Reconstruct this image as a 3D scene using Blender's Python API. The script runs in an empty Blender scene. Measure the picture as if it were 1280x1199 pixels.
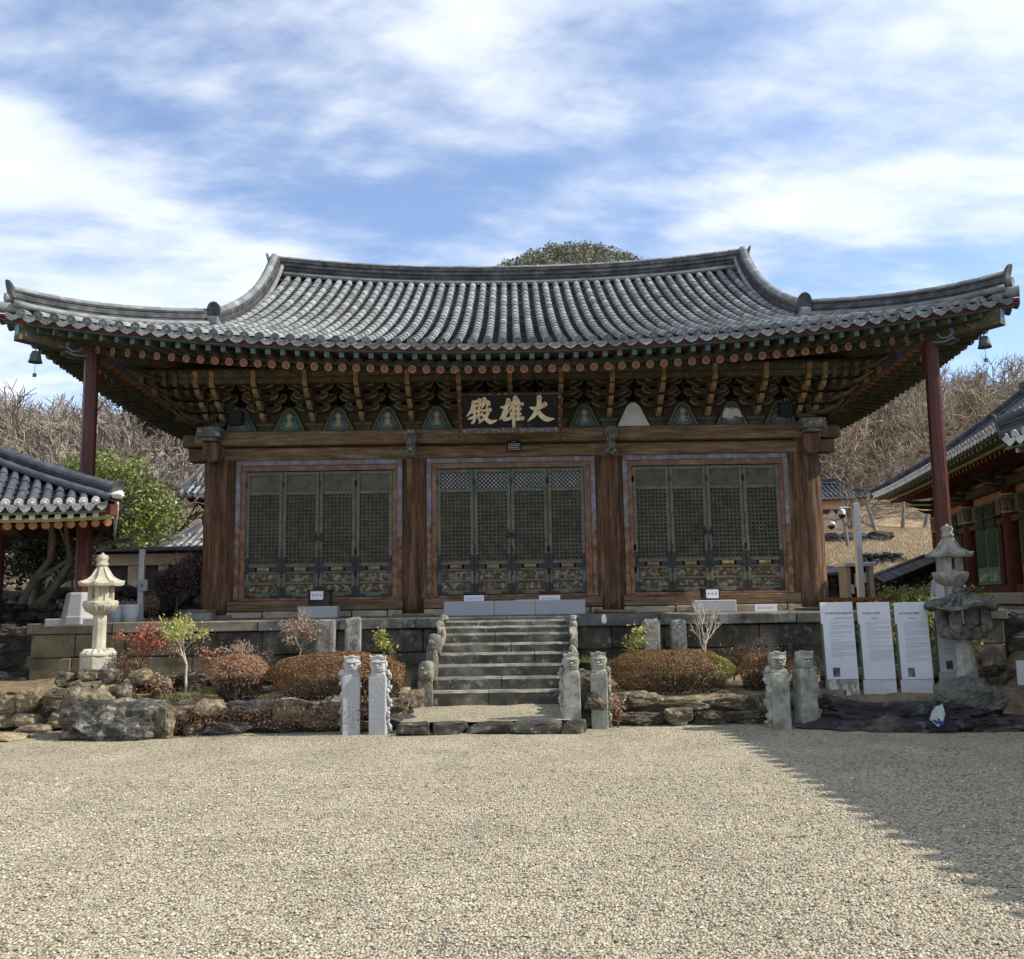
import bpy, bmesh, math, random
import numpy as np
from math import sin, cos, tan, radians, pi, sqrt, atan2
from mathutils import Vector, Matrix, noise

scene = bpy.context.scene
COL = scene.collection
# ------------------------------------------------------------------ camera
F_PX, CX, CY, EYE = 1130.0, 640.0, 599.5, 1.6
PITCH, ROLL = radians(7.5), radians(-0.9)
_right = Vector((1, 0, 0)); _fwd = Vector((0, cos(PITCH), sin(PITCH))); _up = Vector((0, -sin(PITCH), cos(PITCH)))
R2 = cos(ROLL) * _right + sin(ROLL) * _up
U2 = -sin(ROLL) * _right + cos(ROLL) * _up
cd = bpy.data.cameras.new("camera"); cam = bpy.data.objects.new("camera", cd); COL.objects.link(cam)
cd.sensor_fit = 'HORIZONTAL'; cd.sensor_width = 36.0; cd.lens = F_PX / 1280.0 * 36.0
cd.clip_start = 0.1; cd.clip_end = 3000
M = Matrix.Identity(4)
for i in range(3):
    M[i][0] = R2[i]; M[i][1] = U2[i]; M[i][2] = -_fwd[i]
M.translation = Vector((0, 0, EYE)); cam.matrix_world = M
scene.camera = cam

def at(px, py, Y=None, Z=None):
    d = (px - CX) / F_PX * R2 - (py - CY) / F_PX * U2 + _fwd
    s = Y / d.y if Y is not None else (Z - EYE) / d.z
    return Vector((0, 0, EYE)) + s * d

# ------------------------------------------------------------------ light
SUN_DIR = Vector((0.764, -0.075, 0.643)).normalized()
SUN_EL = math.asin(SUN_DIR.z); SUN_AZ = atan2(SUN_DIR.x, SUN_DIR.y)
world = bpy.data.worlds.new("World"); scene.world = world; world.use_nodes = True
def build_world():
    nt = world.node_tree; N = nt.nodes; L = nt.links; N.clear()
    out = N.new('ShaderNodeOutputWorld'); bg = N.new('ShaderNodeBackground'); bg.inputs[1].default_value = 0.145
    sky = N.new('ShaderNodeTexSky'); sky.sky_type = 'NISHITA'; sky.sun_disc = False
    sky.sun_elevation = SUN_EL; sky.sun_rotation = SUN_AZ; sky.altitude = 100; sky.air_density = 1.0; sky.dust_density = 0.7; sky.ozone_density = 2.2
    tc = N.new('ShaderNodeTexCoord'); sep = N.new('ShaderNodeSeparateXYZ'); L.new(tc.outputs['Generated'], sep.inputs[0])
    # flat cloud layer: project the direction on a plane overhead
    mx = N.new('ShaderNodeMath'); mx.operation = 'MAXIMUM'; mx.inputs[1].default_value = 0.02; L.new(sep.outputs[2], mx.inputs[0])
    ad = N.new('ShaderNodeMath'); ad.operation = 'ADD'; ad.inputs[1].default_value = 0.22; L.new(mx.outputs[0], ad.inputs[0])
    dx = N.new('ShaderNodeMath'); dx.operation = 'DIVIDE'; L.new(sep.outputs[0], dx.inputs[0]); L.new(ad.outputs[0], dx.inputs[1])
    dy = N.new('ShaderNodeMath'); dy.operation = 'DIVIDE'; L.new(sep.outputs[1], dy.inputs[0]); L.new(ad.outputs[0], dy.inputs[1])
    cmb = N.new('ShaderNodeCombineXYZ'); L.new(dx.outputs[0], cmb.inputs[0]); L.new(dy.outputs[0], cmb.inputs[1])
    mp = N.new('ShaderNodeMapping'); L.new(cmb.outputs[0], mp.inputs[0])
    mp.inputs['Rotation'].default_value = (0, 0, radians(-24)); mp.inputs['Scale'].default_value = (0.85, 1.5, 1); mp.inputs['Location'].default_value = CLOUD_OFF
    n1 = N.new('ShaderNodeTexNoise'); n1.inputs['Scale'].default_value = 1.35; n1.inputs['Detail'].default_value = 8; n1.inputs['Roughness'].default_value = 0.56; n1.inputs['Distortion'].default_value = 0.25
    L.new(mp.outputs[0], n1.inputs['Vector'])
    n2 = N.new('ShaderNodeTexNoise'); n2.inputs['Scale'].default_value = 4.5; n2.inputs['Detail'].default_value = 6; n2.inputs['Roughness'].default_value = 0.55
    L.new(mp.outputs[0], n2.inputs['Vector'])
    m1 = N.new('ShaderNodeMath'); m1.operation = 'MULTIPLY_ADD'; m1.inputs[1].default_value = 0.40; L.new(n2.outputs[0], m1.inputs[0]); L.new(n1.outputs[0], m1.inputs[2])
    # more cloud towards the left (sun-away side)
    m2 = N.new('ShaderNodeMath'); m2.operation = 'MULTIPLY_ADD'; m2.inputs[1].default_value = -0.05; L.new(sep.outputs[0], m2.inputs[0]); L.new(m1.outputs[0], m2.inputs[2])
    cr = N.new('ShaderNodeValToRGB'); L.new(m2.outputs[0], cr.inputs[0])
    cr.color_ramp.interpolation = 'EASE'
    cr.color_ramp.elements[0].position = 0.56; cr.color_ramp.elements[0].color = (0.09,) * 3 + (1,)
    cr.color_ramp.elements[1].position = 0.84; cr.color_ramp.elements[1].color = (0.85,) * 3 + (1,)
    cc = N.new('ShaderNodeValToRGB'); L.new(n2.outputs[0], cc.inputs[0])
    cc.color_ramp.elements[0].position = 0.3; cc.color_ramp.elements[0].color = (5.0, 5.5, 6.4, 1)
    cc.color_ramp.elements[1].position = 0.7; cc.color_ramp.elements[1].color = (6.5, 6.8, 7.2, 1)
    mix = N.new('ShaderNodeMix'); mix.data_type = 'RGBA'
    gm = N.new('ShaderNodeMix'); gm.data_type = 'RGBA'; gm.blend_type = 'MULTIPLY'; gm.inputs[0].default_value = 1; gm.inputs[7].default_value = (1.12, 1.18, 1.28, 1)
    L.new(sky.outputs[0], gm.inputs[6])
    L.new(cr.outputs[0], mix.inputs[0]); L.new(gm.outputs[2], mix.inputs[6]); L.new(cc.outputs[0], mix.inputs[7])
    L.new(mix.outputs[2], bg.inputs[0]); L.new(bg.outputs[0], out.inputs[0])
CLOUD_OFF = (7.3, 2.1, 0)
build_world()
sd = bpy.data.lights.new("sun", 'SUN'); sd.energy = 4.7; sd.angle = radians(0.5); sd.color = (1.0, 0.94, 0.84)
sun = bpy.data.objects.new("sun", sd); COL.objects.link(sun); sun.rotation_euler = SUN_DIR.to_track_quat('Z', 'Y').to_euler()
vs = scene.view_settings; vs.view_transform = 'Standard'; vs.look = 'None'; vs.exposure = 0.30; vs.gamma = 1; vs.use_curve_mapping = False
scene.cycles.max_bounces = 6; scene.cycles.diffuse_bounces = 3; scene.cycles.transparent_max_bounces = 6

# ------------------------------------------------------------------ helpers
rnd = random.Random(7)
def tag(o, label=None, cat=None, group=None, kind=None):
    if label: o['label'] = label
    if cat: o['category'] = cat
    if group: o['group'] = group
    if kind: o['kind'] = kind
    return o
def empty(name, loc=(0, 0, 0), rz=0, label=None, cat=None, group=None):
    o = bpy.data.objects.new(name, None); COL.objects.link(o); o.location = loc; o.rotation_euler = (0, 0, rz)
    o.empty_display_size = 0.2
    return tag(o, label, cat, group)
def link(name, me, parent=None, loc=None, rot=None, scale=None):
    o = bpy.data.objects.new(name, me); COL.objects.link(o)
    if parent: o.parent = parent
    if loc is not None: o.location = loc
    if rot is not None: o.rotation_euler = rot
    if scale is not None: o.scale = scale
    return o
def copy_tree(o, parent=None):
    c = o.copy(); COL.objects.link(c); c.parent = parent
    for ch in list(o.children): copy_tree(ch, c)
    return c
class MB:
    def __init__(self): self.v = []; self.f = []; self.m = []; self.s = []
    def add(self, vs, fs, mat=0, smooth=False, Mx=None):
        b = len(self.v)
        if Mx is not None: vs = [Mx @ Vector(p) for p in vs]
        self.v.extend([tuple(p) for p in vs]); self.f.extend([tuple(i + b for i in f) for f in fs])
        self.m.extend([mat] * len(fs)); self.s.extend([smooth] * len(fs))
    def box(self, x0, x1, y0, y1, z0, z1, mat=0, Mx=None, tz=(1, 1)):
        cx, cy = (x0 + x1) / 2, (y0 + y1) / 2
        vs = [(x0, y0, z0), (x1, y0, z0), (x1, y1, z0), (x0, y1, z0)]
        vs += [(cx + (x - cx) * tz[0], cy + (y - cy) * tz[1], z1) for x, y in ((x0, y0), (x1, y0), (x1, y1), (x0, y1))]
        self.add(vs, [(0, 3, 2, 1), (4, 5, 6, 7), (0, 1, 5, 4), (1, 2, 6, 5), (2, 3, 7, 6), (3, 0, 4, 7)], mat, False, Mx)
    def cbox(self, c, s, mat=0, Mx=None, rz=0, ry=0):
        T = Matrix.Translation(c) @ Matrix.Rotation(rz, 4, 'Z') @ Matrix.Rotation(ry, 4, 'Y')
        if Mx is not None: T = Mx @ T
        self.box(-s[0] / 2, s[0] / 2, -s[1] / 2, s[1] / 2, -s[2] / 2, s[2] / 2, mat, T)
    def jbox(self, x0, x1, y0, y1, z0, z1, j, mat=0, Mx=None, R=rnd):   # box with irregular corners
        vs = [(x + R.uniform(-j, j), y + R.uniform(-j, j), z + R.uniform(-j, j)) for z in (z0, z1) for x, y in ((x0, y0), (x1, y0), (x1, y1), (x0, y1))]
        self.add(vs, [(0, 3, 2, 1), (4, 5, 6, 7), (0, 1, 5, 4), (1, 2, 6, 5), (2, 3, 7, 6), (3, 0, 4, 7)], mat, False, Mx)
    def tube(self, pts, rads, n=8, mat=0, smooth=True, caps=True, Mx=None, capmat=None, up=None):
        pts = [Vector(p) for p in pts]; k = len(pts)
        if not hasattr(rads, '__len__'): rads = [rads] * k
        vs = []; ref = Vector(up) if up else None
        for i, p in enumerate(pts):
            t = (pts[min(i + 1, k - 1)] - pts[max(i - 1, 0)]).normalized()
            if ref is None: ref = Vector((0, 0, 1)) if abs(t.z) < 0.9 else Vector((1, 0, 0))
            a = (ref - t * ref.dot(t)).normalized(); b = t.cross(a); ref = a
            for j in range(n):
                w = 2 * pi * j / n
                vs.append(p + (a * cos(w) + b * sin(w)) * rads[i])
        fs = [(i * n + j, i * n + (j + 1) % n, (i + 1) * n + (j + 1) % n, (i + 1) * n + j) for i in range(k - 1) for j in range(n)]
        self.add(vs, fs, mat, smooth, Mx)
        if caps:
            cm = mat if capmat is None else capmat
            self.add(vs[:n], [tuple(range(n - 1, -1, -1))], cm, False, Mx); self.add(vs[-n:], [tuple(range(n))], cm, False, Mx)
    def lathe(self, prof, n=16, mat=0, smooth=True, Mx=None, c=(0, 0), a0=0.0, sx=1, sy=1):
        vs = []
        for r, z in prof:
            for j in range(n):
                w = 2 * pi * j / n + a0; vs.append((c[0] + r * cos(w) * sx, c[1] + r * sin(w) * sy, z))
        k = len(prof)
        fs = [(i * n + j, i * n + (j + 1) % n, (i + 1) * n + (j + 1) % n, (i + 1) * n + j) for i in range(k - 1) for j in range(n)]
        fs += [tuple(range(n - 1, -1, -1)), tuple((k - 1) * n + j for j in range(n))]
        self.add(vs, fs, mat, smooth, Mx)
    def prism(self, poly, d0, d1, mat=0, Mx=None, axis='Y', smooth=False):  # poly in (x,z) extruded along y (axis Y) or (x,y) along z
        n = len(poly)
        if axis == 'Y': vs = [(x, d0, z) for x, z in poly] + [(x, d1, z) for x, z in poly]
        elif axis == 'X': vs = [(d0, x, z) for x, z in poly] + [(d1, x, z) for x, z in poly]
        else: vs = [(x, y, d0) for x, y in poly] + [(x, y, d1) for x, y in poly]
        fs = [tuple(range(n)), tuple(range(2 * n - 1, n - 1, -1))] + [(i, n + i, n + (i + 1) % n, (i + 1) % n) for i in range(n)]
        self.add(vs, fs, mat, smooth, Mx)
    def sweep(self, path, prof, mat=0, smooth=False, side=None, closed=True):
        path = [Vector(p) for p in path]; k = len(path); n = len(prof); vs = []
        for i, p in enumerate(path):
            t = (path[min(i + 1, k - 1)] - path[max(i - 1, 0)]).normalized()
            b = Vector(side) if side else Vector((t.y, -t.x, 0)).normalized()
            u = b.cross(t).normalized()
            if u.z < 0: u = -u
            for a, h in prof: vs.append(p + b * a + u * h)
        m = n if closed else n - 1
        fs = [(i * n + j, i * n + (j + 1) % n, (i + 1) * n + (j + 1) % n, (i + 1) * n + j) for i in range(k - 1) for j in range(m)]
        if closed: fs += [tuple(range(n - 1, -1, -1)), tuple((k - 1) * n + j for j in range(n))]
        self.add(vs, fs, mat, smooth)
    def build(self, name, mats, parent=None, loc=None, rot=None, bevel=0, bseg=1, weld=False):
        me = bpy.data.meshes.new(name); me.from_pydata(self.v, [], self.f)
        if not isinstance(mats, (list, tuple)): mats = [mats]
        for m in mats: me.materials.append(m)
        me.polygons.foreach_set('material_index', self.m); me.polygons.foreach_set('use_smooth', self.s)
        bm = bmesh.new(); bm.from_mesh(me)
        if weld: bmesh.ops.remove_doubles(bm, verts=bm.verts, dist=1e-4)
        bmesh.ops.recalc_face_normals(bm, faces=bm.faces); bm.to_mesh(me); bm.free()
        me.update()
        o = link(name, me, parent, loc, rot)
        if bevel:
            md = o.modifiers.new('bevel', 'BEVEL'); md.width = bevel; md.segments = bseg; md.limit_method = 'ANGLE'; md.angle_limit = radians(35)
        return o
def np_mesh(name, V, Fq, mats, parent=None, mi=None, smooth=False):
    me = bpy.data.meshes.new(name); V = np.asarray(V, dtype=np.float32); Fq = np.asarray(Fq, dtype=np.int32)
    me.vertices.add(len(V)); me.vertices.foreach_set('co', V.ravel())
    n, k = Fq.shape
    me.loops.add(n * k); me.loops.foreach_set('vertex_index', Fq.ravel())
    me.polygons.add(n); me.polygons.foreach_set('loop_start', np.arange(0, n * k, k, dtype=np.int32))
    me.update(calc_edges=True)
    for m in (mats if isinstance(mats, (list, tuple)) else [mats]): me.materials.append(m)
    if mi is not None: me.polygons.foreach_set('material_index', np.asarray(mi, dtype=np.int32))
    me.polygons.foreach_set('use_smooth', np.full(n, smooth))
    return link(name, me, parent)

# ------------------------------------------------------------------ materials
def C4(c): return (c[0], c[1], c[2], 1)
def wm(name, ramp, scale=3.0, stretch=(1, 1, 1), rough=0.85, bump=0.3, bscale=25, island=0.0, spots=(), detail=8, spec=0.3, metal=0, zmask=None, bdist=0.02, hue_island=None, nrough=0.6):
    m = bpy.data.materials.new(name); m.use_nodes = True; nt = m.node_tree; N = nt.nodes; L = nt.links
    bs = N['Principled BSDF']; bs.inputs['Roughness'].default_value = rough; bs.inputs['Specular IOR Level'].default_value = spec; bs.inputs['Metallic'].default_value = metal
    tc = N.new('ShaderNodeTexCoord'); mp = N.new('ShaderNodeMapping'); L.new(tc.outputs['Object'], mp.inputs[0]); mp.inputs['Scale'].default_value = stretch
    oi = N.new('ShaderNodeObjectInfo'); vm = N.new('ShaderNodeVectorMath'); vm.operation = 'SCALE'; vm.inputs[0].default_value = (13.1, 7.7, 5.3); L.new(oi.outputs['Random'], vm.inputs['Scale']); L.new(vm.outputs[0], mp.inputs['Location'])
    nz = N.new('ShaderNodeTexNoise'); nz.inputs['Scale'].default_value = scale; nz.inputs['Detail'].default_value = detail; nz.inputs['Roughness'].default_value = nrough; L.new(mp.outputs[0], nz.inputs['Vector'])
    cr = N.new('ShaderNodeValToRGB'); L.new(nz.outputs[0], cr.inputs[0]); el = cr.color_ramp.elements
    while len(el) < len(ramp): el.new(0.5)
    for e, (p, c) in zip(el, ramp): e.position = p; e.color = C4(c)
    col = cr.outputs[0]
    def mixc(fac, a, b, mode='MIX'):
        x = N.new('ShaderNodeMix'); x.data_type = 'RGBA'; x.blend_type = mode
        if hasattr(fac, 'links'): L.new(fac, x.inputs[0])
        else: x.inputs[0].default_value = fac
        for s, k in ((a, 6), (b, 7)):
            if hasattr(s, 'links'): L.new(s, x.inputs[k])
            else: x.inputs[k].default_value = C4(s)
        return x.outputs[2]
    for sp in spots:   # (scale, threshold, width, colour, strength[, stretch])
        v = tc.outputs['Object']
        if len(sp) > 5:
            m2 = N.new('ShaderNodeMapping'); L.new(tc.outputs['Object'], m2.inputs[0]); m2.inputs['Scale'].default_value = sp[5]; L.new(vm.outputs[0], m2.inputs['Location']); v = m2.outputs[0]
        else:
            m2 = N.new('ShaderNodeMapping'); L.new(tc.outputs['Object'], m2.inputs[0]); L.new(vm.outputs[0], m2.inputs['Location']); v = m2.outputs[0]
        n2 = N.new('ShaderNodeTexNoise'); n2.inputs['Scale'].default_value = sp[0]; n2.inputs['Detail'].default_value = 6; n2.inputs['Roughness'].default_value = 0.65; L.new(v, n2.inputs['Vector'])
        mr = N.new('ShaderNodeMapRange'); mr.inputs[1].default_value = sp[1] - sp[2]; mr.inputs[2].default_value = sp[1] + sp[2]; mr.inputs[4].default_value = sp[4]; L.new(n2.outputs[0], mr.inputs[0])
        col = mixc(mr.outputs[0], col, sp[3])
    if zmask:  # (z0, z1, colour ramp2): paint worn away below: mixes second noise wood colour under height
        sx = N.new('ShaderNodeSeparateXYZ'); L.new(tc.outputs['Object'], sx.inputs[0])
        n3 = N.new('ShaderNodeTexNoise'); n3.inputs['Scale'].default_value = 6; n3.inputs['Detail'].default_value = 6; L.new(mp.outputs[0], n3.inputs['Vector'])
        ma = N.new('ShaderNodeMath'); ma.operation = 'MULTIPLY_ADD'; ma.inputs[1].default_value = 1.6; L.new(n3.outputs[0], ma.inputs[0]); L.new(sx.outputs[2], ma.inputs[2])
        mr = N.new('ShaderNodeMapRange'); mr.inputs[1].default_value = zmask[0] + .8; mr.inputs[2].default_value = zmask[1] + .8; mr.inputs[3].default_value = 1; mr.inputs[4].default_value = 0; L.new(ma.outputs[0], mr.inputs[0])
        c2 = N.new('ShaderNodeValToRGB'); L.new(nz.outputs[0], c2.inputs[0]); c2.color_ramp.elements[0].color = C4(zmask[2]); c2.color_ramp.elements[1].color = C4(zmask[3]); c2.color_ramp.elements[0].position = .35; c2.color_ramp.elements[1].position = .65
        col = mixc(mr.outputs[0], col, c2.outputs[0])
    if island or hue_island:
        ge = N.new('ShaderNodeNewGeometry')
        if hue_island:
            c3 = N.new('ShaderNodeValToRGB'); L.new(ge.outputs['Random Per Island'], c3.inputs[0]); el = c3.color_ramp.elements
            while len(el) < len(hue_island): el.new(0.5)
            for i, (e, c) in enumerate(zip(el, hue_island)): e.position = i / (len(hue_island) - 1); e.color = C4(c)
            col = mixc(0.75, col, c3.outputs[0])
        if island:
            mr = N.new('ShaderNodeMapRange'); mr.inputs[3].default_value = 1 - island; mr.inputs[4].default_value = 1 + island; L.new(ge.outputs['Random Per Island'], mr.inputs[0])
            hs = N.new('ShaderNodeHueSaturation'); L.new(mr.outputs[0], hs.inputs['Value']); L.new(col, hs.inputs['Color']); col = hs.outputs[0]
    L.new(col, bs.inputs['Base Color'])
    if bump:
        n4 = N.new('ShaderNodeTexNoise'); n4.inputs['Scale'].default_value = bscale; n4.inputs['Detail'].default_value = 7; n4.inputs['Roughness'].default_value = 0.65; L.new(mp.outputs[0], n4.inputs['Vector'])
        bp = N.new('ShaderNodeBump'); bp.inputs['Strength'].default_value = bump; bp.inputs['Distance'].default_value = bdist; L.new(n4.outputs[0], bp.inputs['Height']); L.new(bp.outputs[0], bs.inputs['Normal'])
    return m
def R3(a, b, c=None):
    return [(0.32, a), (0.68, b)] if c is None else [(0.3, a), (0.5, b), (0.7, c)]
def leafmat(name, cols, rough=0.6, trans=0.25):
    m = bpy.data.materials.new(name); m.use_nodes = True; nt = m.node_tree; N = nt.nodes; L = nt.links
    bs = N['Principled BSDF']; bs.inputs['Roughness'].default_value = rough; bs.inputs['Specular IOR Level'].default_value = .35
    ge = N.new('ShaderNodeNewGeometry'); c3 = N.new('ShaderNodeValToRGB'); L.new(ge.outputs['Random Per Island'], c3.inputs[0]); el = c3.color_ramp.elements
    while len(el) < len(cols): el.new(0.5)
    for i, (e, c) in enumerate(zip(el, cols)): e.position = i / (len(cols) - 1); e.color = C4(c)
    L.new(c3.outputs[0], bs.inputs['Base Color'])
    if trans:
        tr = N.new('ShaderNodeBsdfTranslucent'); L.new(c3.outputs[0], tr.inputs[0]); mx = N.new('ShaderNodeMixShader'); mx.inputs[0].default_value = trans
        L.new(bs.outputs[0], mx.inputs[1]); L.new(tr.outputs[0], mx.inputs[2]); L.new(mx.outputs[0], N['Material Output'].inputs[0])
    return m
def gravelmat():
    m = bpy.data.materials.new("gravel"); m.use_nodes = True; nt = m.node_tree; N = nt.nodes; L = nt.links
    bs = N['Principled BSDF']; bs.inputs['Roughness'].default_value = .85; bs.inputs['Specular IOR Level'].default_value = .25
    tc = N.new('ShaderNodeTexCoord')
    vo = N.new('ShaderNodeTexVoronoi'); vo.inputs['Scale'].default_value = 58; L.new(tc.outputs['Object'], vo.inputs['Vector'])
    cr = N.new('ShaderNodeValToRGB'); sp = N.new('ShaderNodeSeparateColor'); L.new(vo.outputs['Color'], sp.inputs[0]); L.new(sp.outputs[0], cr.inputs[0])
    el = cr.color_ramp.elements
    cs = [(0, (.08, .07, .05)), (.14, (.27, .23, .15)), (.38, (.47, .405, .275)), (.6, (.43, .40, .30)), (.8, (.59, .52, .37)), (.93, (.48, .36, .2)), (1, (.74, .69, .52))]
    while len(el) < len(cs): el.new(.5)
    for e, (p, c) in zip(el, cs): e.position = p; e.color = C4(c)
    n = N.new('ShaderNodeTexNoise'); n.inputs['Scale'].default_value = 1.3; n.inputs['Detail'].default_value = 6; L.new(tc.outputs['Object'], n.inputs['Vector'])
    mr = N.new('ShaderNodeMapRange'); mr.inputs[1].default_value = .3; mr.inputs[2].default_value = .7; mr.inputs[3].default_value = .82; mr.inputs[4].default_value = 1.1; L.new(n.outputs[0], mr.inputs[0])
    hs = N.new('ShaderNodeHueSaturation'); L.new(cr.outputs[0], hs.inputs['Color']); L.new(mr.outputs[0], hs.inputs['Value']); L.new(hs.outputs[0], bs.inputs['Base Color'])
    iv = N.new('ShaderNodeMath'); iv.operation = 'SUBTRACT'; iv.inputs[0].default_value = 1; L.new(vo.outputs['Distance'], iv.inputs[1])
    mp = N.new('ShaderNodeMapping'); mp.inputs['Scale'].default_value = (.35, 3.0, 1); L.new(tc.outputs['Object'], mp.inputs[0])
    n2 = N.new('ShaderNodeTexNoise'); n2.inputs['Scale'].default_value = 3.0; n2.inputs['Detail'].default_value = 3; L.new(mp.outputs[0], n2.inputs['Vector'])
    b0 = N.new('ShaderNodeBump'); b0.inputs['Strength'].default_value = .5; b0.inputs['Distance'].default_value = .05; L.new(n2.outputs[0], b0.inputs['Height'])
    bp = N.new('ShaderNodeBump'); bp.inputs['Strength'].default_value = 1; bp.inputs['Distance'].default_value = .02; L.new(iv.outputs[0], bp.inputs['Height']); L.new(b0.outputs[0], bp.inputs['Normal']); L.new(bp.outputs[0], bs.inputs['Normal'])
    return m
MT = {}
MT['gravel'] = gravelmat()
MT['stone'] = wm('weathered_stone', R3((.02, .02, .017), (.055, .052, .042), (.13, .12, .09)), 2.2, bump=.5, bscale=14, island=.35, spots=[(6, .6, .06, (.19, .19, .16), .7), (1.1, .57, .12, (.15, .13, .08), .55), (3.5, .64, .05, (.05, .07, .02), .5)])
MT['stone_tan'] = wm('tan_stone', R3((.10, .085, .05), (.19, .16, .10), (.27, .24, .17)), 2.5, bump=.5, bscale=16, island=.3, spots=[(5, .6, .08, (.04, .038, .03), .7)])
MT['step'] = wm('step_stone', R3((.03, .028, .022), (.07, .066, .052), (.19, .18, .15)), 3, bump=.5, bscale=18, island=.25, spots=[(9, .62, .05, (.3, .3, .27), .7), (2, .6, .08, (.03, .035, .02), .6)])
MT['granite'] = wm('grey_granite', R3((.36, .36, .37), (.46, .46, .46)), 60, bump=.15, bscale=80, bdist=.004, spots=[(120, .62, .04, (.16, .16, .17), .6), (3, .65, .1, (.3, .29, .27), .5)])
MT['granite_white'] = wm('white_granite', R3((.33, .33, .33), (.50, .50, .49)), 50, bump=.5, bscale=18, bdist=.03, spots=[(90, .64, .04, (.3, .3, .32), .5)])
MT['granite_old'] = wm('old_granite', R3((.20, .20, .16), (.34, .34, .29), (.45, .45, .40)), 9, bump=.6, bscale=22, bdist=.02, spots=[(4, .58, .08, (.14, .15, .08), .7), (12, .66, .04, (.05, .05, .04), .7), (2.2, .63, .06, (.36, .37, .42), .6)])
MT['cream'] = wm('cream_stone', R3((.38, .345, .25), (.56, .52, .41)), 8, bump=.3, bscale=40, bdist=.008, spots=[(5, .62, .08, (.28, .25, .17), .6), (60, .66, .04, (.3, .27, .2), .4)])
MT['lantern_dark'] = wm('lichened_stone', R3((.05, .05, .042), (.13, .125, .105), (.27, .26, .23)), 9, bump=.9, bscale=15, bdist=.03, spots=[(14, .62, .05, (.36, .35, .31), .6)])
MT['lantern_pale'] = wm('pale_aged_stone', R3((.22, .215, .17), (.42, .41, .34)), 7, bump=.4, bscale=30, bdist=.01, spots=[(6, .6, .07, (.12, .12, .08), .6)])
MT['rock'] = wm('brown_rock', R3((.045, .036, .024), (.14, .11, .07), (.33, .28, .19)), 6, bump=1, bscale=16, bdist=.07, island=.4, nrough=.75, spots=[(11, .6, .04, (.40, .37, .30), .7), (4, .58, .04, (.025, .024, .022), .8)])
MT['rock_dark'] = wm('dark_rock', R3((.025, .025, .026), (.055, .052, .052), (.11, .10, .095)), 5, bump=1, bscale=9, bdist=.05, stretch=(1, 1, 2), spots=[(7, .63, .04, (.2, .2, .18), .6)])
MT['rock_tan'] = wm('tan_rock', R3((.14, .10, .055), (.32, .25, .145), (.52, .45, .32)), 6, bump=1, bscale=16, bdist=.06, nrough=.75, island=.3, spots=[(6, .63, .05, (.08, .06, .045), .7)])
MT['rock_mottled'] = wm('mottled_dark_rock', R3((.018, .018, .019), (.06, .056, .05), (.17, .155, .13)), 5, bump=1, bscale=11, bdist=.08, nrough=.75, spots=[(4, .58, .05, (.33, .30, .22), .8), (9, .6, .04, (.42, .42, .38), .7), (2, .6, .06, (.02, .02, .02), .7)])
MT['soil'] = wm('soil', R3((.10, .075, .045), (.24, .19, .12), (.42, .34, .21)), 8, bump=1, bscale=40, bdist=.02, spots=[(40, .6, .05, (.3, .13, .05), .6), (2, .6, .1, (.05, .06, .03), .5)])
MT['wood'] = wm('weathered_wood', R3((.035, .021, .013), (.155, .085, .047), (.36, .24, .15)), 5, stretch=(2.2, 2.2, .16), bump=1, bscale=9, bdist=.08, nrough=.78, spots=[(2.2, .53, .05, (.05, .028, .018), .75, (2.5, 2.5, .22)), (2.6, .60, .05, (.36, .25, .16), .7, (2.2, 2.2, .2)), (1.4, .55, .12, (.2, .075, .028), .6), (9, .63, .035, (.02, .012, .008), .85, (2.6, 2.6, .1)), (7, .66, .05, (.33, .26, .18), .5, (2, 2, .25)), (.7, .62, .08, (.03, .018, .012), .6)])
MT['beam'] = wm('beam_wood', R3((.05, .034, .02), (.17, .112, .062), (.33, .24, .145)), 5, stretch=(.3, 2, 3), bump=.6, bscale=12, bdist=.02, nrough=.7, spots=[(8, .64, .035, (.02, .012, .008), .85, (.14, 2, 4)), (5, .62, .07, (.27, .22, .14), .5, (1, 1, 1.5)), (1.2, .6, .1, (.19, .07, .03), .5)])
MT['blue'] = wm('faded_blue_paint', R3((.14, .15, .19), (.32, .33, .39)), 8, bump=.3, spots=[(5, .50, .06, (.2, .14, .10), .8)], zmask=(1.3, 1.9, (.10, .05, .03), (.3, .2, .13)))
MT['red'] = wm('faded_red_paint', R3((.17, .08, .055), (.33, .20, .15)), 8, bump=.3, spots=[(5, .50, .06, (.17, .105, .07), .8)], zmask=(.9, 1.7, (.13, .055, .03), (.34, .17, .10)))
MT['green'] = wm('faded_green_paint', R3((.08, .095, .07), (.17, .185, .14)), 8, bump=.3, spots=[(5, .55, .07, (.22, .155, .09), .8), (3, .66, .05, (.04, .04, .035), .6)])
MT['lattice_dark'] = wm('dark_lattice_wood', R3((.02, .025, .02), (.05, .06, .045)), 9, bump=0); MT['lattice'] = wm('lattice_wood', R3((.07, .07, .05), (.19, .175, .12)), 9, bump=0, spots=[(3, .58, .1, (.25, .19, .12), .7)])
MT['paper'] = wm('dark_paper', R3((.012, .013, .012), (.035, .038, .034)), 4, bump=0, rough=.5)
MT['paper_pale'] = wm('pale_paper', R3((.42, .43, .41), (.6, .61, .59)), 4, bump=0)
MT['iron'] = wm('iron', R3((.022, .02, .026), (.055, .05, .06)), 8, bump=.2, rough=.55, spots=[(9, .64, .05, (.12, .06, .03), .6)])
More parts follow.
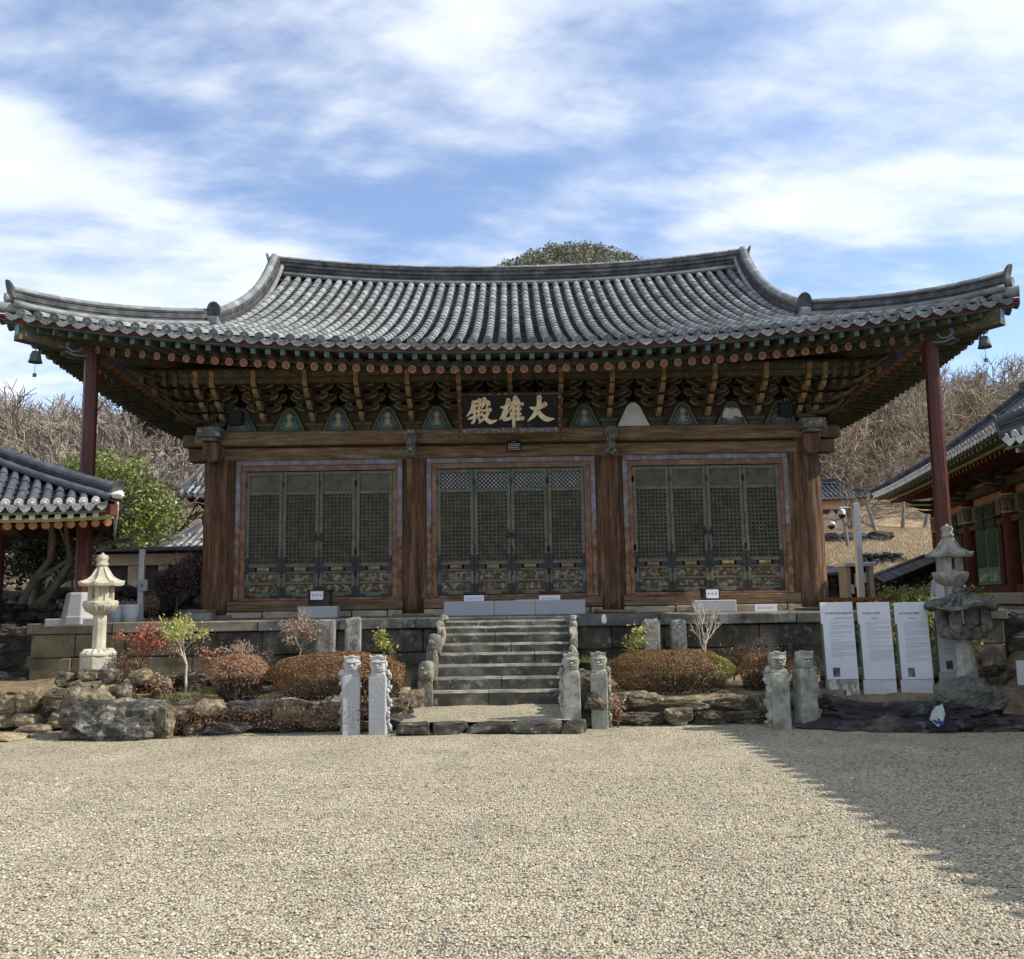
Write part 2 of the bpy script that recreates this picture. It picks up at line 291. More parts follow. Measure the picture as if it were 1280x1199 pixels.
MT['panel'] = wm('carved_panel', R3((.07, .04, .02), (.15, .10, .055)), 9, bump=1, bscale=22, bdist=.02, spots=[(13, .54, .05, (.36, .34, .26), .75), (10, .6, .05, (.08, .11, .06), .7), (16, .64, .04, (.4, .16, .12), .6)])
MT['dan_green'] = wm('old_green_paint', R3((.035, .042, .026), (.10, .105, .068)), 7, bump=.3, spots=[(9, .6, .06, (.18, .14, .08), .6), (14, .64, .04, (.12, .04, .03), .6)])
MT['dan_blue'] = wm('blue_green_paint', R3((.055, .085, .085), (.11, .15, .14)), 7, bump=.2, spots=[(11, .62, .05, (.05, .05, .04), .6)])
MT['dan_dark'] = wm('dark_bracket_wood', R3((.035, .027, .015), (.10, .07, .038)), 7, bump=.4, spots=[(7, .6, .06, (.045, .06, .035), .7), (12, .66, .05, (.16, .12, .06), .7)])
MT['dan_tan'] = wm('tan_bracket_wood', R3((.20, .13, .06), (.36, .26, .14)), 7, bump=.4, spots=[(8, .62, .06, (.08, .05, .03), .7)])
MT['dan_brown'] = wm('brown_bracket_wood', R3((.06, .042, .023), (.16, .11, .06)), 6, bump=.4, spots=[(9, .62, .05, (.05, .07, .04), .7), (13, .66, .04, (.25, .18, .09), .7)])
MT['dan_red'] = wm('dark_red_paint', R3((.13, .03, .022), (.22, .055, .035)), 7, bump=.2)
MT['rosette'] = wm('rosette_pink', R3((.42, .26, .20), (.58, .42, .34)), 20, bump=0)
MT['rosette_red'] = wm('rosette_red', R3((.26, .07, .05), (.36, .11, .08)), 20, bump=0)
MT['orange'] = wm('faded_orange', R3((.26, .10, .035), (.40, .17, .06)), 10, bump=0)
MT['blue_deep'] = wm('faded_deep_blue', R3((.04, .07, .17), (.10, .14, .28)), 10, bump=0)
MT['sq_blue'] = wm('pale_blue_paint', R3((.14, .22, .27), (.26, .36, .42)), 20, bump=0)
MT['pole_red'] = wm('maroon_paint', R3((.06, .015, .012), (.11, .032, .024)), 4, stretch=(1, 1, .2), rough=.45, bump=.1, spots=[(6, .64, .06, (.20, .14, .14), .5, (3, 3, .15))])
MT['tile'] = wm('grey_roof_tile', R3((.11, .118, .12), (.195, .205, .205), (.29, .295, .275)), 4, bump=.4, bscale=30, bdist=.01, island=.30, rough=.75, spots=[(11, .62, .05, (.38, .37, .31), .5), (3, .62, .08, (.07, .075, .078), .5), (.8, .58, .1, (.30, .29, .24), .35)])
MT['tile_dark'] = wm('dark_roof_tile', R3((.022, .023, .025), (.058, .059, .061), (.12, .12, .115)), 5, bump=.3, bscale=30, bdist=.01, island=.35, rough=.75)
MT['tile_end'] = wm('tile_end', R3((.12, .13, .135), (.27, .285, .28)), 30, bump=1, bscale=55, bdist=.02, island=.35, spots=[(45, .56, .03, (.06, .065, .07), .7)])
MT['tile_new'] = wm('dark_blue_roof_tile', R3((.05, .055, .065), (.10, .11, .125)), 5, bump=.2, island=.18, rough=.6)
MT['tile_white'] = wm('plastered_tile_end', R3((.5, .49, .46), (.72, .71, .68)), 20, bump=.5, bscale=30, island=.15)
MT['plaster'] = wm('ochre_plaster', R3((.42, .22, .11), (.5, .28, .15)), 2, bump=.1)
MT['plaster_tan'] = wm('tan_plaster', R3((.30, .22, .14), (.42, .32, .22)), 3, bump=.2, spots=[(3, .62, .06, (.6, .55, .48), .6)])
MT['wood_red'] = wm('red_brown_paint', R3((.075, .024, .015), (.13, .045, .027)), 4, bump=.1)
MT['door_green'] = wm('green_door_paint', R3((.03, .055, .028), (.055, .085, .045)), 5, bump=.1)
MT['trim_green'] = wm('green_trim_paint', R3((.10, .15, .08), (.17, .22, .13)), 6, bump=.1)
MT['trim_yellow'] = wm('yellow_green_trim', R3((.36, .33, .16), (.5, .46, .26)), 6, bump=.1)
MT['white'] = wm('white_paint', R3((.72, .73, .75), (.80, .81, .83)), 2, bump=0, rough=.5)
MT['plank_dark'] = wm('dark_timber', R3((.03, .024, .018), (.075, .06, .045)), 5, bump=.3)
MT['bark'] = wm('grey_bark', R3((.14, .12, .10), (.27, .24, .20)), 9, bump=.4, stretch=(1, 1, .4))
MT['twig'] = wm('brown_twig', R3((.14, .11, .085), (.32, .265, .21)), .35, bump=0, island=.3)
MT['twig_pale'] = wm('pale_twig', R3((.17, .13, .09), (.42, .345, .25)), .35, bump=0, island=.5)
MT['twig_dark'] = wm('dark_twig', R3((.05, .035, .03), (.13, .09, .07)), .5, bump=0, island=.3)
MT['azalea'] = leafmat('azalea_leaves', [(.10, .05, .022), (.24, .10, .045), (.30, .15, .06), (.18, .12, .045), (.38, .22, .11), (.14, .12, .04), (.28, .13, .06)])
MT['azalea_green'] = leafmat('azalea_green_leaves', [(.07, .08, .02), (.24, .22, .05), (.38, .32, .09), (.17, .15, .05)])
MT['leaf_green'] = leafmat('green_leaves', [(.04, .06, .015), (.13, .17, .03), (.24, .28, .06), (.08, .10, .025), (.36, .38, .12)], rough=.4)
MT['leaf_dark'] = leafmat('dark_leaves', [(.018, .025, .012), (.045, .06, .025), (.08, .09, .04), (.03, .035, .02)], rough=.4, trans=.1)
MT['leaf_red'] = leafmat('red_leaves', [(.34, .05, .05), (.48, .13, .10), (.30, .10, .06), (.5, .30, .16), (.42, .18, .10)])
MT['leaf_rust'] = leafmat('rust_leaves', [(.22, .085, .05), (.36, .19, .10), (.46, .30, .18), (.14, .05, .035)])
MT['leaf_yellow'] = leafmat('yellow_green_leaves', [(.35, .35, .06), (.5, .5, .13), (.28, .3, .08), (.55, .5, .25)])
MT['leaf_purple'] = leafmat('purple_leaves', [(.05, .025, .028), (.12, .07, .075), (.22, .15, .15), (.03, .015, .02)])
MT['leaf_dry'] = leafmat('dry_leaves', [(.35, .22, .13), (.5, .36, .26), (.25, .13, .08), (.55, .45, .36)])
MT['pine'] = leafmat('hazed_pine_needles', [(.075, .095, .065), (.14, .155, .10), (.20, .20, .14), (.26, .23, .17)], trans=0)  # lightened for the far peak: distance haze is mixed into the leaf colours
def flat(name, c, rough=.6, metal=0):
    m = bpy.data.materials.new(name); m.use_nodes = True; b = m.node_tree.nodes['Principled BSDF']
    b.inputs['Base Color'].default_value = C4(c); b.inputs['Roughness'].default_value = rough; b.inputs['Metallic'].default_value = metal; return m
MT['glassy'] = flat('dark_glass', (.01, .012, .015), .08); MT['black'] = flat('black_lacquer', (.004, .004, .005), .75); MT['gold'] = wm('aged_gilt', R3((.62, .50, .31), (.80, .68, .46)), 14, bump=.2)
MT['ink'] = flat('printed_ink', (.10, .11, .13)); MT['ink_pale'] = flat('pale_ink', (.40, .43, .48)); MT['strip'] = flat('green_strip', (.03, .16, .07))
MT['photo'] = wm('printed_photo', R3((.02, .025, .04), (.12, .10, .12), (.35, .36, .36)), 9, bump=0); MT['alu'] = flat('aluminium', (.62, .64, .67), .35, .6)
MT['plaster_pale'] = wm('pale_ochre_plaster', R3((.60, .40, .25), (.70, .49, .33)), 2, bump=.1); MT['dark_wall'] = wm('dark_timber_wall', R3((.03, .02, .017), (.075, .05, .04)), 4, bump=.2); MT['trim_cream'] = flat('cream_panel', (.42, .38, .29))
MT['stem_pale'] = wm('pale_stem', R3((.42, .36, .27), (.6, .54, .44)), 9, bump=.2); MT['leaf_creep'] = leafmat('creeper_leaves', [(.14, .07, .035), (.3, .17, .1), (.08, .045, .03)]); MT['leaf_hedge'] = leafmat('hedge_leaves', [(.05, .07, .015), (.18, .20, .04), (.42, .42, .14), (.09, .11, .03)], rough=.35); MT['azalea_red'] = leafmat('red_hedge_leaves', [(.35, .09, .03), (.45, .2, .06), (.12, .05, .02)]); MT['leaf_darkwarm'] = leafmat('dark_warm_leaves', [(.05, .042, .025), (.13, .11, .07), (.22, .19, .13), (.03, .028, .018)]); MT['leaf_straw'] = leafmat('straw', [(.42, .32, .18), (.58, .46, .28), (.3, .21, .11)], trans=0)
MT['dan_pat'] = wm('faded_painted_pattern', R3((.04, .045, .03), (.10, .095, .06)), 7, bump=.3, spots=[(9, .58, .04, (.26, .11, .04), .7), (11, .62, .04, (.07, .12, .12), .8), (15, .66, .03, (.34, .28, .16), .7), (7, .66, .04, (.05, .07, .16), .6)])
# ------------------------------------------------------------------ terrain
def sstep(a, b, x):
    t = min(1, max(0, (x - a) / (b - a))); return t * t * (3 - 2 * t)
def terrain(x, y):
    h = 1.25 * sstep(14.35, 14.5, y) if y < 40 else 1.25
    side = sstep(2, 30, abs(x)); d = max(0, y - (29 if x < 0 else 27))
    if x >= 0: h += .155 * d * sstep(0, 12, d) * (1 - .45 * sstep(80, 170, y)) + .16 * max(0, y - 48) * side * sstep(48, 60, y) * (1 - .6 * sstep(80, 140, y))
    else: h += .24 * d * sstep(0, 14, d) * (1 - .5 * sstep(75, 160, y))
    h += noise.noise(Vector((x * .11, y * .11, 0))) * sstep(28, 45, y) * .8
    return h
def GZ(x, y): return .012 * noise.noise(Vector((x * .8, y * .8, 3))) + .012 * noise.noise(Vector((x * .9, y * 4.0, 9))) + .010 * noise.noise(Vector((x * 4, y * 4.5, 19)))
def build_terrain():
    # one sheet: fine near, coarse far
    xs = sorted(set([float(round(v, 3)) for v in np.concatenate([np.linspace(-260, -40, 23), np.linspace(-40, 40, 81), [-7.6, -7.45, 7.5, 7.65], np.linspace(40, 260, 23)])]))
    ys = sorted(set([float(round(v, 3)) for v in np.concatenate([np.linspace(-60, 10, 15), np.linspace(10, 60, 68), [14.33, 14.36, 14.5], np.linspace(60, 420, 60)])]))
    V = []; 
    for y in ys:
        for x in xs:
            V.append((x, y, terrain(x, y) - (.06 if y < 14.4 else 0)))
    nx = len(xs); Fq = [(j * nx + i, j * nx + i + 1, (j + 1) * nx + i + 1, (j + 1) * nx + i) for j in range(len(ys) - 1) for i in range(nx - 1)]
    o = np_mesh('hillside', V, Fq, MT['grass_slope'], smooth=True); tag(o, kind='structure')
    g = MB(); NX, NY = 200, 200
    for j in range(NY + 1):
        for i in range(NX + 1):
            x = -15 + 30 * i / NX; y = -12 + 26.3 * j / NY
            g.v.append((x, y, GZ(x, y)))
    for j in range(NY):
        for i in range(NX):
            a = j * (NX + 1) + i; g.f.append((a, a + 1, a + NX + 2, a + NX + 1)); g.m.append(0); g.s.append(True)
    o = g.build('gravel_courtyard', MT['gravel']); tag(o, kind='structure')
MT['grass_slope'] = wm('dry_grass_ground', R3((.17, .11, .055), (.36, .26, .15), (.52, .41, .26)), 1.2, bump=1, bscale=7, bdist=.12, spots=[(.25, .56, .08, (.16, .12, .08), .6), (3, .62, .06, (.12, .09, .05), .6), (9, .6, .05, (.5, .38, .2), .4)])
build_terrain()

# stuff: pebbles lying on the courtyard near the camera
def build_pebbles():
    rs = np.random.RandomState(3); V = []; Fq = []
    n = 60000
    # rows denser near; real positions on the ground 2.9..9 m ahead
    y = 3.2 + (rs.rand(n) ** 1.25) * 5.6; x = (rs.rand(n) - .5) * (y * 1.24 + .6)
    s = 0.005 + 0.009 * rs.rand(n) ** 3; ang = rs.rand(n) * 6.28; asp = .6 + .5 * rs.rand(n)
    base = np.array([(1, 0, 0), (0, 1, 0), (-1, 0, 0), (0, -1, 0), (0, 0, 1), (0, 0, -.6)], dtype=float)
    base = np.concatenate([base[:4] * 1.0, base[4:]]); tri = np.array([(0, 1, 4), (1, 2, 4), (2, 3, 4), (3, 0, 4), (1, 0, 5), (2, 1, 5), (3, 2, 5), (0, 3, 5)])
    jit = 1 + .3 * (rs.rand(n, 6, 3) - .5)
    P = base[None] * jit * s[:, None, None]; P[:, :, 1] *= asp[:, None]; P[:, :, 2] *= .75
    c, sn = np.cos(ang), np.sin(ang); X = P[:, :, 0] * c[:, None] - P[:, :, 1] * sn[:, None]; Yy = P[:, :, 0] * sn[:, None] + P[:, :, 1] * c[:, None]
    Z = P[:, :, 2] + s[:, None] * .35
    zz = np.array([GZ(a, b) for a, b in zip(x, y)])
    V = np.stack([X + x[:, None], Yy + y[:, None], Z + zz[:, None]], axis=2).reshape(-1, 3)
    Fq = (tri[None] + (np.arange(n) * 6)[:, None, None]).reshape(-1, 3)
    m = leafmat('pebbles', [(.20, .17, .12), (.34, .29, .21), (.47, .41, .29), (.42, .40, .33), (.57, .50, .37), (.48, .35, .2), (.70, .65, .52), (.38, .33, .25), (.12, .10, .08)], rough=.8, trans=0)
    tag(np_mesh('pebbles', V, Fq, m), 'pale mixed pebbles lying loose over the raked gravel courtyard', 'pebbles', kind='stuff')
build_pebbles()

# ------------------------------------------------------------------ foliage and trees
def leaf_quads(P, size, rs, flat=0.0, Nrm=None):
    """P (n,3) centres -> arrays of leaf-shaped quads"""
    n = len(P); a = rs.randn(n, 3)
    if Nrm is not None: a = a - (a * Nrm).sum(1, keepdims=True) * Nrm * flat
    a /= np.linalg.norm(a, axis=1, keepdims=True) + 1e-9
    b = rs.randn(n, 3); 
    if Nrm is not None: b = b - (b * Nrm).sum(1, keepdims=True) * Nrm * flat
    b = b - (b * a).sum(1, keepdims=True) * a; b /= np.linalg.norm(b, axis=1, keepdims=True) + 1e-9
    s = size * (.6 + .8 * rs.rand(n, 1))
    V = np.stack([P - a * s, P - b * s * .45 - a * s * .1, P + a * s, P + b * s * .45 - a * s * .1], axis=1).reshape(-1, 3)
    Fq = np.arange(n * 4).reshape(-1, 4)
    return V, Fq
def tree_segs(seed, h=6.0, r=.12, levels=5, nchild=(3, 5), spread=.6, up=.25, trunk=.3, shrink=.66, lean=(0, 0), wig=.12):
    R = random.Random(seed); segs = []
    def grow(p, d, L, rad, lv):
        n = 3 if lv > 1 else 2; q = p
        pts = [p]
        for i in range(n):
            d = (d + Vector((R.gauss(0, wig), R.gauss(0, wig), R.gauss(0, wig) + up * .12))).normalized()
            q2 = q + d * L / n; ra = rad * (1 - .35 * i / n); rb = rad * (1 - .35 * (i + 1) / n)
            segs.append((q, q2, ra, rb)); q = q2; pts.append(q)
        if lv <= 0: return
        k = R.randint(*nchild)
        for c in range(k):
            b = pts[-1] if c < 2 else pts[R.randint(1, len(pts) - 1)]
            w = R.uniform(0, 2 * pi); ax = d.orthogonal().normalized(); ax = Matrix.Rotation(w, 3, d) @ ax
            nd = (d * 1.0 + ax * R.uniform(.5, 1.3) * spread + Vector((0, 0, up))).normalized()
            grow(b, nd, L * shrink * R.uniform(.75, 1.15), rad * .62, lv - 1)
    grow(Vector((0, 0, 0)), Vector((lean[0], lean[1], 1)).normalized(), h * trunk, r, levels)
    return segs
def segs_np(segs, n=3):
    A = np.array([s[0][:] for s in segs]); B = np.array([s[1][:] for s in segs]); ra = np.array([s[2] for s in segs]); rb = np.array([s[3] for s in segs])
    d = B - A; d /= np.linalg.norm(d, axis=1, keepdims=True) + 1e-9
    ref = np.where(np.abs(d[:, 2:3]) < .9, np.array([[0, 0, 1.0]]), np.array([[1.0, 0, 0]]))
    u = np.cross(d, ref); u /= np.linalg.norm(u, axis=1, keepdims=True) + 1e-9; w = np.cross(d, u)
    rings = []
    for P, r in ((A, ra), (B, rb)):
        for j in range(n):
            t = 2 * pi * j / n; rings.append(P + (u * cos(t) + w * sin(t)) * r[:, None])
    V = np.stack(rings, axis=1).reshape(-1, 3); k = len(segs)
    f = np.array([(j, (j + 1) % n, n + (j + 1) % n, n + j) for j in range(n)])
    return V, (f[None] + (np.arange(k) * 2 * n)[:, None, None]).reshape(-1, 4)
def seg_tips(segs, rmax): return np.array([s[1][:] for s in segs if s[3] < rmax])
def bare_tree(name, loc, segs, mat, label, cat='tree', group=None, rz=0, s=1, split=.3):
    """trunk part + crown part"""
    t = empty(name, loc, rz, label, cat, group); t.scale = (s,) * 3
    rm = max(x[2] for x in segs) * split
    a = [x for x in segs if x[2] >= rm]; b = [x for x in segs if x[2] < rm]
    V, Fq = segs_np(a, 7); np_mesh('trunk', V, Fq, MT['bark'] if mat != 'twig_dark' else MT['twig_dark'], t, smooth=True)
    if b:
        V, Fq = segs_np(b, 3); np_mesh('crown', V, Fq, MT[mat], t)
    return t
def join_instances(name, templates, places, mat, label, cat):
    Vs = []; Fs = []; off = 0
    for (x, y, z, s, rz, k) in places:
        V, Fq = templates[k]; c, sn = cos(rz), sin(rz)
        W = np.empty_like(V); W[:, 0] = (V[:, 0] * c - V[:, 1] * sn) * s + x; W[:, 1] = (V[:, 0] * sn + V[:, 1] * c) * s + y; W[:, 2] = V[:, 2] * s + z
        Vs.append(W); Fs.append(Fq + off); off += len(V)
    return tag(np_mesh(name, np.concatenate(Vs), np.concatenate(Fs), mat), label, cat, kind='stuff')

def build_background():
    R = random.Random(11)
    # far wooded peak
    n = 90; V = []; cx, cy, H, sg = 21, 300, 115.3, 74
    def pk(x, y):
        r2 = (x - cx) ** 2 + ((y - cy) * .8) ** 2
        return H * math.exp(-r2 / (2 * sg * sg)) + 3 * noise.noise(Vector((x * .03, y * .03, 5))) - 4
    for j in range(n):
        for i in range(n):
            x = cx - 190 + 380 * i / (n - 1); y = cy - 190 + 380 * j / (n - 1); V.append((x, y, pk(x, y)))
    Fq = [(j * n + i, j * n + i + 1, (j + 1) * n + i + 1, (j + 1) * n + i) for j in range(n - 1) for i in range(n - 1)]
    tag(np_mesh('mountain', V, Fq, MT['grass_slope'], smooth=True), kind='structure')
    rs = np.random.RandomState(5); Ps = []
    for k in range(1900):
        x = cx + R.gauss(0, 42); y = cy - 5 + R.gauss(0, 38)
        if y > cy + 25: continue
        z = pk(x, y) + (R.uniform(.3, 1.6) if R.random() < .10 else 0); r = R.uniform(1.3, 3.2); m = 80
        q = rs.randn(m, 3); q /= np.linalg.norm(q, axis=1, keepdims=True); q *= (rs.rand(m, 1) ** .3)
        Ps.append(q * np.array([[r, r, r * R.uniform(.7, 1.2)]]) + np.array([[x, y, z + r * .8]]))
    V, Fq = leaf_quads(np.concatenate(Ps), .5, rs)
    tag(np_mesh('pine_wood', V, Fq, MT['pine']), 'grey green pine wood covering the round peak behind the roof ridge', 'wood', kind='stuff')
    # bare woods on the slopes
    T1 = [segs_np(tree_segs(100 + i, h=8.5, r=.14, levels=4, nchild=(4, 5), spread=.95, up=.2, shrink=.68, wig=.2)) for i in range(4)]
    T2 = [segs_np(tree_segs(200 + i, h=9, r=.13, levels=4, nchild=(4, 5), spread=.95, up=.18, shrink=.68, wig=.22)) for i in range(4)]
    pl = []
    for k in range(330):
        x = R.uniform(-60, -8); y = R.uniform(36, 84)
        if -x / y < .20 or -x / y > .72: continue
        pl.append((x, y, terrain(x, y) - .1, R.uniform(.75, 1.25), R.uniform(0, 6.28), R.randrange(4)))
    join_instances('bare_wood', T1, pl, MT['twig'], 'mass of bare grey brown trees on the slope left of the hall', 'wood')
    pl = []
    for k in range(340):
        x = R.uniform(12, 66); y = R.uniform(52, 88)
        if x / y < .28 or x / y > .68: continue
        pl.append((x, y, terrain(x, y) - .1, R.uniform(.8, 1.25), R.uniform(0, 6.28), R.randrange(4)))
    join_instances('bare_wood', T2, pl, MT['twig_pale'], 'mass of pale tan bare trees on the slope right of the hall', 'wood')
    # trees one can tell apart
    for i, (px, Y, s, lab) in enumerate([(1052, 44, .62, 'bare dark tree on the dry slope, nearest the hall corner'), (1090, 47, .75, 'bare twisting tree above the small ochre building'), (1120, 50, .7, 'bare tree on the slope left of the right red post'), (1148, 50, .8, 'bare tree behind the right red post')]):
        p = at(px, 560, Y=Y); bare_tree('bare_tree', (p.x, Y, terrain(p.x, Y) - .1), tree_segs(300 + i, h=9, r=.16, levels=4, nchild=(3, 4), spread=.8, up=.15), 'twig', lab, group='bare trees on the right slope', s=s)
    for i, (px, Y, s, lab) in enumerate([(-30, 27, 1.0, 'tall bare grey tree at the left edge of the photo'), (60, 31, .95, 'bare grey tree rising behind the near left roof'), (185, 36, .8, 'bare tree to the right of the left red post')]):
        p = at(px, 560, Y=Y); bare_tree('bare_tree', (p.x, Y, terrain(p.x, Y) - .1), tree_segs(320 + i, h=9, r=.15, levels=5, nchild=(3, 4), spread=.8, up=.12), 'twig', lab, group='bare trees behind the left side', s=s)
build_background()
# ------------------------------------------------------------------ tiled roofs
def tile_slope(parent, P, us, vmin, vmax, mats=('tile', 'tile_end'), r=.078, seg=.33, course=.14, name='roof_tiles', chan=True, ends=True, endname='eave_tiles', flip=1):
    """P(u,v) surface point; rows run along v. us: row positions (v is metres up the slope in plan)"""
    a = MB(); e = MB(); du = us[1] - us[0]
    def frame(u, v):
        p = P(u, v); T = (P(u, v + .05) - p).normalized(); B = (P(u + .05, v) - p).normalized(); Nn = B.cross(T).normalized()
        if Nn.z < 0: Nn = -Nn
        B = T.cross(Nn); return p, T, B, Nn
    R = random.Random(5)
    for u in us:
        v0, v1 = vmin(u), vmax(u)
        if v1 - v0 < .12: continue
        k = max(1, int(round((v1 - v0) / seg))); off = R.uniform(-.03, .03)
        for i in range(k):
            va = v0 + (v1 - v0) * i / k; vb = v0 + (v1 - v0) * (i + 1) / k
            vs = []
            for v, rr, lift in ((va, r * 1.04, .012), (vb + .01, r * .93, .0)):
                p, T, B, Nn = frame(u, v)
                for j in range(7):
                    w = pi * j / 6; vs.append(p + B * (cos(w) * rr) + Nn * (sin(w) * rr + .02 + lift))
            a.add(vs, [(j, j + 1, 8 + j, 7 + j) for j in range(6)] + [tuple(range(6, -1, -1))], 0, False)
        if ends:
            p, T, B, Nn = frame(u, v0)
            c = p + Nn * .03 - T * .012
            e.add([c + (B * cos(2 * pi * j / 10) + Nn * sin(2 * pi * j / 10)) * r * 1.08 for j in range(10)] + [c - T * .02 + (B * cos(2 * pi * j / 10) + Nn * sin(2 * pi * j / 10)) * r * 1.08 for j in range(10)],
                  [tuple(range(10)), tuple(range(19, 9, -1))] + [(j, 10 + j, 10 + (j + 1) % 10, (j + 1) % 10) for j in range(10)], 0)
            c2 = c - T * .022
            e.add([c2 + (B * cos(2 * pi * j / 8) + Nn * sin(2 * pi * j / 8)) * r * .55 for j in range(8)] + [c2 - T * .012], [(j, (j + 1) % 8, 8) for j in range(8)], 0)
    if chan:
        for u in us[:-1]:
            um = u + du / 2; v0, v1 = vmin(um), vmax(um)
            if v1 - v0 < .08: continue
            k = max(1, int((v1 - v0) / course))
            for i in range(k):
                va = v0 + (v1 - v0) * i / k; vb = v0 + (v1 - v0) * (i + 1) / k; vs = []
                for v, h in ((va, .022), (vb, .0)):
                    p, T, B, Nn = frame(um, v)
                    for j in range(4):
                        s = -1 + 2 * j / 3; vs.append(p + B * (s * (du / 2 - r * .6)) + Nn * (h - .02 + .02 * s * s))
                p, T, B, Nn = frame(um, va)
                lo = [p + B * (s * (du / 2 - r * .6)) + Nn * (-.022 + .02 * s * s) for s in (-1, -1 / 3, 1 / 3, 1)]
                vs += lo
                a.add(vs, [(j, j + 1, 5 + j, 4 + j) for j in range(3)] + [(8 + j, 9 + j, j + 1, j) for j in range(3)], 1)
            if ends:
                p, T, B, Nn = frame(um, v0)
                c = p - T * .03; w = du / 2 - .005; D = Vector((0, 0, -1)) - T * .25
                pts = [(-1, .035), (-.55, .015), (0, 0), (.55, .015), (1, .035), (.93, -.35), (.6, -.72), (.25, -.93), (0, -1.03), (-.25, -.93), (-.6, -.72), (-.93, -.35)]
                v2 = [c + B * (x * w) + (Vector((0, 0, 1)) * z if z > 0 else D * (-z * .095)) for x, z in pts]
                v3 = [q + T * .02 for q in v2]; n = len(pts)
                e.add(v2 + v3, [tuple(range(n)), tuple(range(2 * n - 1, n - 1, -1))] + [(i, n + i, n + (i + 1) % n, (i + 1) % n) for i in range(n)], 1)
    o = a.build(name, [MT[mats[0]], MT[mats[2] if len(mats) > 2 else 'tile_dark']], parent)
    if ends: e.build(endname, [MT[mats[1]], MT[mats[3] if len(mats) > 3 else mats[1]]], parent)
    return o
def ridge_stack(parent, path, h, w=.13, name='ridge', mats=('tile_dark', 'tile'), side=None, toproll=True, baseroll=True):
    """stacked thin tile courses with a row of half-round tiles on top"""
    m = MB(); k = max(3, int(h / .045)); hh = h / k
    for i in range(k):
        ww = w * (1.0 if i % 2 else .88) * (1 - .12 * i / k)
        m.sweep(path, [(-ww, i * hh), (ww, i * hh), (ww, (i + .85) * hh), (-ww, (i + .85) * hh)], 0, side=side)
    if baseroll:
        for s in (-1, 1):
            m.sweep(path, [(s * (w + .01) + .055 * cos(t), .03 + .055 * sin(t)) for t in np.linspace(0, 2 * pi, 8, endpoint=False)], 1, True, side)
    if toproll:
        pts = [Vector(p) for p in path]; L = [0]
        for p, q in zip(pts, pts[1:]): L.append(L[-1] + (q - p).length)
        n = max(1, int(L[-1] / .32))
        def ev(s):
            for i in range(len(L) - 1):
                if s <= L[i + 1] + 1e-6: return pts[i].lerp(pts[i + 1], (s - L[i]) / (L[i + 1] - L[i] + 1e-9))
            return pts[-1]
        for i in range(n):
            s0, s1 = L[-1] * i / n, L[-1] * (i + 1) / n + .01
            a, b = ev(s0), ev(min(s1, L[-1]))
            for (q0, q1) in ((a, b),):
                t = (q1 - q0).normalized(); B = Vector(side) if side else Vector((t.y, -t.x, 0)).normalized(); U = B.cross(t)
                if U.z < 0: U = -U
                vs = []
                for q, rr in ((q0, .082), (q1, .074)):
                    for j in range(7):
                        g = pi * j / 6; vs.append(q + B * (cos(g) * rr) + U * (h - .01 + sin(g) * rr))
                m.add(vs, [(j, j + 1, 8 + j, 7 + j) for j in range(6)] + [tuple(range(6, -1, -1)), tuple(range(7, 14))], 1)
    return m.build(name, [MT[mats[0]], MT[mats[1]]], parent)
def end_tile(parent, c, d, w=.17, h=.3, name='ridge_end_tile', mat='tile_dark', tip=.25):
    """arched upright plate closing a ridge, facing d, with a tile roll below"""
    d = Vector((d[0], d[1], 0)).normalized(); B = Vector((d.y, -d.x, 0)); c = Vector(c); m = MB()
    pts = [(-w, 0), (-w * 1.05, h * .5)] + [(w * 1.05 * -cos(t), h * .55 + h * .45 * sin(t)) for t in np.linspace(.2, pi - .2, 7)] + [(w * 1.05, h * .5), (w, 0)]
    f = [c + B * x + Vector((0, 0, z)) + d * (.02 + tip * (z / h) ** 2 * h) for x, z in pts]; b = [q - d * .045 for q in f]; n = len(pts)
    m.add(f + b, [tuple(range(n)), tuple(range(2 * n - 1, n - 1, -1))] + [(i, n + i, n + (i + 1) % n, (i + 1) % n) for i in range(n)])
    return m.build(name, MT[mat], parent, bevel=.008)

# ------------------------------------------------------------------ main hall
PZ, CYF, RY, HD = 1.33, 16.4, 20.4, 6.5       # platform top, column line, ridge Y, slope depth
def eY(x): return 13.9 - .48 * abs(x / 7.86) ** 3
def eX(y): return 7.86 - .0 * abs((y - RY) / 7) ** 3
def lift(s): return .48 * min(1.05, abs(s)) ** 1.9
def prof(d): t = d / HD; return 3.3 * (.7 * t + .3 * t * t)
def ZF(x, y):
    d = y - eY(x); t = min(1, max(0, d / (RY - eY(x)))); return 5.6 + prof(d * HD / (RY - eY(x))) + lift(x / 7.86) * (1 - t) ** 1.6 + .30 * abs(x / 5.5) ** 2.2 * t ** 3
def ZS(x, y):
    d = 7.86 - abs(x); t = min(1, max(0, d / 4.5)); return 5.6 + prof(d) + lift((y - RY) / 7.0) * (1 - t) ** 1.6
def hipY(x):      # plan line of the hip for |x| 5.2..7.86
    return 15.65 - (abs(x) - 5.2) * (15.65 - 13.42) / 2.66
hall = empty('temple_hall', (0, CYF, PZ), 0, 'large weathered wooden temple hall with sweeping grey tiled roof on the stone platform', 'temple hall')
HM = Matrix.Translation((0, -CYF, -PZ))
_MB = MB
class HB(MB):     # builder in world coordinates, parented to the hall (keeps origin at hall base)
    def build(self, name, mats, parent=None, **k):
        self.v = [(x, y - CYF, z - PZ) for x, y, z in self.v]
        return _MB.build(self, name, mats, parent if parent is not None else hall, **k)
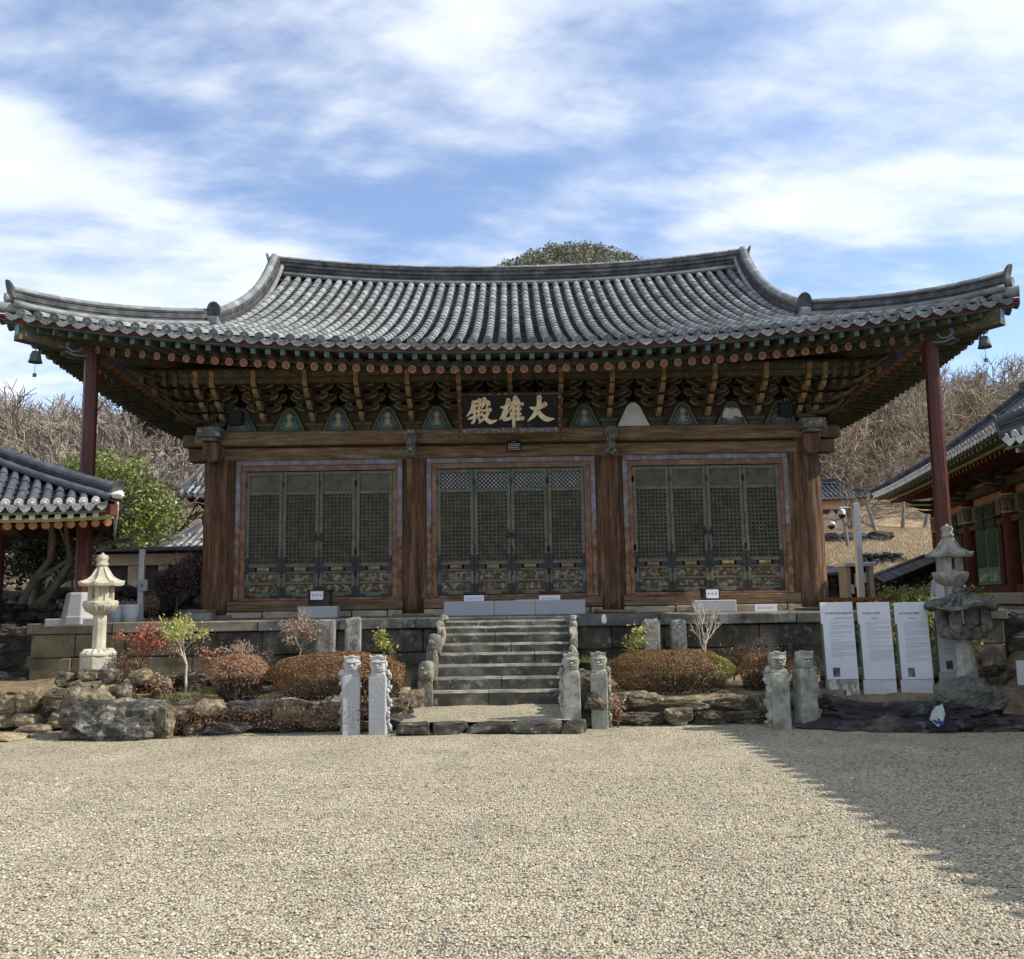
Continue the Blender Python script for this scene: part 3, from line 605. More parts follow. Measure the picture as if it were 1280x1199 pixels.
def hall_roof():
    global MB
    MB = HB
    rows = [-7.76 + 15.52 * i / 65 for i in range(66)]
    P = lambda u, v: Vector((u, v, ZF(u, v)))
    vmax = lambda u: (RY - .12) if abs(u) < 5.22 else hipY(u)
    tile_slope(hall, P, rows, eY, vmax, r=.070, name='roof_tiles')
    # rear slope (same tiles mirrored), side slopes
    Pb = lambda u, v: Vector((u, 2 * RY - v, ZF(u, v)))
    tile_slope(hall, Pb, [-7.76 + 15.52 * i / 65 for i in range(66)], eY, vmax, seg=1.3, course=.6, ends=False)
    for s in (-1, 1):
        Ps = lambda u, v: Vector((s * (7.86 - v), u, ZS(7.86 - v, u)))
        vm = lambda u: min(2.66, max(0, (RY - 6.98 - abs(u - RY) * 0 + 0) * 0 + (7.0 - abs(u - RY)) * 2.66 / 2.25))
        tile_slope(hall, Ps, [13.5 + .235 * i for i in range(59)], lambda u: 0, vm, seg=.5, course=.3)
    # deck under the tiles (closes the roof)
    m = MB()
    nx, ny = 60, 14
    for sgn in (0, 1):
        b = len(m.v)
        for j in range(ny + 1):
            for i in range(nx + 1):
                x = -7.81 + 15.62 * i / nx; y0 = eY(x) + .04; y1 = RY if abs(x) < 5.25 else hipY(x) + .05
                y = y0 + (y1 - y0) * j / ny; z = ZF(x, y) - .07
                m.v.append((x, 2 * RY - y if sgn else y, z))
        for j in range(ny):
            for i in range(nx):
                a = b + j * (nx + 1) + i; m.f.append((a, a + 1, a + nx + 2, a + nx + 1)); m.m.append(0); m.s.append(True)
    for s in (-1, 1):
        b = len(m.v); n2 = 30
        for j in range(7):
            for i in range(n2 + 1):
                y = RY - 6.98 + 13.96 * i / n2; vm = min(2.66, max(0.02, (7.0 - abs(y - RY)) * 2.66 / 2.25)); v = .04 + vm * j / 6
                m.v.append((s * (7.86 - v), y, ZS(7.86 - v, y) - .07))
        for j in range(6):
            for i in range(n2):
                a = b + j * (n2 + 1) + i; m.f.append((a, a + 1, a + n2 + 2, a + n2 + 1)); m.m.append(0); m.s.append(True)
    m.build('roof_deck', MT['plank_dark'])
    # gables
    for s in (-1, 1):
        m = MB(); ys = [15.7 + (RY * 2 - 31.4) * i / 20 for i in range(21)]
        top = [(y, ZF(5.2, y if y < RY else 2 * RY - y) - .05) for y in ys]
        poly = [(ys[0], 6.2)] + top + [(ys[-1], 6.2)]
        m.prism(poly, s * 5.05 - .04, s * 5.05 + .04, 0, axis='X'); m.build('gable_wall', MT['dan_red'])
    # main ridge
    path = [(x, RY, 8.84 + .34 * abs(x / 5.5) ** 2.2) for x in np.linspace(-5.55, 5.55, 31)]
    ridge_stack(hall, path, .44, .15, 'main_ridge', side=(0, 1, 0))
    for s in (-1, 1):
        end_tile(hall, (s * 5.56, RY, 9.15), (s, 0), .16, .60, tip=.22)
    for s in (-1, 1):
        for sg in (0, 1):
            ys = np.linspace(RY - .15, 15.55, 18)
            pth = []
            for i, y in enumerate(ys):
                t = i / 17; x = s * (5.42 - .2 * t); z = ZF(5.2, y) + .0 + .28 * (1 - t) ** 6
                pth.append((x, 2 * RY - y if sg else y, z))
            ridge_stack(hall, pth, .29, .12, 'descending_ridge')
            e = pth[-1]; end_tile(hall, (e[0], e[1] + (.1 if sg else -.1), e[2] + .12), (0, 1 if sg else -1), .12, .33, tip=.15)
            m = MB(); m.cbox((e[0], e[1] + (.08 if sg else -.08), e[2] + .10), (.2, .2, .16), 0); m.build('ridge_foot', MT['tile'], bevel=.03, bseg=2)
            pth = []
            for i in range(14):
                t = i / 13; ax = 5.22 + (7.72 - 5.22) * t; y = hipY(ax); z = ZF(ax, y) + .02 + .10 * t ** 4
                pth.append((s * ax, 2 * RY - y if sg else y, z))
            ridge_stack(hall, pth, .27, .11, 'hip_ridge')
            e = pth[-1]; d = (s, 1 if sg else -1)
            end_tile(hall, (e[0], e[1], e[2] + .12), d, .11, .30, tip=.3)
            m = MB(); dv = Vector((d[0], d[1], 0)).normalized()
            m.tube([Vector(e) + Vector((0, 0, .14)), Vector(e) + dv * .10 + Vector((0, 0, .13))], [.07, .075], 10); m.build('corner_roll', MT['tile'])
            # corner tile
            m = MB(); m.tube([Vector((s * 7.55, e[1] + (-.1 if sg else .1), e[2] - .02)), Vector((s * 7.86, e[1] + (.10 if sg else -.10), e[2] - .03))], [.085, .09], 10); m.build('corner_tile', MT['tile'])
    MB = _MB
hall_roof()
def Zend(s_, base): return base + lift(s_)
def hall_eaves():
    global MB
    MB = HB
    # boards following the eave: profile lists per ring position
    def ring(off, z, n=48):      # path round front + both sides at inward offset 'off' from the tile edge
        pts = []
        for i in range(n // 2 + 1):   # left side from back to front
            y = 27.3 - (27.3 - 13.42 - off) * i / (n // 2)
            if i < n // 2: pts.append(Vector((-(7.86 - off), y, z + lift((y - RY) / 7))))
        for i in range(n + 1):
            x = -(7.86 - off) + 2 * (7.86 - off) * i / n; pts.append(Vector((x, eY(x) + off, z + lift(x / 7.86))))
        for i in range(n // 2 + 1):
            y = 13.42 + off + (27.3 - 13.42 - off) * i / (n // 2)
            if i > 0: pts.append(Vector(((7.86 - off), y, z + lift((y - RY) / 7))))
        return pts
    def band(name, off0, off1, z0, z1, mat):
        m = MB(); a = ring(off0, z0); b = ring(off0, z1); c = ring(off1, z1); d = ring(off1, z0); n = len(a)
        m.add(a + b + c + d, [(k * n + i, k * n + i + 1, ((k + 1) % 4) * n + i + 1, ((k + 1) % 4) * n + i) for k in range(4) for i in range(n - 1)])
        return m.build(name, MT[mat])
    band('red_eave_strip', .03, .09, 5.505, 5.60, 'dan_red')
    band('eave_board', .06, .16, 5.475, 5.503, 'dan_blue')
    band('middle_eave_board', .70, .80, 5.43, 5.51, 'dan_blue')
    def soffit(name, o0, z0, o1, z1, mat):
        m = MB(); a = ring(o0, z0); b = ring(o1, z1); n = len(a); m.add(a + b, [(i, i + 1, n + i + 1, n + i) for i in range(n - 1)]); m.build(name, MT[mat])
    soffit('upper_soffit', .10, 5.50, 1.3, 5.62, 'dan_brown'); soffit('lower_soffit', .78, 5.47, 2.75, 6.16, 'dan_brown')
    fl = []; rf = []
    n = 64
    for i in range(n):
        x = -7.35 + 14.7 * i / (n - 1); s = 1 if x > 0 else -1
        ax = abs(x); ix = x if ax < 4.9 else s * (4.9 + (ax - 4.9) * .14)
        iy = CYF + .05
        fl.append((Vector((x, eY(x) + .13, 5.43 + lift(x / 7.86))), Vector((x + (ix - x) * .33, eY(x) + 1.1, 5.55 + lift(x / 7.86) * .75))))
    n = 61
    for i in range(n):
        x = -6.95 + 13.9 * i / (n - 1); s = 1 if x > 0 else -1; ax = abs(x); ix = x if ax < 4.8 else s * (4.8 + (ax - 4.8) * .16)
        rf.append((Vector((x, eY(x) + .72, 5.37 + lift(x / 7.86))), Vector((ix, CYF + .1, 6.04))))
    for s in (-1, 1):
        for i in range(50):
            y = 14.1 + .242 * i
            if y > 26.2: break
            iy = y if y > 17 else 17 - (17 - y) * .16
            fl.append((Vector((s * (7.86 - .13), y - .1, 5.43 + lift((y - RY) / 7))), Vector((s * (7.86 - 1.1), y + (iy - y) * .33, 5.55 + lift((y - RY) / 7) * .75))))
            y2 = y + .45; iy = y2 if y2 > 17 else 17 - (17 - y2) * .16
            rf.append((Vector((s * (7.86 - .74), y2, 5.37 + lift((y2 - RY) / 7))), Vector((s * 5.2, iy, 6.04))))
    def do(lst, fn, name, mats):
        lst.sort(key=lambda ab: (ab[0] - Vector((0, 0, 1.6))).length)
        for ab in lst[:100]:
            m = MB(); fn(m, *ab); m.build(name, mats)
        m = MB()
        for ab in lst[100:]: fn(m, *ab)
        if lst[100:]: tag(m.build(name, mats), kind='stuff')
    def f_fl(m, a, b):
        t = (b - a).normalized(); B = Vector((t.y, -t.x, 0)).normalized(); U = B.cross(t); U = -U if U.z < 0 else U
        def q(p, w, h): return [p - B * w - U * h, p + B * w - U * h, p + B * w + U * h, p - B * w + U * h]
        m.add(q(a, .042, .048) + q(b, .045, .05), [(0, 1, 2, 3), (7, 6, 5, 4), (0, 4, 5, 1), (1, 5, 6, 2), (2, 6, 7, 3), (3, 7, 4, 0)], 0)
        c = a - t * .003; m.add(q(c, .032, .036), [(0, 1, 2, 3)], 1)
        for sx in (-1, 1):
            for sz in (-1, 1):
                c2 = a - t * .006 + B * sx * .014 + U * sz * .016; m.add([c2 - B * .009 - U * .011, c2 + B * .009 - U * .011, c2 + B * .009 + U * .011, c2 - B * .009 + U * .011], [(0, 1, 2, 3)], 2)
    do(fl, f_fl, 'flying_rafter', [MT['dan_green'], MT['sq_blue'], MT['dan_dark']])
    def f_rf(m, a, b):
        L = (b - a).length; t = (b - a) / L
        m.tube([a, a + t * .22], .066, 10, 0, caps=False); m.tube([a + t * .22, a + t * .33], .067, 10, 4, caps=False)
        m.tube([a + t * .33, a + t * .5], .066, 10, 5, caps=False); m.tube([a + t * .5, a + t * (L - 1.0)], .067, 10, 3, caps=False)
        m.tube([a + t * (L - 1.0), a + t * (L - .62)], .067, 10, 5, caps=False); m.tube([a + t * (L - .62), a + t * (L - .3)], .067, 10, 4, caps=False); m.tube([a + t * (L - .3), b], .067, 10, 0, caps=False)
        B = Vector((t.y, -t.x, 0)).normalized(); U = B.cross(t); U = -U if U.z < 0 else U
        def disc(c, r, n, mt): m.add([c + (B * cos(2 * pi * j / n) + U * sin(2 * pi * j / n)) * r for j in range(n)], [tuple(range(n))], mt)
        disc(a - t * .002, .066, 12, 1); disc(a - t * .004, .016, 8, 2)
        for k in range(6):
            w = 2 * pi * k / 6 + .3; disc(a - t * .0045 + (B * cos(w) + U * sin(w)) * .036, .0155, 7, 2)
    do(rf, f_rf, 'rafter', [MT['dan_green'], MT['rosette'], MT['rosette_red'], MT['dan_pat'], MT['orange'], MT['blue_deep']])
    # corner hip beams with carved noses, bells, red props on granite pedestals
    for s in (-1, 1):
        for sg in (0, 1):
            my = (lambda y: 2 * RY - y) if sg else (lambda y: y)
            m = MB(); a = Vector((s * 7.62, my(13.55), 5.80)); b = Vector((s * 5.3, my(16.2), 6.0))
            pth = [a, a.lerp(b, .15) - Vector((0, 0, .06)), a.lerp(b, .35) - Vector((0, 0, .06)), b]
            m.sweep(pth, [(-.1, -.12), (.1, -.12), (.1, .14), (-.1, .14)], 0)
            m.sweep([a + (a - b).normalized() * .004, a], [(-.08, -.10), (.08, -.10), (.08, .12), (-.08, .12)], 1)
            c = a.lerp(b, .2); c2 = a.lerp(b, .42)
            m.sweep([c - Vector((0, 0, .15)), c.lerp(c2, .5) - Vector((0, 0, .2)), c2 - Vector((0, 0, .16)), b - Vector((0, 0, .2))], [(-.09, -.1), (.09, -.1), (.09, .1), (-.09, .1)], 0)
            # scroll on the beam nose
            for ss in (-1, 1):
                d = (b - a).normalized(); sd = Vector((d.y, -d.x, 0)) * ss * .115
                m.tube([c + sd + d * (.0 + .02 * t) * 1.0 + Vector((0, 0, -.12 + .0 * t)) + (d * cos(t * .9) + Vector((0, 0, 1)) * sin(t * .9)) * (.03 + .012 * t) for t in range(8)], .018, 5, 1)
                m.tube([c.lerp(c2, k / 6) + sd * .95 + Vector((0, 0, -.22 - .05 * sin(k / 6 * pi * 2))) for k in range(7)], .016, 5, 1)
            m.build('corner_beam', [MT['dan_pat'], MT['sq_blue']])
            if sg: continue
            # wind bell hanging from corner
            bl = empty('wind_bell', (s * 7.42, 13.75, 5.56), 0, ('green bronze wind bell hanging under the left roof corner' if s < 0 else 'green bronze wind bell hanging under the right roof corner'), 'bell', 'wind bells at the roof corners')
            k = _MB(); k.lathe([(.02, 0), (.05, -.01), (.075, -.06), (.085, -.13), (.105, -.19), (.1, -.19), (.06, -.1)], 14, 0); k.tube([(0, 0, 0), (0, 0, .18)], .008, 5); _MB.build(k, 'bell_body', MT['bronze'], bl)
            k = _MB(); k.tube([(0, 0, -.12), (0, 0, -.36)], .004, 4); k.box(-.03, .03, -.002, .002, -.42, -.36); _MB.build(k, 'clapper', MT['bronze'], bl)
            pt = at(115 if s < 0 else 1163, 445 if s < 0 else 430, Y=14.35); pb = at(103 if s < 0 else 1182, 745 if s < 0 else 700, Y=14.35)
            m = MB(); nn = 8; m.tube([(pb.x, 14.35, 1.55), (pt.x, 14.35, 5.66)], [.125, .115], nn, 0, smooth=False, up=(1, .41, 0)); pole = m.build('support_pole', MT['pole_red'], bevel=.008)
            m = MB(); m.lathe([(.30, 1.30), (.30, 1.42), (.285, 1.44), (.23, 1.78), (.20, 1.80)], 8, 0, False, c=(pb.x, 14.35), a0=pi / 8)
            m.box(pb.x - .45, pb.x + .40, 14.1, 14.6, 1.28, 1.40); m.build('pedestal', MT['granite'], bevel=.01)
    MB = _MB
MT['bronze'] = wm('green_bronze', R3((.04, .07, .06), (.08, .13, .11)), 12, rough=.6, bump=.1)
hall_eaves()
# ------------------------------------------------------------------ hall body
YF = 16.22   # face plane of frames
def hb(name, mat, x0, x1, y0, y1, z0, z1, bevel=.012, parent=None):
    m = HB(); m.box(x0, x1, y0, y1, z0, z1); return m.build(name, MT[mat] if isinstance(mat, str) else mat, parent, bevel=bevel)
def hall_body():
    # columns, slightly uneven round timber
    R = random.Random(2)
    cols = [(-5.34, CYF, .27, .26), (-1.79, CYF, .225, .215), (1.77, CYF, .235, .225), (5.34, CYF, .29, .27)]
    for sx in (-5.34, 5.34):
        for y in (19.07, 21.73, 24.4): cols.append((sx, y, .26, .24))
    for x, y, r0, r1 in cols:
        m = HB(); n = 20; prof = []; vs = []; K = 14
        ph = R.uniform(0, 6)
        for k in range(K + 1):
            z = PZ + .03 + (4.66 - PZ - .03) * k / K; r = r0 + (r1 - r0) * k / K + .006 * sin(k * 1.3 + ph)
            for j in range(n):
                w = 2 * pi * j / n; c, s = cos(w), sin(w); e = (abs(c) ** 2.6 + abs(s) ** 2.6) ** (-1 / 2.6)
                rr = r * e * (1 + .012 * sin(3 * w + ph + k * .2)); vs.append((x + rr * c, y + rr * s, z))
        m.add(vs, [(i * n + j, i * n + (j + 1) % n, (i + 1) * n + (j + 1) % n, (i + 1) * n + j) for i in range(K) for j in range(n)] + [tuple(range(n)), tuple(K * n + j for j in range(n))], 0, True)
        o = m.build('column', MT['wood']); m = HB(); m.jbox(x - .36, x + .36, y - .34, y + .36, PZ - .02, PZ + .045, .02); m.build('column_base_stone', MT['stone_tan'], None, bevel=.015)
    # beams across the front
    for a, b in ((-5.1, -1.96), (-1.61, 1.59), (1.95, 5.1)):
        hb('lower_lintel', 'beam', a - .15, b + .15, 16.17, 16.5, 4.14, 4.375, .02)
    for a, b in ((-5.7, -1.782), (-1.778, 1.768), (1.772, 5.7)):
        hb('upper_lintel', 'beam', a, b, 16.03, 16.62, 4.40, 4.655, .02)
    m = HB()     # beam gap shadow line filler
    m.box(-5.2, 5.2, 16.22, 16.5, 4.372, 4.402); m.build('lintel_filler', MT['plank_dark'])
    for s in (-1, 1):   # corner blocks and rounded beam stubs
        x = s * 5.36
        m = HB(); m.box(x - .21, x + .21, 15.72, 16.3, 4.52, 4.70, 0); m.box(x - .15, x + .15, 15.78, 16.2, 4.46, 4.52, 0); m.build('corner_block', MT['corner_block'], None, bevel=.02, bseg=2)
        m = HB(); m.prism([(x - .15, 4.45), (x + .15, 4.45), (x + .155, 4.25), (x + .12, 4.12), (x, 4.06), (x - .12, 4.12), (x - .155, 4.25)], 15.86, 16.2); m.build('beam_stub', MT['wood'], None, bevel=.03, bseg=2)
        m = HB(); m.box(s * 5.5, s * 5.95, 16.1, 16.5, 4.40, 4.62, 0); m.box(s * 5.55, s * 5.85, 16.14, 16.44, 4.14, 4.38, 0); m.build('beam_end', MT['dan_brown'], None, bevel=.03, bseg=2)
    for x in (-1.79, 1.77):  # carved heads on the middle columns
        m = HB(); m.prism([(-.05, 0), (-.10, .12), (-.06, .30), (-.12, .42), (-.05, .5), (.05, .5), (.12, .42), (.06, .30), (.10, .12), (.05, 0)], 15.86, 16.05, 0, Matrix.Translation((x, 0, 4.12)))
        m.lathe([(.001, 15.74), (.07, 15.78), (.09, 15.86), (.08, 15.95)], 10, 0, True, Matrix.Translation((x, 0, 4.28)) @ Matrix(((1, 0, 0, 0), (0, 0, 1, 0), (0, 1, 0, 0), (0, 0, 0, 1))))
        for sx in (-1, 1):
            m.tube([(x + sx * .05, 15.85, 4.36), (x + sx * .10, 15.80, 4.44), (x + sx * .09, 15.76, 4.53), (x + sx * .04, 15.74, 4.60)], [.025, .022, .018, .01], 6, 0)
            m.tube([(x + sx * .03, 15.80, 4.22), (x + sx * .09, 15.80, 4.16), (x + sx * .10, 15.84, 4.08)], [.02, .018, .008], 6, 0)
        m.build('carved_column_head', MT['corner_block'], None, bevel=.01)
    # sill and under-sill
    for a, b in ((-5.1, -1.97), (-1.60, 1.58), (1.95, 5.1)):
        hb('sill_beam', 'beam', a, b, 16.16, 16.45, 1.44, 1.625, .015)
        R2_ = random.Random(int(a * 10)); m = HB(); x = a
        while x < b - .1:
            w = min(b - x, R2_.uniform(.5, 1.1)); m.jbox(x + .01, x + w - .01, 16.13, 16.4, PZ - .01, 1.43, .006, 0, None, R2_); x += w
        m.build('foundation_sill', MT['pale_sill'], None, bevel=.012)
    # bays
    bays = [(-4.98, -1.98, -4.80, -2.16), (-1.54, 1.50, -1.36, 1.30), (2.0, 4.98, 2.17, 4.83)]
    for bi, (a, b, d0, d1) in enumerate(bays):
        zt = 4.135
        # planks between frame and column, wall above
        hb('post_plank', 'wood', a - .2, a, 16.2, 16.36, 1.62, 4.14, .01); hb('post_plank', 'wood', b, b + .2, 16.2, 16.36, 1.62, 4.14, .01)
        t = .085
        for x0, x1, z0, z1 in ((a, a + t, 1.63, zt - t), (b - t, b, 1.63, zt - t), (a, b, zt - t, zt)):
            hb('outer_frame', 'blue', x0, x1, YF - .06, YF + .06, z0, z1, .008)
        for x0, x1, z0, z1 in ((a + t, d0, 1.63, zt - t - .1), (d1, b - t, 1.63, zt - t - .1), (a + t, b - t, zt - t - .1, zt - t)):
            hb('inner_frame', 'red', x0, x1, YF - .03, YF + .06, z0 + .001, z1 - .001, .006)
        hb('door_rail', 'red', a + t, b - t, YF - .045, YF + .06, 1.627, 1.672, .006)
        # back wall pocket
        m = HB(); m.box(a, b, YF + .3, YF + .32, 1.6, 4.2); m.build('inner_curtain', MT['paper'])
        w = (d1 - d0) / 4
        for k in range(4):
            build_leaf(d0 + w * k, w, bi, k)
    # side and rear walls
    for s in (-1, 1):
        m = HB(); m.box(s * 5.34 - .08, s * 5.34 + .08, 16.5, 24.3, PZ, 4.9); m.build('side_wall', MT['plaster_tan'])
    m = HB(); m.box(-5.2, 5.2, 24.3, 24.46, PZ, 5.9); m.build('rear_wall', MT['plaster_tan'])
    m = HB(); m.box(-5.2, 5.2, 16.46, 16.52, 4.14, 6.2); m.box(-5.26, -5.20, 16.5, 24.3, 4.9, 6.4); m.box(5.20, 5.26, 16.5, 24.3, 4.9, 6.4); m.build('bracket_backboard', MT['dan_dark'])
    # speakers, rings etc on the hall
MT['corner_block'] = wm('painted_block', R3((.09, .08, .06), (.17, .16, .13)), 8, bump=.4, spots=[(16, .58, .05, (.42, .43, .40), .7)])
MT['pale_sill'] = wm('pale_sill', R3((.30, .24, .17), (.46, .39, .31)), 4, stretch=(.5, 1, 1), bump=.3, spots=[(4, .6, .06, (.12, .10, .08), .7)])
LEAF = {}
def clip_line(x0, z0, dx, dz, X0, X1, Z0, Z1):
    t0, t1 = -1e9, 1e9
    for p, d, lo, hi in ((x0, dx, X0, X1), (z0, dz, Z0, Z1)):
        if abs(d) < 1e-9:
            if p < lo or p > hi: return None
            continue
        a, b = (lo - p) / d, (hi - p) / d
        if a > b: a, b = b, a
        t0, t1 = max(t0, a), min(t1, b)
    return (t0, t1) if t1 - t0 > .01 else None
def lattice_mesh(w, upper):
    m = _MB(); hw = w / 2 - .062
    def line(x, z, dx, dz, box, y, th):
        c = clip_line(x, z, dx, dz, *box)
        if not c: return
        a, b = c; n = (-dz * th, dx * th); y0, y1 = y, y + .012
        q = [(x + dx * t + n[0] * s, yy, z + dz * t + n[1] * s) for yy in (y0, y1) for t, s in ((a, -1), (b, -1), (b, 1), (a, 1))]
        m.add(q, [(0, 1, 2, 3), (0, 4, 5, 1), (3, 2, 6, 7)])
    s2 = sqrt(.5)
    top = (-hw, hw, 1.905, 2.20); main = (-hw, hw, .60, 1.845)
    k = -30
    for k in range(-40, 41):
        z = 2.05 + k * .074
        if upper: line(0, z, s2, s2, top, -.012, .0095); line(0, z, s2, -s2, top, -.026, .0095)
        if upper: continue
        z = 1.2 + k * .07
        line(0, z, s2, s2, main, -.012, .0058); line(0, z, s2, -s2, main, -.025, .0058)
    if upper: return m
    for k in range(-4, 5): line(k * .0695, 1.2, 0, 1, main, -.038, .0052)
    for k in range(-12, 13): line(0, 1.235 + k * .07, 1, 0, main, -.0505, .004)
    return m
def build_leaf(x0, w, bi, k):
    key = round(w, 3)
    cx = x0 + w / 2
    hw = w / 2 - .006; t = .062
    if key not in LEAF:
        d = {}
        m = _MB()
        for a, b, z0, z1, y in ((-hw, -hw + t, .012, 2.262, -.05), (hw - t, hw, .012, 2.262, -.05)): m.box(a, b, y, .0, z0, z1)
        for z0, z1 in ((.012, .085), (.235, .275), (.43, .465), (.545, .60), (1.845, 1.905), (2.20, 2.262)): m.box(-hw + t, hw - t, -.044, -.002, z0, z1)
        d['frame'] = m
        d['lat'] = lattice_mesh(w, False); d['lat2'] = lattice_mesh(w, True)
        m = _MB(); m.box(-hw + t, hw - t, -.022, -.012, .085, .235); m.box(-hw + t, hw - t, -.022, -.012, .275, .43); m.box(-hw + t + .05, hw - t - .05, -.035, -.02, .105, .215); m.box(-hw + t + .05, hw - t - .05, -.035, -.02, .295, .41); d['pan'] = m
        m = _MB(); m.box(-.11, .11, -.052, -.03, .475, .54); m.box(-.09, .09, -.06, -.05, .49, .525); d['cush'] = m
        irons = []
        for s in (-1, 1):
            m = _MB(); irons.append(m)
            f = lambda a, b: (min(s * a, s * b), max(s * a, s * b))
            a, b = f(hw - .005, hw - t - .004); m.box(a, b, -.056, -.049, .43, .72); a, b = f(hw - t, hw - t - .12); m.box(a, b, -.0545, -.043, .47, .545)
            m = _MB(); irons.append(m); a, b = f(hw - .005, hw - t - .004); m.box(a, b, -.056, -.049, .02, .20); a, b = f(hw - t, hw - t - .13); m.box(a, b, -.0545, -.043, .018, .055)
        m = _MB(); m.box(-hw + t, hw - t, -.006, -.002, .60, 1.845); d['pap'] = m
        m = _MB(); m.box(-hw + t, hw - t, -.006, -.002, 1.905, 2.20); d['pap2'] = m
        LEAF[key] = {}
        L = LEAF[key]
        L['f'] = d['frame'].build('door_leaf', MT['green'], hall, bevel=.004)
        L['lat'] = d['lat'].build('lattice', MT['lattice'], L['f']); d['lat2'].build('upper_lattice', MT['lattice_dark'] if bi == 1 else MT['lattice'], L['f']); L['pan'] = d['pan'].build('carved_panel', MT['panel'], L['f'], bevel=.005)
        L['c'] = d['cush'].build('carved_rail', MT['dan_tan'], L['f'], bevel=.008); [q.build('iron_strap', MT['iron'], L['f']) for q in irons]
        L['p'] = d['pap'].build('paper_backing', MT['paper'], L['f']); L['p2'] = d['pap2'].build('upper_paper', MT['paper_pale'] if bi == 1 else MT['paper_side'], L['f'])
        o = L['f']
    else:
        o = copy_tree(LEAF[key]['f'], hall)
        for c in o.children:
            if c.name.startswith('upper_lattice'):
                me = c.data.copy(); me.materials[0] = MT['lattice_dark'] if bi == 1 else MT['lattice']; c.data = me
            if c.name.startswith('upper_paper'):
                me = c.data.copy(); me.materials[0] = MT['paper_pale'] if bi == 1 else MT['paper_side']; c.data = me
    o.location = (cx, YF + .03 - CYF, 1.672 - PZ)
    if k in (1, 2):   # lock and pull ring
        m = _MB(); s = 1 if k == 1 else -1
        m.box(s * (hw - .05) - .02, s * (hw - .05) + .02, -.062, -.05, 1.0, 1.16); m.tube([(s * (hw - .045) + .035 * cos(a), -.07, 1.06 + .035 * sin(a)) for a in np.linspace(0, 2 * pi, 13)], .008, 5, caps=False)
        m.build('pull_ring', MT['iron'], o)
    for z in (.35, .75, 1.98):
        if k in (0, 2): 
            m = _MB(); e = -hw if k == 0 else hw * -1
            m.box((-hw if k == 0 else hw) - .022, (-hw if k == 0 else hw) + .022, -.064, -.05, z, z + .11); m.build('hinge', MT['iron'], o, bevel=.01)
    return o
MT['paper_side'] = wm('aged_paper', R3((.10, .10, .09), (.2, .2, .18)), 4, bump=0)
hall_body()

# ------------------------------------------------------------------ bracket clusters, painted panels
def bracket_builder(scale_x=1.0, R=None):
    m = _MB()   # local: x lateral, -y outward, z up from beam top
    m.box(-.13, .13, -.14, .14, 0, .13, 2); m.box(-.17, .17, -.18, .18, .10, .16, 2)
    for k in range(4):
        z = .16 + .17 * k; yo = -.20 - .235 * k
        # projecting arm with upswept tongue
        if k < 3:
            tip = [(yo + .02, z), (yo - .10, z + .012), (yo - .21, z + .055), (yo - .27, z + .125), (yo - .235, z + .135), (yo - .18, z + .10), (yo - .09, z + .095), (yo + .02, z + .115)]
        else:
            tip = [(yo + .02, z - .02), (yo - .07, z - .01), (yo - .12, z + .04), (yo - .11, z + .16), (yo - .16, z + .25), (yo - .09, z + .27), (yo - .04, z + .20), (yo + .02, z + .12)]
        m.prism(tip, -.04, .04, 1, axis='X')
        m.prism([(yo - .02, z), (yo - .02, z + .12), (.2, z + .12), (.2, z)], -.045, .045, 0, axis='X')
        # lateral arms on every step plane up to this tier
        for q in range(k + 1):
            y = -.0 - .235 * q; L = (.30 if (k - q) % 2 == 0 else .40) * scale_x
            if k - q > 1 and q: continue
            arm = [(-L, z + .115), (-L, z + .06), (-L + .05, z + .02), (-L + .13, z), (L - .13, z), (L - .05, z + .02), (L, z + .06), (L, z + .115)]
            m.prism(arm, y - .035 + (.002 * k), y + .035 - (.002 * k), 0)
            for bx in (-L + .06, 0, L - .06):
                m.box(bx - .05, bx + .05, y - .052, y + .052, z + .118, z + .168, 2, tz=(1.25, 1.15))
            for bx in (-L + .03, L - .03):    # pale carved curl on the arm ends
                s = 1 if bx > 0 else -1
                m.tube([(bx - s * .10, y - .045, z + .03), (bx - s * .02, y - .05, z + .05), (bx + s * .04, y - .05, z + .10), (bx + s * .03, y - .05, z + .135)], [.012, .014, .012, .006], 5, 3)
        m.cbox((0, yo - .0, z + .14), (.12, .12, .05), 2)
    return m
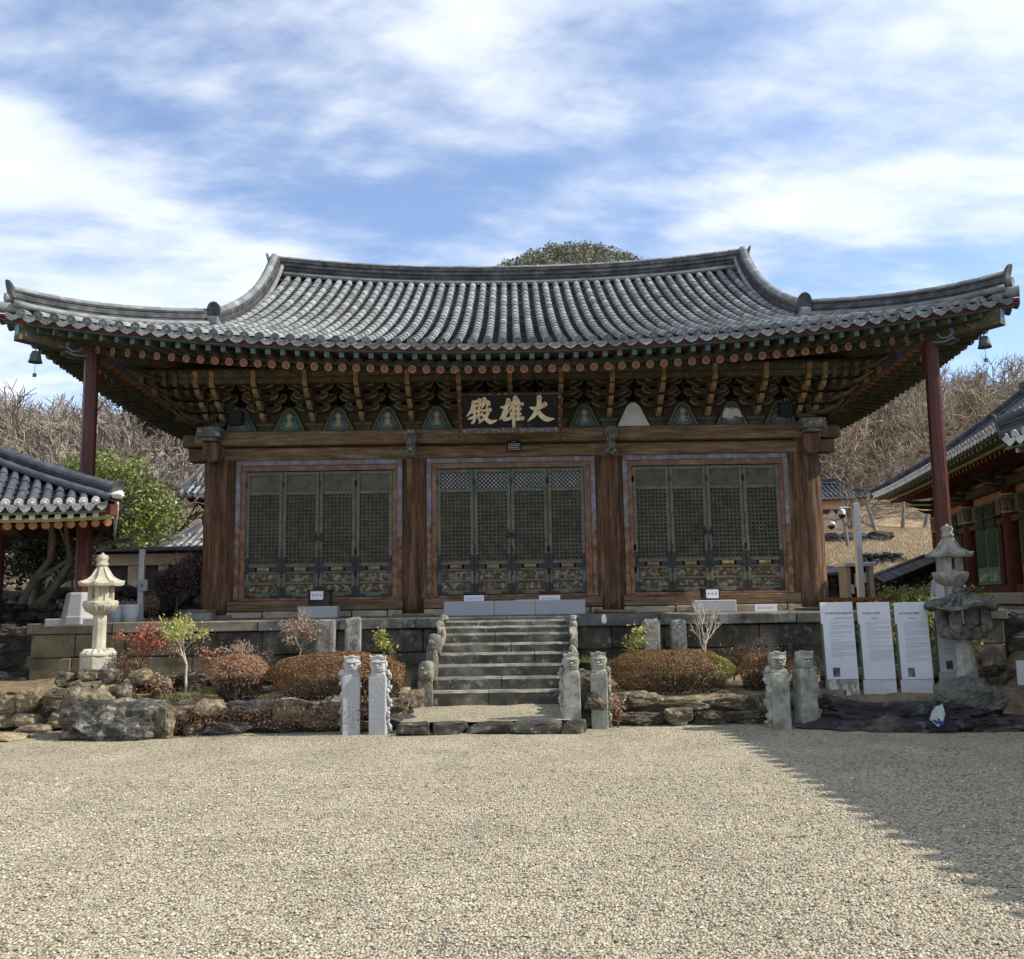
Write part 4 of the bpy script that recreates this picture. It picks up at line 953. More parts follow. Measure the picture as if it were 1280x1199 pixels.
def hall_brackets():
    zb = 4.657; base = bracket_builder().build('bracket_cluster', [MT['dan_dark'], MT['dan_tan'], MT['dan_green'], MT['dan_curl']], hall, (0, 0, 0))
    xs = [-1.79 - .8875 * k for k in (3, 2, 1, 0)] + [-1.79 + .89 * k for k in (1, 2, 3)] + [1.77 + .8875 * k for k in (0, 1, 2, 3)]
    for i, x in enumerate(xs):
        o = base if i == 0 else link('bracket_cluster', base.data, hall)
        o.location = (x, 16.28 - CYF, zb - PZ)
    for s in (-1, 1):   # side clusters
        for y in (17.3, 18.2, 19.07, 19.95, 20.85, 21.73, 22.6, 23.5):
            link('bracket_cluster', base.data, hall, (s * 5.3, y - CYF, zb - PZ), (0, 0, s * pi / 2))
        # corner cluster: front pair, side pair and a diagonal one
        m = _MB()
        src = bracket_builder(.6)
        for x, y, rz in ((-.14, 0, 0), (.14, 0, 0), (.02, .15, s * pi / 2), (.02, -.15, s * pi / 2), (0.04, 0, s * pi / 4)):
            T = Matrix.Translation((s * x if rz == 0 else x * s, y, .002 * rz)) @ Matrix.Rotation(rz, 4, 'Z') @ (Matrix.Scale(1.32, 4, (0, 1, 0)) if abs(rz) == pi / 4 else Matrix.Identity(4))
            b = len(m.v); m.v += [tuple(T @ Vector(p)) for p in src.v]; m.f += [tuple(i + b for i in f) for f in src.f]; m.m += src.m; m.s += src.s
        m.build('corner_bracket_cluster', [MT['dan_dark'], MT['dan_tan'], MT['dan_green'], MT['dan_curl']], hall, (s * 5.32, 16.3 - CYF, zb - PZ))
        # layered dragon-tongue arms sweeping to the corner
        m = HB()
        for k in range(4):
            a = Vector((s * 5.4, 16.15, 4.85 + .19 * k)); d = Vector((s * .62, -.78, 0)); L = .75 + .28 * k
            for off in (-.07, .07):
                o_ = Vector((d.y, -d.x, 0)).normalized() * off
                m.tube([a + o_, a + o_ + d * L * .5 + Vector((0, 0, -.03)), a + o_ + d * L * .85 + Vector((0, 0, .03)), a + o_ + d * L * 1.05 + Vector((0, 0, .13))], [.05, .05, .04, .015], 6, 1 if off > 0 else 0)
        m.build('corner_tongue', [MT['dan_dark'], MT['dan_brown']])
        # stepped rows of side arms filling the corner
        for q in range(5):
            m = HB(); x = s * (5.62 + .17 * q); y = 15.98 - .05 * q
            for k in range(max(0, q - 1), 4):
                z = 4.80 + .175 * k; yo = y - .20 * k
                if k < 3: m.prism([(yo + .5, z), (yo + .02, z), (yo - .10, z + .012), (yo - .20, z + .05), (yo - .25, z + .125), (yo - .18, z + .10), (yo + .02, z + .115), (yo + .5, z + .115)], x - .038, x + .038, 1 if q % 2 else 0, axis='X')
                else: m.prism([(yo + .5, z), (yo + .02, z), (yo - .07, z - .01), (yo - .12, z + .04), (yo - .11, z + .15), (yo - .15, z + .22), (yo - .08, z + .24), (yo - .03, z + .16), (yo + .5, z + .12)], x - .038, x + .038, 1, axis='X')
                m.box(x - .07, x + .07, yo - .01, yo + .12, z + .12, z + .165, 2)
            m.build('corner_arm_stack', [MT['dan_dark'], MT['dan_brown'], MT['dan_green']])
        for k in range(4):
            m = HB(); m.box(s * 5.4, s * (6.05 + .12 * k), 16.0 - .22 * k, 16.06 - .22 * k, 4.85 + .175 * k, 4.95 + .175 * k); m.build('corner_cross_arm', MT['dan_dark'], None, bevel=.01)
    # purlins
    for y, z, n in ((15.36, 5.56, 'outer_purlin'),):
        m = HB(); m.tube([(-6.5, y, z), (6.5, y, z)], .10, 12, 0); m.build(n, MT['dan_pat'])
    m = HB(); m.box(-6.2, 6.2, 15.30, 15.42, 5.37, 5.46); m.build('purlin_board', MT['dan_pat'])
    for s in (-1, 1):
        m = HB(); m.tube([(s * 6.36, 15.3, 5.56), (s * 6.36, 25.3, 5.56)], .10, 10, 0); m.box(s * 6.3, s * 6.42, 15.4, 25.3, 5.37, 5.46); m.build('side_purlin', MT['dan_brown'])
        m = HB(); m.box(s * 5.1, s * 5.6, 16.62, 24.4, 4.40, 4.655); m.build('side_lintel', MT['beam'])
    # painted panels between clusters
    px = []
    allx = [-5.3] + xs + [5.3]
    for a, b in zip(allx, allx[1:]): px.append(((a + b) / 2))
    for i, x in enumerate(px):
        if abs(x) < .9 and abs(x) > 0 and False: continue
        m = _MB()
        w, h = .29, .43
        out = [(-w, 0), (-w * .82, h * .25), (-w * .55, h * .62), (-w * .42, h * .82), (-w * .18, h * .97), (0, h), (w * .18, h * .97), (w * .42, h * .82), (w * .55, h * .62), (w * .82, h * .25), (w, 0)]
        white = i == 8
        m.prism(out, -.008, .01, 1 if white else 0)
        if not white:
            for a, b in zip(out[:], out[1:]): m.tube([(a[0] * .93, -.012, a[1] * .95), (b[0] * .93, -.012, b[1] * .95)], .0075, 4, 2)
            def el(cx, cz, rx, rz, y, mt, n=14, ring=0):
                if ring: m.tube([(cx + rx * cos(t), y, cz + rz * sin(t)) for t in np.linspace(0, 2 * pi, n)], ring, 4, mt, caps=False)
                else: m.add([(cx + rx * cos(2 * pi * j / n), y, cz + rz * sin(2 * pi * j / n)) for j in range(n)], [tuple(range(n))], mt)
            el(0, .09, .155, .075, -.010, 3); el(0, .09, .155, .075, -.014, 4, ring=.006); el(0, .17, .11, .12, -.0125, 4, ring=.005)
            m.add([(-.10, -.0135, .06), (.10, -.0135, .06), (.06, -.0135, .13), (.05, -.0135, .2), (.02, -.0135, .22), (-.02, -.0135, .22), (-.05, -.0135, .2), (-.06, -.0135, .13)], [tuple(range(8))], 5)
            m.add([(-.03, -.015, .09), (.035, -.015, .10), (.03, -.015, .19), (-.015, -.015, .19)], [(0, 1, 2, 3)], 6)
            el(0, .255, .034, .042, -.0155, 6); el(0, .26, .055, .062, -.014, 5)
            if i == 10: m.add([(-.17, -.018, .12), (-.05, -.018, .1), (.06, -.018, .15), (.18, -.018, .12), (.15, -.018, .24), (.08, -.018, .3), (0, -.018, .27), (-.09, -.018, .31), (-.15, -.018, .23)], [tuple(range(9))], 1)
        o = m.build('painted_panel', [MT['pan_green'], MT['white_wash'], MT['pan_line'], MT['pan_blue'], MT['sq_blue'], MT['pan_robe'], MT['pan_skin']], hall, (x, 15.97 - CYF + .09, 4.658 - PZ))
        if white: o['label'] = 'bell shaped panel washed plain white'
    m = HB(); m.box(-5.3, 5.3, 16.16, 16.2, 4.656, 5.12); m.build('panel_board', MT['dan_dark'])
MT['pan_green'] = wm('panel_green', R3((.03, .055, .045), (.065, .095, .08)), 12, bump=.1, spots=[(12, .64, .05, (.10, .07, .04), .6)])
MT['pan_line'] = flat('panel_line', (.20, .20, .12)); MT['pan_blue'] = flat('panel_blue', (.035, .055, .085)); MT['pan_robe'] = flat('panel_robe', (.15, .17, .09)); MT['pan_skin'] = flat('panel_skin', (.36, .28, .15))
MT['white_wash'] = wm('white_wash', R3((.46, .46, .44), (.58, .58, .56)), 5, bump=0); MT['dan_curl'] = wm('curl_paint', R3((.16, .14, .07), (.30, .24, .12)), 9, bump=0)
hall_brackets()

# ------------------------------------------------------------------ name board with its brush writing
def ribbon(m, pts, y, mt, sc, ox, oz, n=None):
    """brush stroke: smooth polyline with widths, rounded ends (flat face at y)"""
    P = [Vector((p[0], -p[1], 0)) for p in pts]; W = [p[2] / 2 for p in pts]
    Q = []; k = len(P)
    for i in range(k - 1):     # catmull-rom
        p0, p1, p2, p3 = P[max(i - 1, 0)], P[i], P[i + 1], P[min(i + 2, k - 1)]
        for s in range(6):
            t = s / 6; q = .5 * ((2 * p1) + (p2 - p0) * t + (2 * p0 - 5 * p1 + 4 * p2 - p3) * t * t + (3 * p1 - p0 - 3 * p2 + p3) * t ** 3)
            Q.append((q, W[i] + (W[i + 1] - W[i]) * t))
    Q.append((P[-1], W[-1]))
    L = []; Rr = []
    for i, (q, w) in enumerate(Q):
        t = (Q[min(i + 1, len(Q) - 1)][0] - Q[max(i - 1, 0)][0]).normalized(); nn = Vector((-t.y, t.x, 0)); L.append(q + nn * w); Rr.append(q - nn * w)
    f = lambda v: ((v.x) * sc + ox, y, v.y * sc + oz)
    n = len(Q)
    m.add([f(v) for v in L + Rr], [(i, i + 1, n + i + 1, n + i) for i in range(n - 1)], mt)
    for (q, w), e in ((Q[0], 0), (Q[-1], 1)):
        m.add([f(q + Vector((cos(2 * pi * j / 12), sin(2 * pi * j / 12), 0)) * w) for j in range(12)], [tuple(range(12))], mt)
STROKES = [
 # da
 [(858, 268, 14), (900, 284, 38), (975, 268, 44), (1030, 240, 56)], [(965, 165, 58), (962, 230, 52), (945, 290, 54), (900, 360, 46), (830, 420, 10)], [(945, 300, 40), (985, 360, 56), (1055, 402, 56), (1140, 398, 8)],
 # ung
 [(520, 262, 16), (560, 264, 34), (640, 222, 38)], [(608, 190, 54), (590, 250, 46), (552, 330, 40), (504, 402, 8)], [(600, 300, 34), (572, 350, 36), (556, 396, 40), (610, 390, 34), (645, 372, 36)], [(632, 320, 24), (648, 378, 34)],
 [(688, 165, 52), (672, 225, 44), (622, 290, 20)], [(668, 230, 40), (666, 340, 36), (667, 480, 38)], [(708, 180, 30), (722, 216, 42), (716, 400, 32)], [(660, 236, 30), (720, 228, 30), (770, 232, 38)], [(660, 292, 28), (700, 282, 28), (744, 284, 34)], [(665, 345, 26), (705, 336, 28), (742, 340, 32)], [(680, 398, 34), (720, 392, 34), (770, 388, 46)],
 # jeon
 [(205, 205, 30), (250, 195, 36), (280, 178, 40)], [(206, 205, 44), (190, 280, 46), (122, 358, 8)], [(205, 255, 24), (250, 240, 26), (290, 222, 26)], [(284, 180, 34), (280, 240, 26)], [(222, 262, 26), (214, 330, 26), (208, 380, 26)], [(268, 248, 26), (262, 310, 26), (262, 360, 26)], [(190, 318, 22), (250, 300, 24), (300, 290, 24)], [(140, 385, 16), (190, 370, 32), (300, 336, 30)], [(222, 372, 26), (200, 415, 34), (182, 430, 26)], [(258, 360, 26), (272, 400, 34)],
 [(332, 172, 50), (322, 225, 42), (296, 268, 18)], [(330, 190, 36), (375, 210, 48), (390, 232, 24)], [(376, 215, 34), (356, 262, 24)], [(305, 300, 20), (350, 290, 32), (396, 288, 44)], [(380, 300, 34), (345, 360, 44), (262, 432, 10)], [(300, 325, 26), (345, 385, 46), (400, 422, 48), (474, 402, 8)],
]
def name_board():
    a = at(575, 493, Y=15.35); b = at(701, 541, Y=15.35)
    x0, x1 = -.925, .79 ; zt = at(640, 490, Y=15.05).z; zb = at(640, 541, Y=15.45).z
    x0 = at(573, 515, Y=15.25).x; x1 = at(702, 515, Y=15.25).x; W = x1 - x0; H = sqrt((zt - zb) ** 2 + .3 ** 2)
    t = empty('name_board', ((x0 + x1) / 2, 15.42, zb), 0, 'black name board with gilt brush characters hanging under the eave over the middle doors', 'name board')
    t.rotation_euler = (atan2(.28, zt - zb), 0, 0)
    m = _MB(); m.box(-W / 2 + .05, W / 2 - .05, 0, .03, .08, H - .04); m.build('board', MT['black'], t)
    m = _MB(); sc = (W - .17) / 1080.0; ox = -(85 + 1165) / 2 * sc; zs = (H - .12) / 360.0; oz = 0
    mm = _MB()
    for i, s in enumerate(STROKES): ribbon(mm, s, -.004 - .0006 * (i + 1), 0, 1.0, 0, 0)
    # keep character proportions: x by sc, z by zs
    mm.v = [((x) * sc + ox, y, (z + 490) * zs + .085) for x, y, z in mm.v]; mm.build('gilt_characters', MT['gold'], t)
    m = _MB()   # small signature column and date marks
    for i in range(7): m.cbox((W / 2 - .115, -.005, H - .10 - i * .024), (.010, .002, .015), 0)
    for i in range(5): m.cbox((.10 + i * .028, -.005, .125), (.010, .002, .05), 0)
    for i in range(3): m.cbox((.31 + i * .028, -.005, .125), (.014, .002, .018), 0)
    m.build('signature', MT['ink'], t)
    for nm, bx, mt in (('bottom_rail', (-W / 2 + .02, W / 2 - .02, -.05, .03, 0, .085), 'fret'), ('top_rail', (-W / 2, W / 2, -.04, .03, H - .04, H), 'fret_red'), ('side_rail', (-W / 2, -W / 2 + .06, -.05, .028, .03, H - .041), 'fret_red'), ('side_rail', (W / 2 - .06, W / 2, -.05, .028, .03, H - .041), 'fret_red')):
        m = _MB(); m.box(*bx); m.build(nm, MT[mt], t, bevel=.008)
    for s in (-1, 1):
        m = _MB(); m.tube([(s * (W / 2 - .02), -.02, .04), (s * (W / 2 - .0), -.03, -.05), (s * (W / 2 - .03), -.03, -.12), (s * (W / 2 - .0), -.02, -.16)], [.022, .03, .025, .012], 7); m.build('carved_foot', MT['fret_red'], t)
    # small dark plate below
    p = at(642, 557, Y=16.0)
    q = empty('number_plate', (p.x, 16.02, p.z), 0, 'small black plate with pale lettering under the name board', 'plate')
    m = _MB(); m.box(-.125, .125, 0, .02, -.09, .09); m.box(-.06, .06, .0005, .0195, .09, .115); m.build('plate', MT['black'], q, bevel=.008)
    m = _MB()
    R = random.Random(4)
    for r in range(4):
        x = -.10
        while x < .10:
            w = R.uniform(.012, .03); m.cbox((x + w / 2, -.003, .03 - r * .032), (w * .8, .002, .018), 0); x += w
    for i in range(4): m.cbox((-.035 + i * .023, -.003, .075), (.013, .002, .013), 0)
    m.build('lettering', MT['ink_pale'], q)
MT['fret'] = wm('fret_paint', R3((.06, .045, .035), (.16, .14, .11)), 12, bump=.4, spots=[(28, .55, .03, (.38, .36, .31), .8)])
MT['fret_red'] = wm('fret_red_paint', R3((.06, .015, .012), (.14, .04, .03)), 12, bump=.4, spots=[(28, .58, .03, (.38, .30, .27), .8)])
name_board()
# ------------------------------------------------------------------ stonework
def rock(m, c, s, seed, mat=0, sub=3, rz=0, rough=.22, cuts=7, block=0.0, rx=0, smooth=False):
    R = random.Random(seed); bm = bmesh.new(); bmesh.ops.create_icosphere(bm, subdivisions=sub, radius=1)
    pl = []
    for i in range(cuts):
        n = Vector((R.gauss(0, 1), R.gauss(0, 1), R.gauss(0, .8))).normalized(); pl.append((n, R.uniform(.62, .9)))
    off = Vector((R.uniform(0, 50), R.uniform(0, 50), R.uniform(0, 50)))
    T = Matrix.Translation(c) @ Matrix.Rotation(rz, 4, 'Z') @ Matrix.Rotation(rx, 4, 'X')
    vs = []
    for v in bm.verts:
        p = v.co.copy()
        if block:
            q = Vector([abs(x) ** (1 - block) * (1 if x > 0 else -1) for x in p]); mx = max(abs(x) for x in q); p = p.lerp(q / max(mx, .8), block)
        for n, d in pl:
            k = p.dot(n) - d
            if k > 0: p -= n * k * .9
        f = noise.fractal(p * 1.6 + off, .8, 2.1, 6) * rough + (abs(noise.noise(p * 5 + off)) - .25) * rough * .55; p = p * (1 + f)
        vs.append(T @ Vector((p.x * s[0], p.y * s[1], p.z * s[2])))
    fs = [tuple(v.index for v in f.verts) for f in bm.faces]; bm.verts.index_update()
    fs = [tuple(v.index for v in f.verts) for f in bm.faces]; bm.free()
    m.add(vs, fs, mat, smooth)
def rubble_wall(name, a, b, z0, z1, label, cat='stone wall', mats=('rock',), size=(.3, .6), ch=.18, th=.16, seed=1, zvar=.03, group=None, batter=.05):
    a = Vector(a); b = Vector(b); L = (b - a).length; d = (b - a) / L; rz = atan2(d.y, d.x); R = random.Random(seed); m = MB()
    z = z0
    while z < z1 - .04:
        h = min(z1 - z, R.uniform(ch * .8, ch * 1.25)); x = R.uniform(-.1, 0)
        if z1 - z - h < .06: h = z1 - z
        while x < L:
            w = R.uniform(*size); hh = h * R.uniform(.92, 1.12) + (R.uniform(-zvar, zvar) if z + h >= z1 - .01 else 0)
            c = a + d * (x + w / 2) + Vector((d.y, -d.x, 0)) * (-(z - z0) * batter - th * .2 + R.uniform(-.03, .03)); c.z = z + hh / 2
            rock(m, c, (w / 2 * 1.08, th, hh / 2 * 1.14), R.randrange(9999), R.randrange(len(mats)), 3 if w < .28 else 4, rz, .20, 6, .5)
            x += w
        z += h
    # core behind the stones
    T = Matrix.Translation((a.x, a.y, 0)) @ Matrix.Rotation(rz, 4, 'Z'); m.box(0, L, .02, .02 + th, -.02, z1 - z0 - .06, len(mats), T @ Matrix.Translation((0, 0, z0)))
    c = (a + b) / 2; o = m.build(name, [MT[k] for k in mats] + [MT['plank_dark']])
    return tag(o, label, cat, group)
def platform():
    t = empty('stone_platform', (0, 14.2, 0), 0, 'high platform of large dark weathered stone blocks carrying the temple hall', 'platform')
    R = random.Random(8)
    m = MB()
    X0, X1 = -7.5, 7.6
    rowsz = [(-.05, .42), (.42, .80), (.80, 1.155)]
    for z0, z1 in rowsz:
        x = X0
        while x < X1:
            w = min(R.uniform(.55, 1.35), X1 - x)
            if X1 - x - w < .3: w = X1 - x
            tan_ = x < -5.9 or (x < -3.9 and R.random() < .35)
            m.jbox(x + .006, x + w - .006, -0 + R.uniform(-.02, .015), .5, z0 + .006, z1 - .006, .012, 1 if tan_ else 0, None, R); x += w
    for s, X in ((-1, X0), (1, X1)):
        for z0, z1 in rowsz:
            y = .02
            while y < 13:
                w = R.uniform(.7, 1.3); m.jbox(X - (0 if s < 0 else .4), X + (.4 if s < 0 else 0), y, y + w - .01, z0 + .006, z1 - .006, .012, 0, None, R); y += w
    m.build('block_facing', [MT['stone'], MT['stone_tan']], t, bevel=.018, bseg=2)
    m = MB(); x = X0 - .04
    while x < X1:
        w = min(R.uniform(.9, 1.7), X1 + .04 - x)
        if X1 + .04 - x - w < .4: w = X1 + .04 - x
        m.jbox(x + .005, x + w - .005, -.06, .42, 1.165, 1.325, .008, 1 if x < -5 else 0, None, R); x += w
    m.build('cap_stones', [MT['cap'], MT['cap_tan']], t, bevel=.015, bseg=2)
    m = MB(); m.box(X0 + .05, X1 - .05, .38, 13, 0, 1.318); m.box(X0 + .2, X1 - .2, .1, .5, 0, 1.1); m.build('platform_floor', MT['soil'], t)
MT['cap'] = wm('cap_stone', R3((.05, .05, .043), (.12, .12, .105), (.22, .22, .20)), 3, bump=.4, bscale=18, island=.2, spots=[(5, .6, .06, (.32, .32, .30), .6), (1.5, .6, .08, (.035, .035, .03), .6)])
MT['cap_tan'] = wm('cap_tan_stone', R3((.15, .135, .09), (.27, .24, .17)), 3, bump=.4, bscale=18, island=.2, spots=[(5, .62, .06, (.08, .08, .06), .6)])
def stairs():
    t = empty('stone_staircase', (-.2, 12.9, .1), 0, 'worn dark stone staircase of eight steps with carved side stones before the middle doors', 'staircase')
    T = lambda m: setattr(m, 'v', [(x + .2, y - 12.9, z - .1) for x, y, z in m.v])
    zs = [.33, .50, .665, .82, .95, 1.09, 1.19, 1.275]; z0 = .1; R = random.Random(21)
    for k, z in enumerate(zs):
        y = 12.9 + .172 * k; m = MB(); x0, x1 = -1.16 + .013 * k, .735 + .018 * k
        cut = R.choice([None, R.uniform(-.5, .3)]) if k not in (1, 4, 5) else R.uniform(-.7, .1)
        segs = [(x0, x1)] if cut is None else [(x0, cut - .006), (cut + .006, x1)]
        for a, b in segs:
            n = 14
            # irregular worn nosing
            vs = []; 
            for i in range(n + 1):
                x = a + (b - a) * i / n; w = .012 * noise.noise(Vector((x * 3, k * 5, 0))) ; w2 = .012 * noise.noise(Vector((x * 4, k * 5, 7)))
                e = .02 if i in (0, n) else 0
                vs += [(x, y + w, z0 - .02), (x, y + w * .6, z - .03 + w2), (x, y + .022 + w, z + w2), (x, y + .45, z)]
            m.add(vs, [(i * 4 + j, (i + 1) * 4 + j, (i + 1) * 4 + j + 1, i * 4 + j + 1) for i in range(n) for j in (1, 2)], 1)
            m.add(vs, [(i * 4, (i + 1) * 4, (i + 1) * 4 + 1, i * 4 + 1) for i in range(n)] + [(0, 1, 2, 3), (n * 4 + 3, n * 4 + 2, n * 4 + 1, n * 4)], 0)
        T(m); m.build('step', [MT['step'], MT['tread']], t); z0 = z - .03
    # carved side stones: beast heads climbing each flank
    def head(m, c, s, seed):
        rock(m, c, s, seed, 0, 3, 0, .10, 2, .4, smooth=True)
        for sx in (-.4, .4):
            rock(m, (c[0] + sx * s[0], c[1] - s[1] * .8, c[2] + s[2] * .35), (s[0] * .24, s[1] * .2, s[2] * .16), seed + 1, 0, 2, smooth=True)
        rock(m, (c[0], c[1] - s[1] * .9, c[2] - s[2] * .1), (s[0] * .3, s[1] * .25, s[2] * .2), seed + 2, 0, 2, smooth=True)
        rock(m, (c[0], c[1] - s[1] * .8, c[2] - s[2] * .5), (s[0] * .6, s[1] * .2, s[2] * .12), seed + 3, 0, 2, smooth=True)
    m = MB(); rock(m, (-1.25, 12.98, .30), (.11, .17, .22), 3, 0, 3, 0, .1, 4, .6); head(m, (-1.25, 12.98, .60), (.12, .15, .15), 7); T(m); m.build('carved_side_stone', MT['carved'], t)
    m = MB(); rock(m, (-1.19, 13.30, .62), (.09, .2, .3), 31, 0, 3, 0, .1, 4, .6); head(m, (-1.17, 13.30, .93), (.11, .15, .18), 17); T(m); m.build('carved_side_stone', MT['carved_dark'], t)
    m = MB(); rock(m, (-1.10, 13.68, 1.02), (.075, .22, .18), 41, 0, 3, 0, .12, 4, .5); rock(m, (-1.12, 13.8, 1.20), (.08, .13, .09), 43, 0, 3); rock(m, (-1.08, 14.05, 1.31), (.08, .12, .06), 44, 0, 3); T(m); m.build('carved_side_stone', MT['carved_pale'], t)
    m = MB()
    for i, (y, z, h) in enumerate([(12.98, .32, .2), (13.25, .62, .14), (13.42, .80, .12), (13.55, .95, .11), (13.72, 1.07, .1), (13.88, 1.17, .08), (14.05, 1.28, .06)]): rock(m, (.80 + .07 * i / 6 + .03, y, z), (.065, .14, h), 60 + i, 0, 3, 0, .12, 4, .5)
    m.box(.78, .88, 13.0, 14.2, .05, .6); T(m); m.build('flank_stone', MT['carved_pale'], t)
    m = MB(); m.box(-1.16, .74, 13.1, 14.3, .1, .3); T(m); m.build('stair_core', MT['step'], t)
    # landing
    l = empty('landing_slab', (-.35, 11.7, 0), 0, 'low gravelly landing of rough stones at the foot of the staircase', 'landing')
    m = MB(); x = -1.42
    while x < .72:
        w = R.uniform(.3, .6); rock(m, (x + w / 2 + .35, 11.14 - 11.7, .06), (w / 2 * 1.05, .12, .088), R.randrange(999), 0, 3, 0, .1, 4, .7); x += w
    m.build('kerb_stone_row', MT['step'], l)
    m = MB(); n = 24
    for j in range(n + 1):
        for i in range(n + 1):
            x = -1.05 + 2.1 * i / n; y = -.50 + 1.74 * j / n; m.v.append((x, y, .132 + .02 * noise.noise(Vector((x * 3, y * 3, 1)))))
    for j in range(n):
        for i in range(n): a = j * (n + 1) + i; m.f.append((a, a + 1, a + n + 2, a + n + 1)); m.m.append(0); m.s.append(True)
    m.build('landing_top', MT['gravel'], l)
    # pale granite kerb blocks before the doors
    g = empty('granite_step', (0, 15.75, PZ), 0, 'row of three new pale granite blocks before the middle doors', 'granite step')
    for a, b in ((-1.20, -.34), (-.335, .36), (.365, 1.22)):
        m = MB(); m.box(a, b, -.14, .14, -.01, .235); m.build('granite_block', MT['granite'], g, bevel=.006)
    for px0, px1, y0, y1, lab in ((372, 422, 760, 773, 'low grey granite block before the left doors, behind the dry pink shrub'), (868, 920, 751, 765, 'low grey granite block before the right doors')):
        a = at(px0, y1, Y=15.6); b = at(px1, y0, Y=15.6); m = MB(); m.box(-(b.x - a.x) / 2, (b.x - a.x) / 2, -.12, .14, -.01, .19)
        tag(m.build('granite_block', MT['granite'], None, ((a.x + b.x) / 2, 15.7, PZ), bevel=.01), lab, 'granite block')
MT['tread'] = wm('sunlit_tread', R3((.10, .092, .07), (.21, .20, .155), (.36, .34, .28)), 4, bump=.4, bscale=20, spots=[(5, .6, .06, (.08, .08, .05), .6)])  # step tops and nosings coloured paler than the risers, standing in for sunlight
MT['carved'] = wm('mossy_carved_stone', R3((.14, .135, .09), (.32, .31, .23)), 6, bump=.7, bscale=16, bdist=.03, spots=[(5, .6, .06, (.06, .065, .04), .7)])
MT['carved_dark'] = wm('dark_carved_stone', R3((.06, .06, .05), (.18, .18, .15)), 6, bump=.7, bscale=16, bdist=.03, spots=[(9, .58, .05, (.34, .33, .29), .7)])
MT['carved_pale'] = wm('pale_carved_stone', R3((.17, .155, .12), (.34, .32, .26)), 6, bump=.6, bscale=16, bdist=.03, spots=[(5, .56, .05, (.07, .05, .045), .7)])
platform(); stairs()

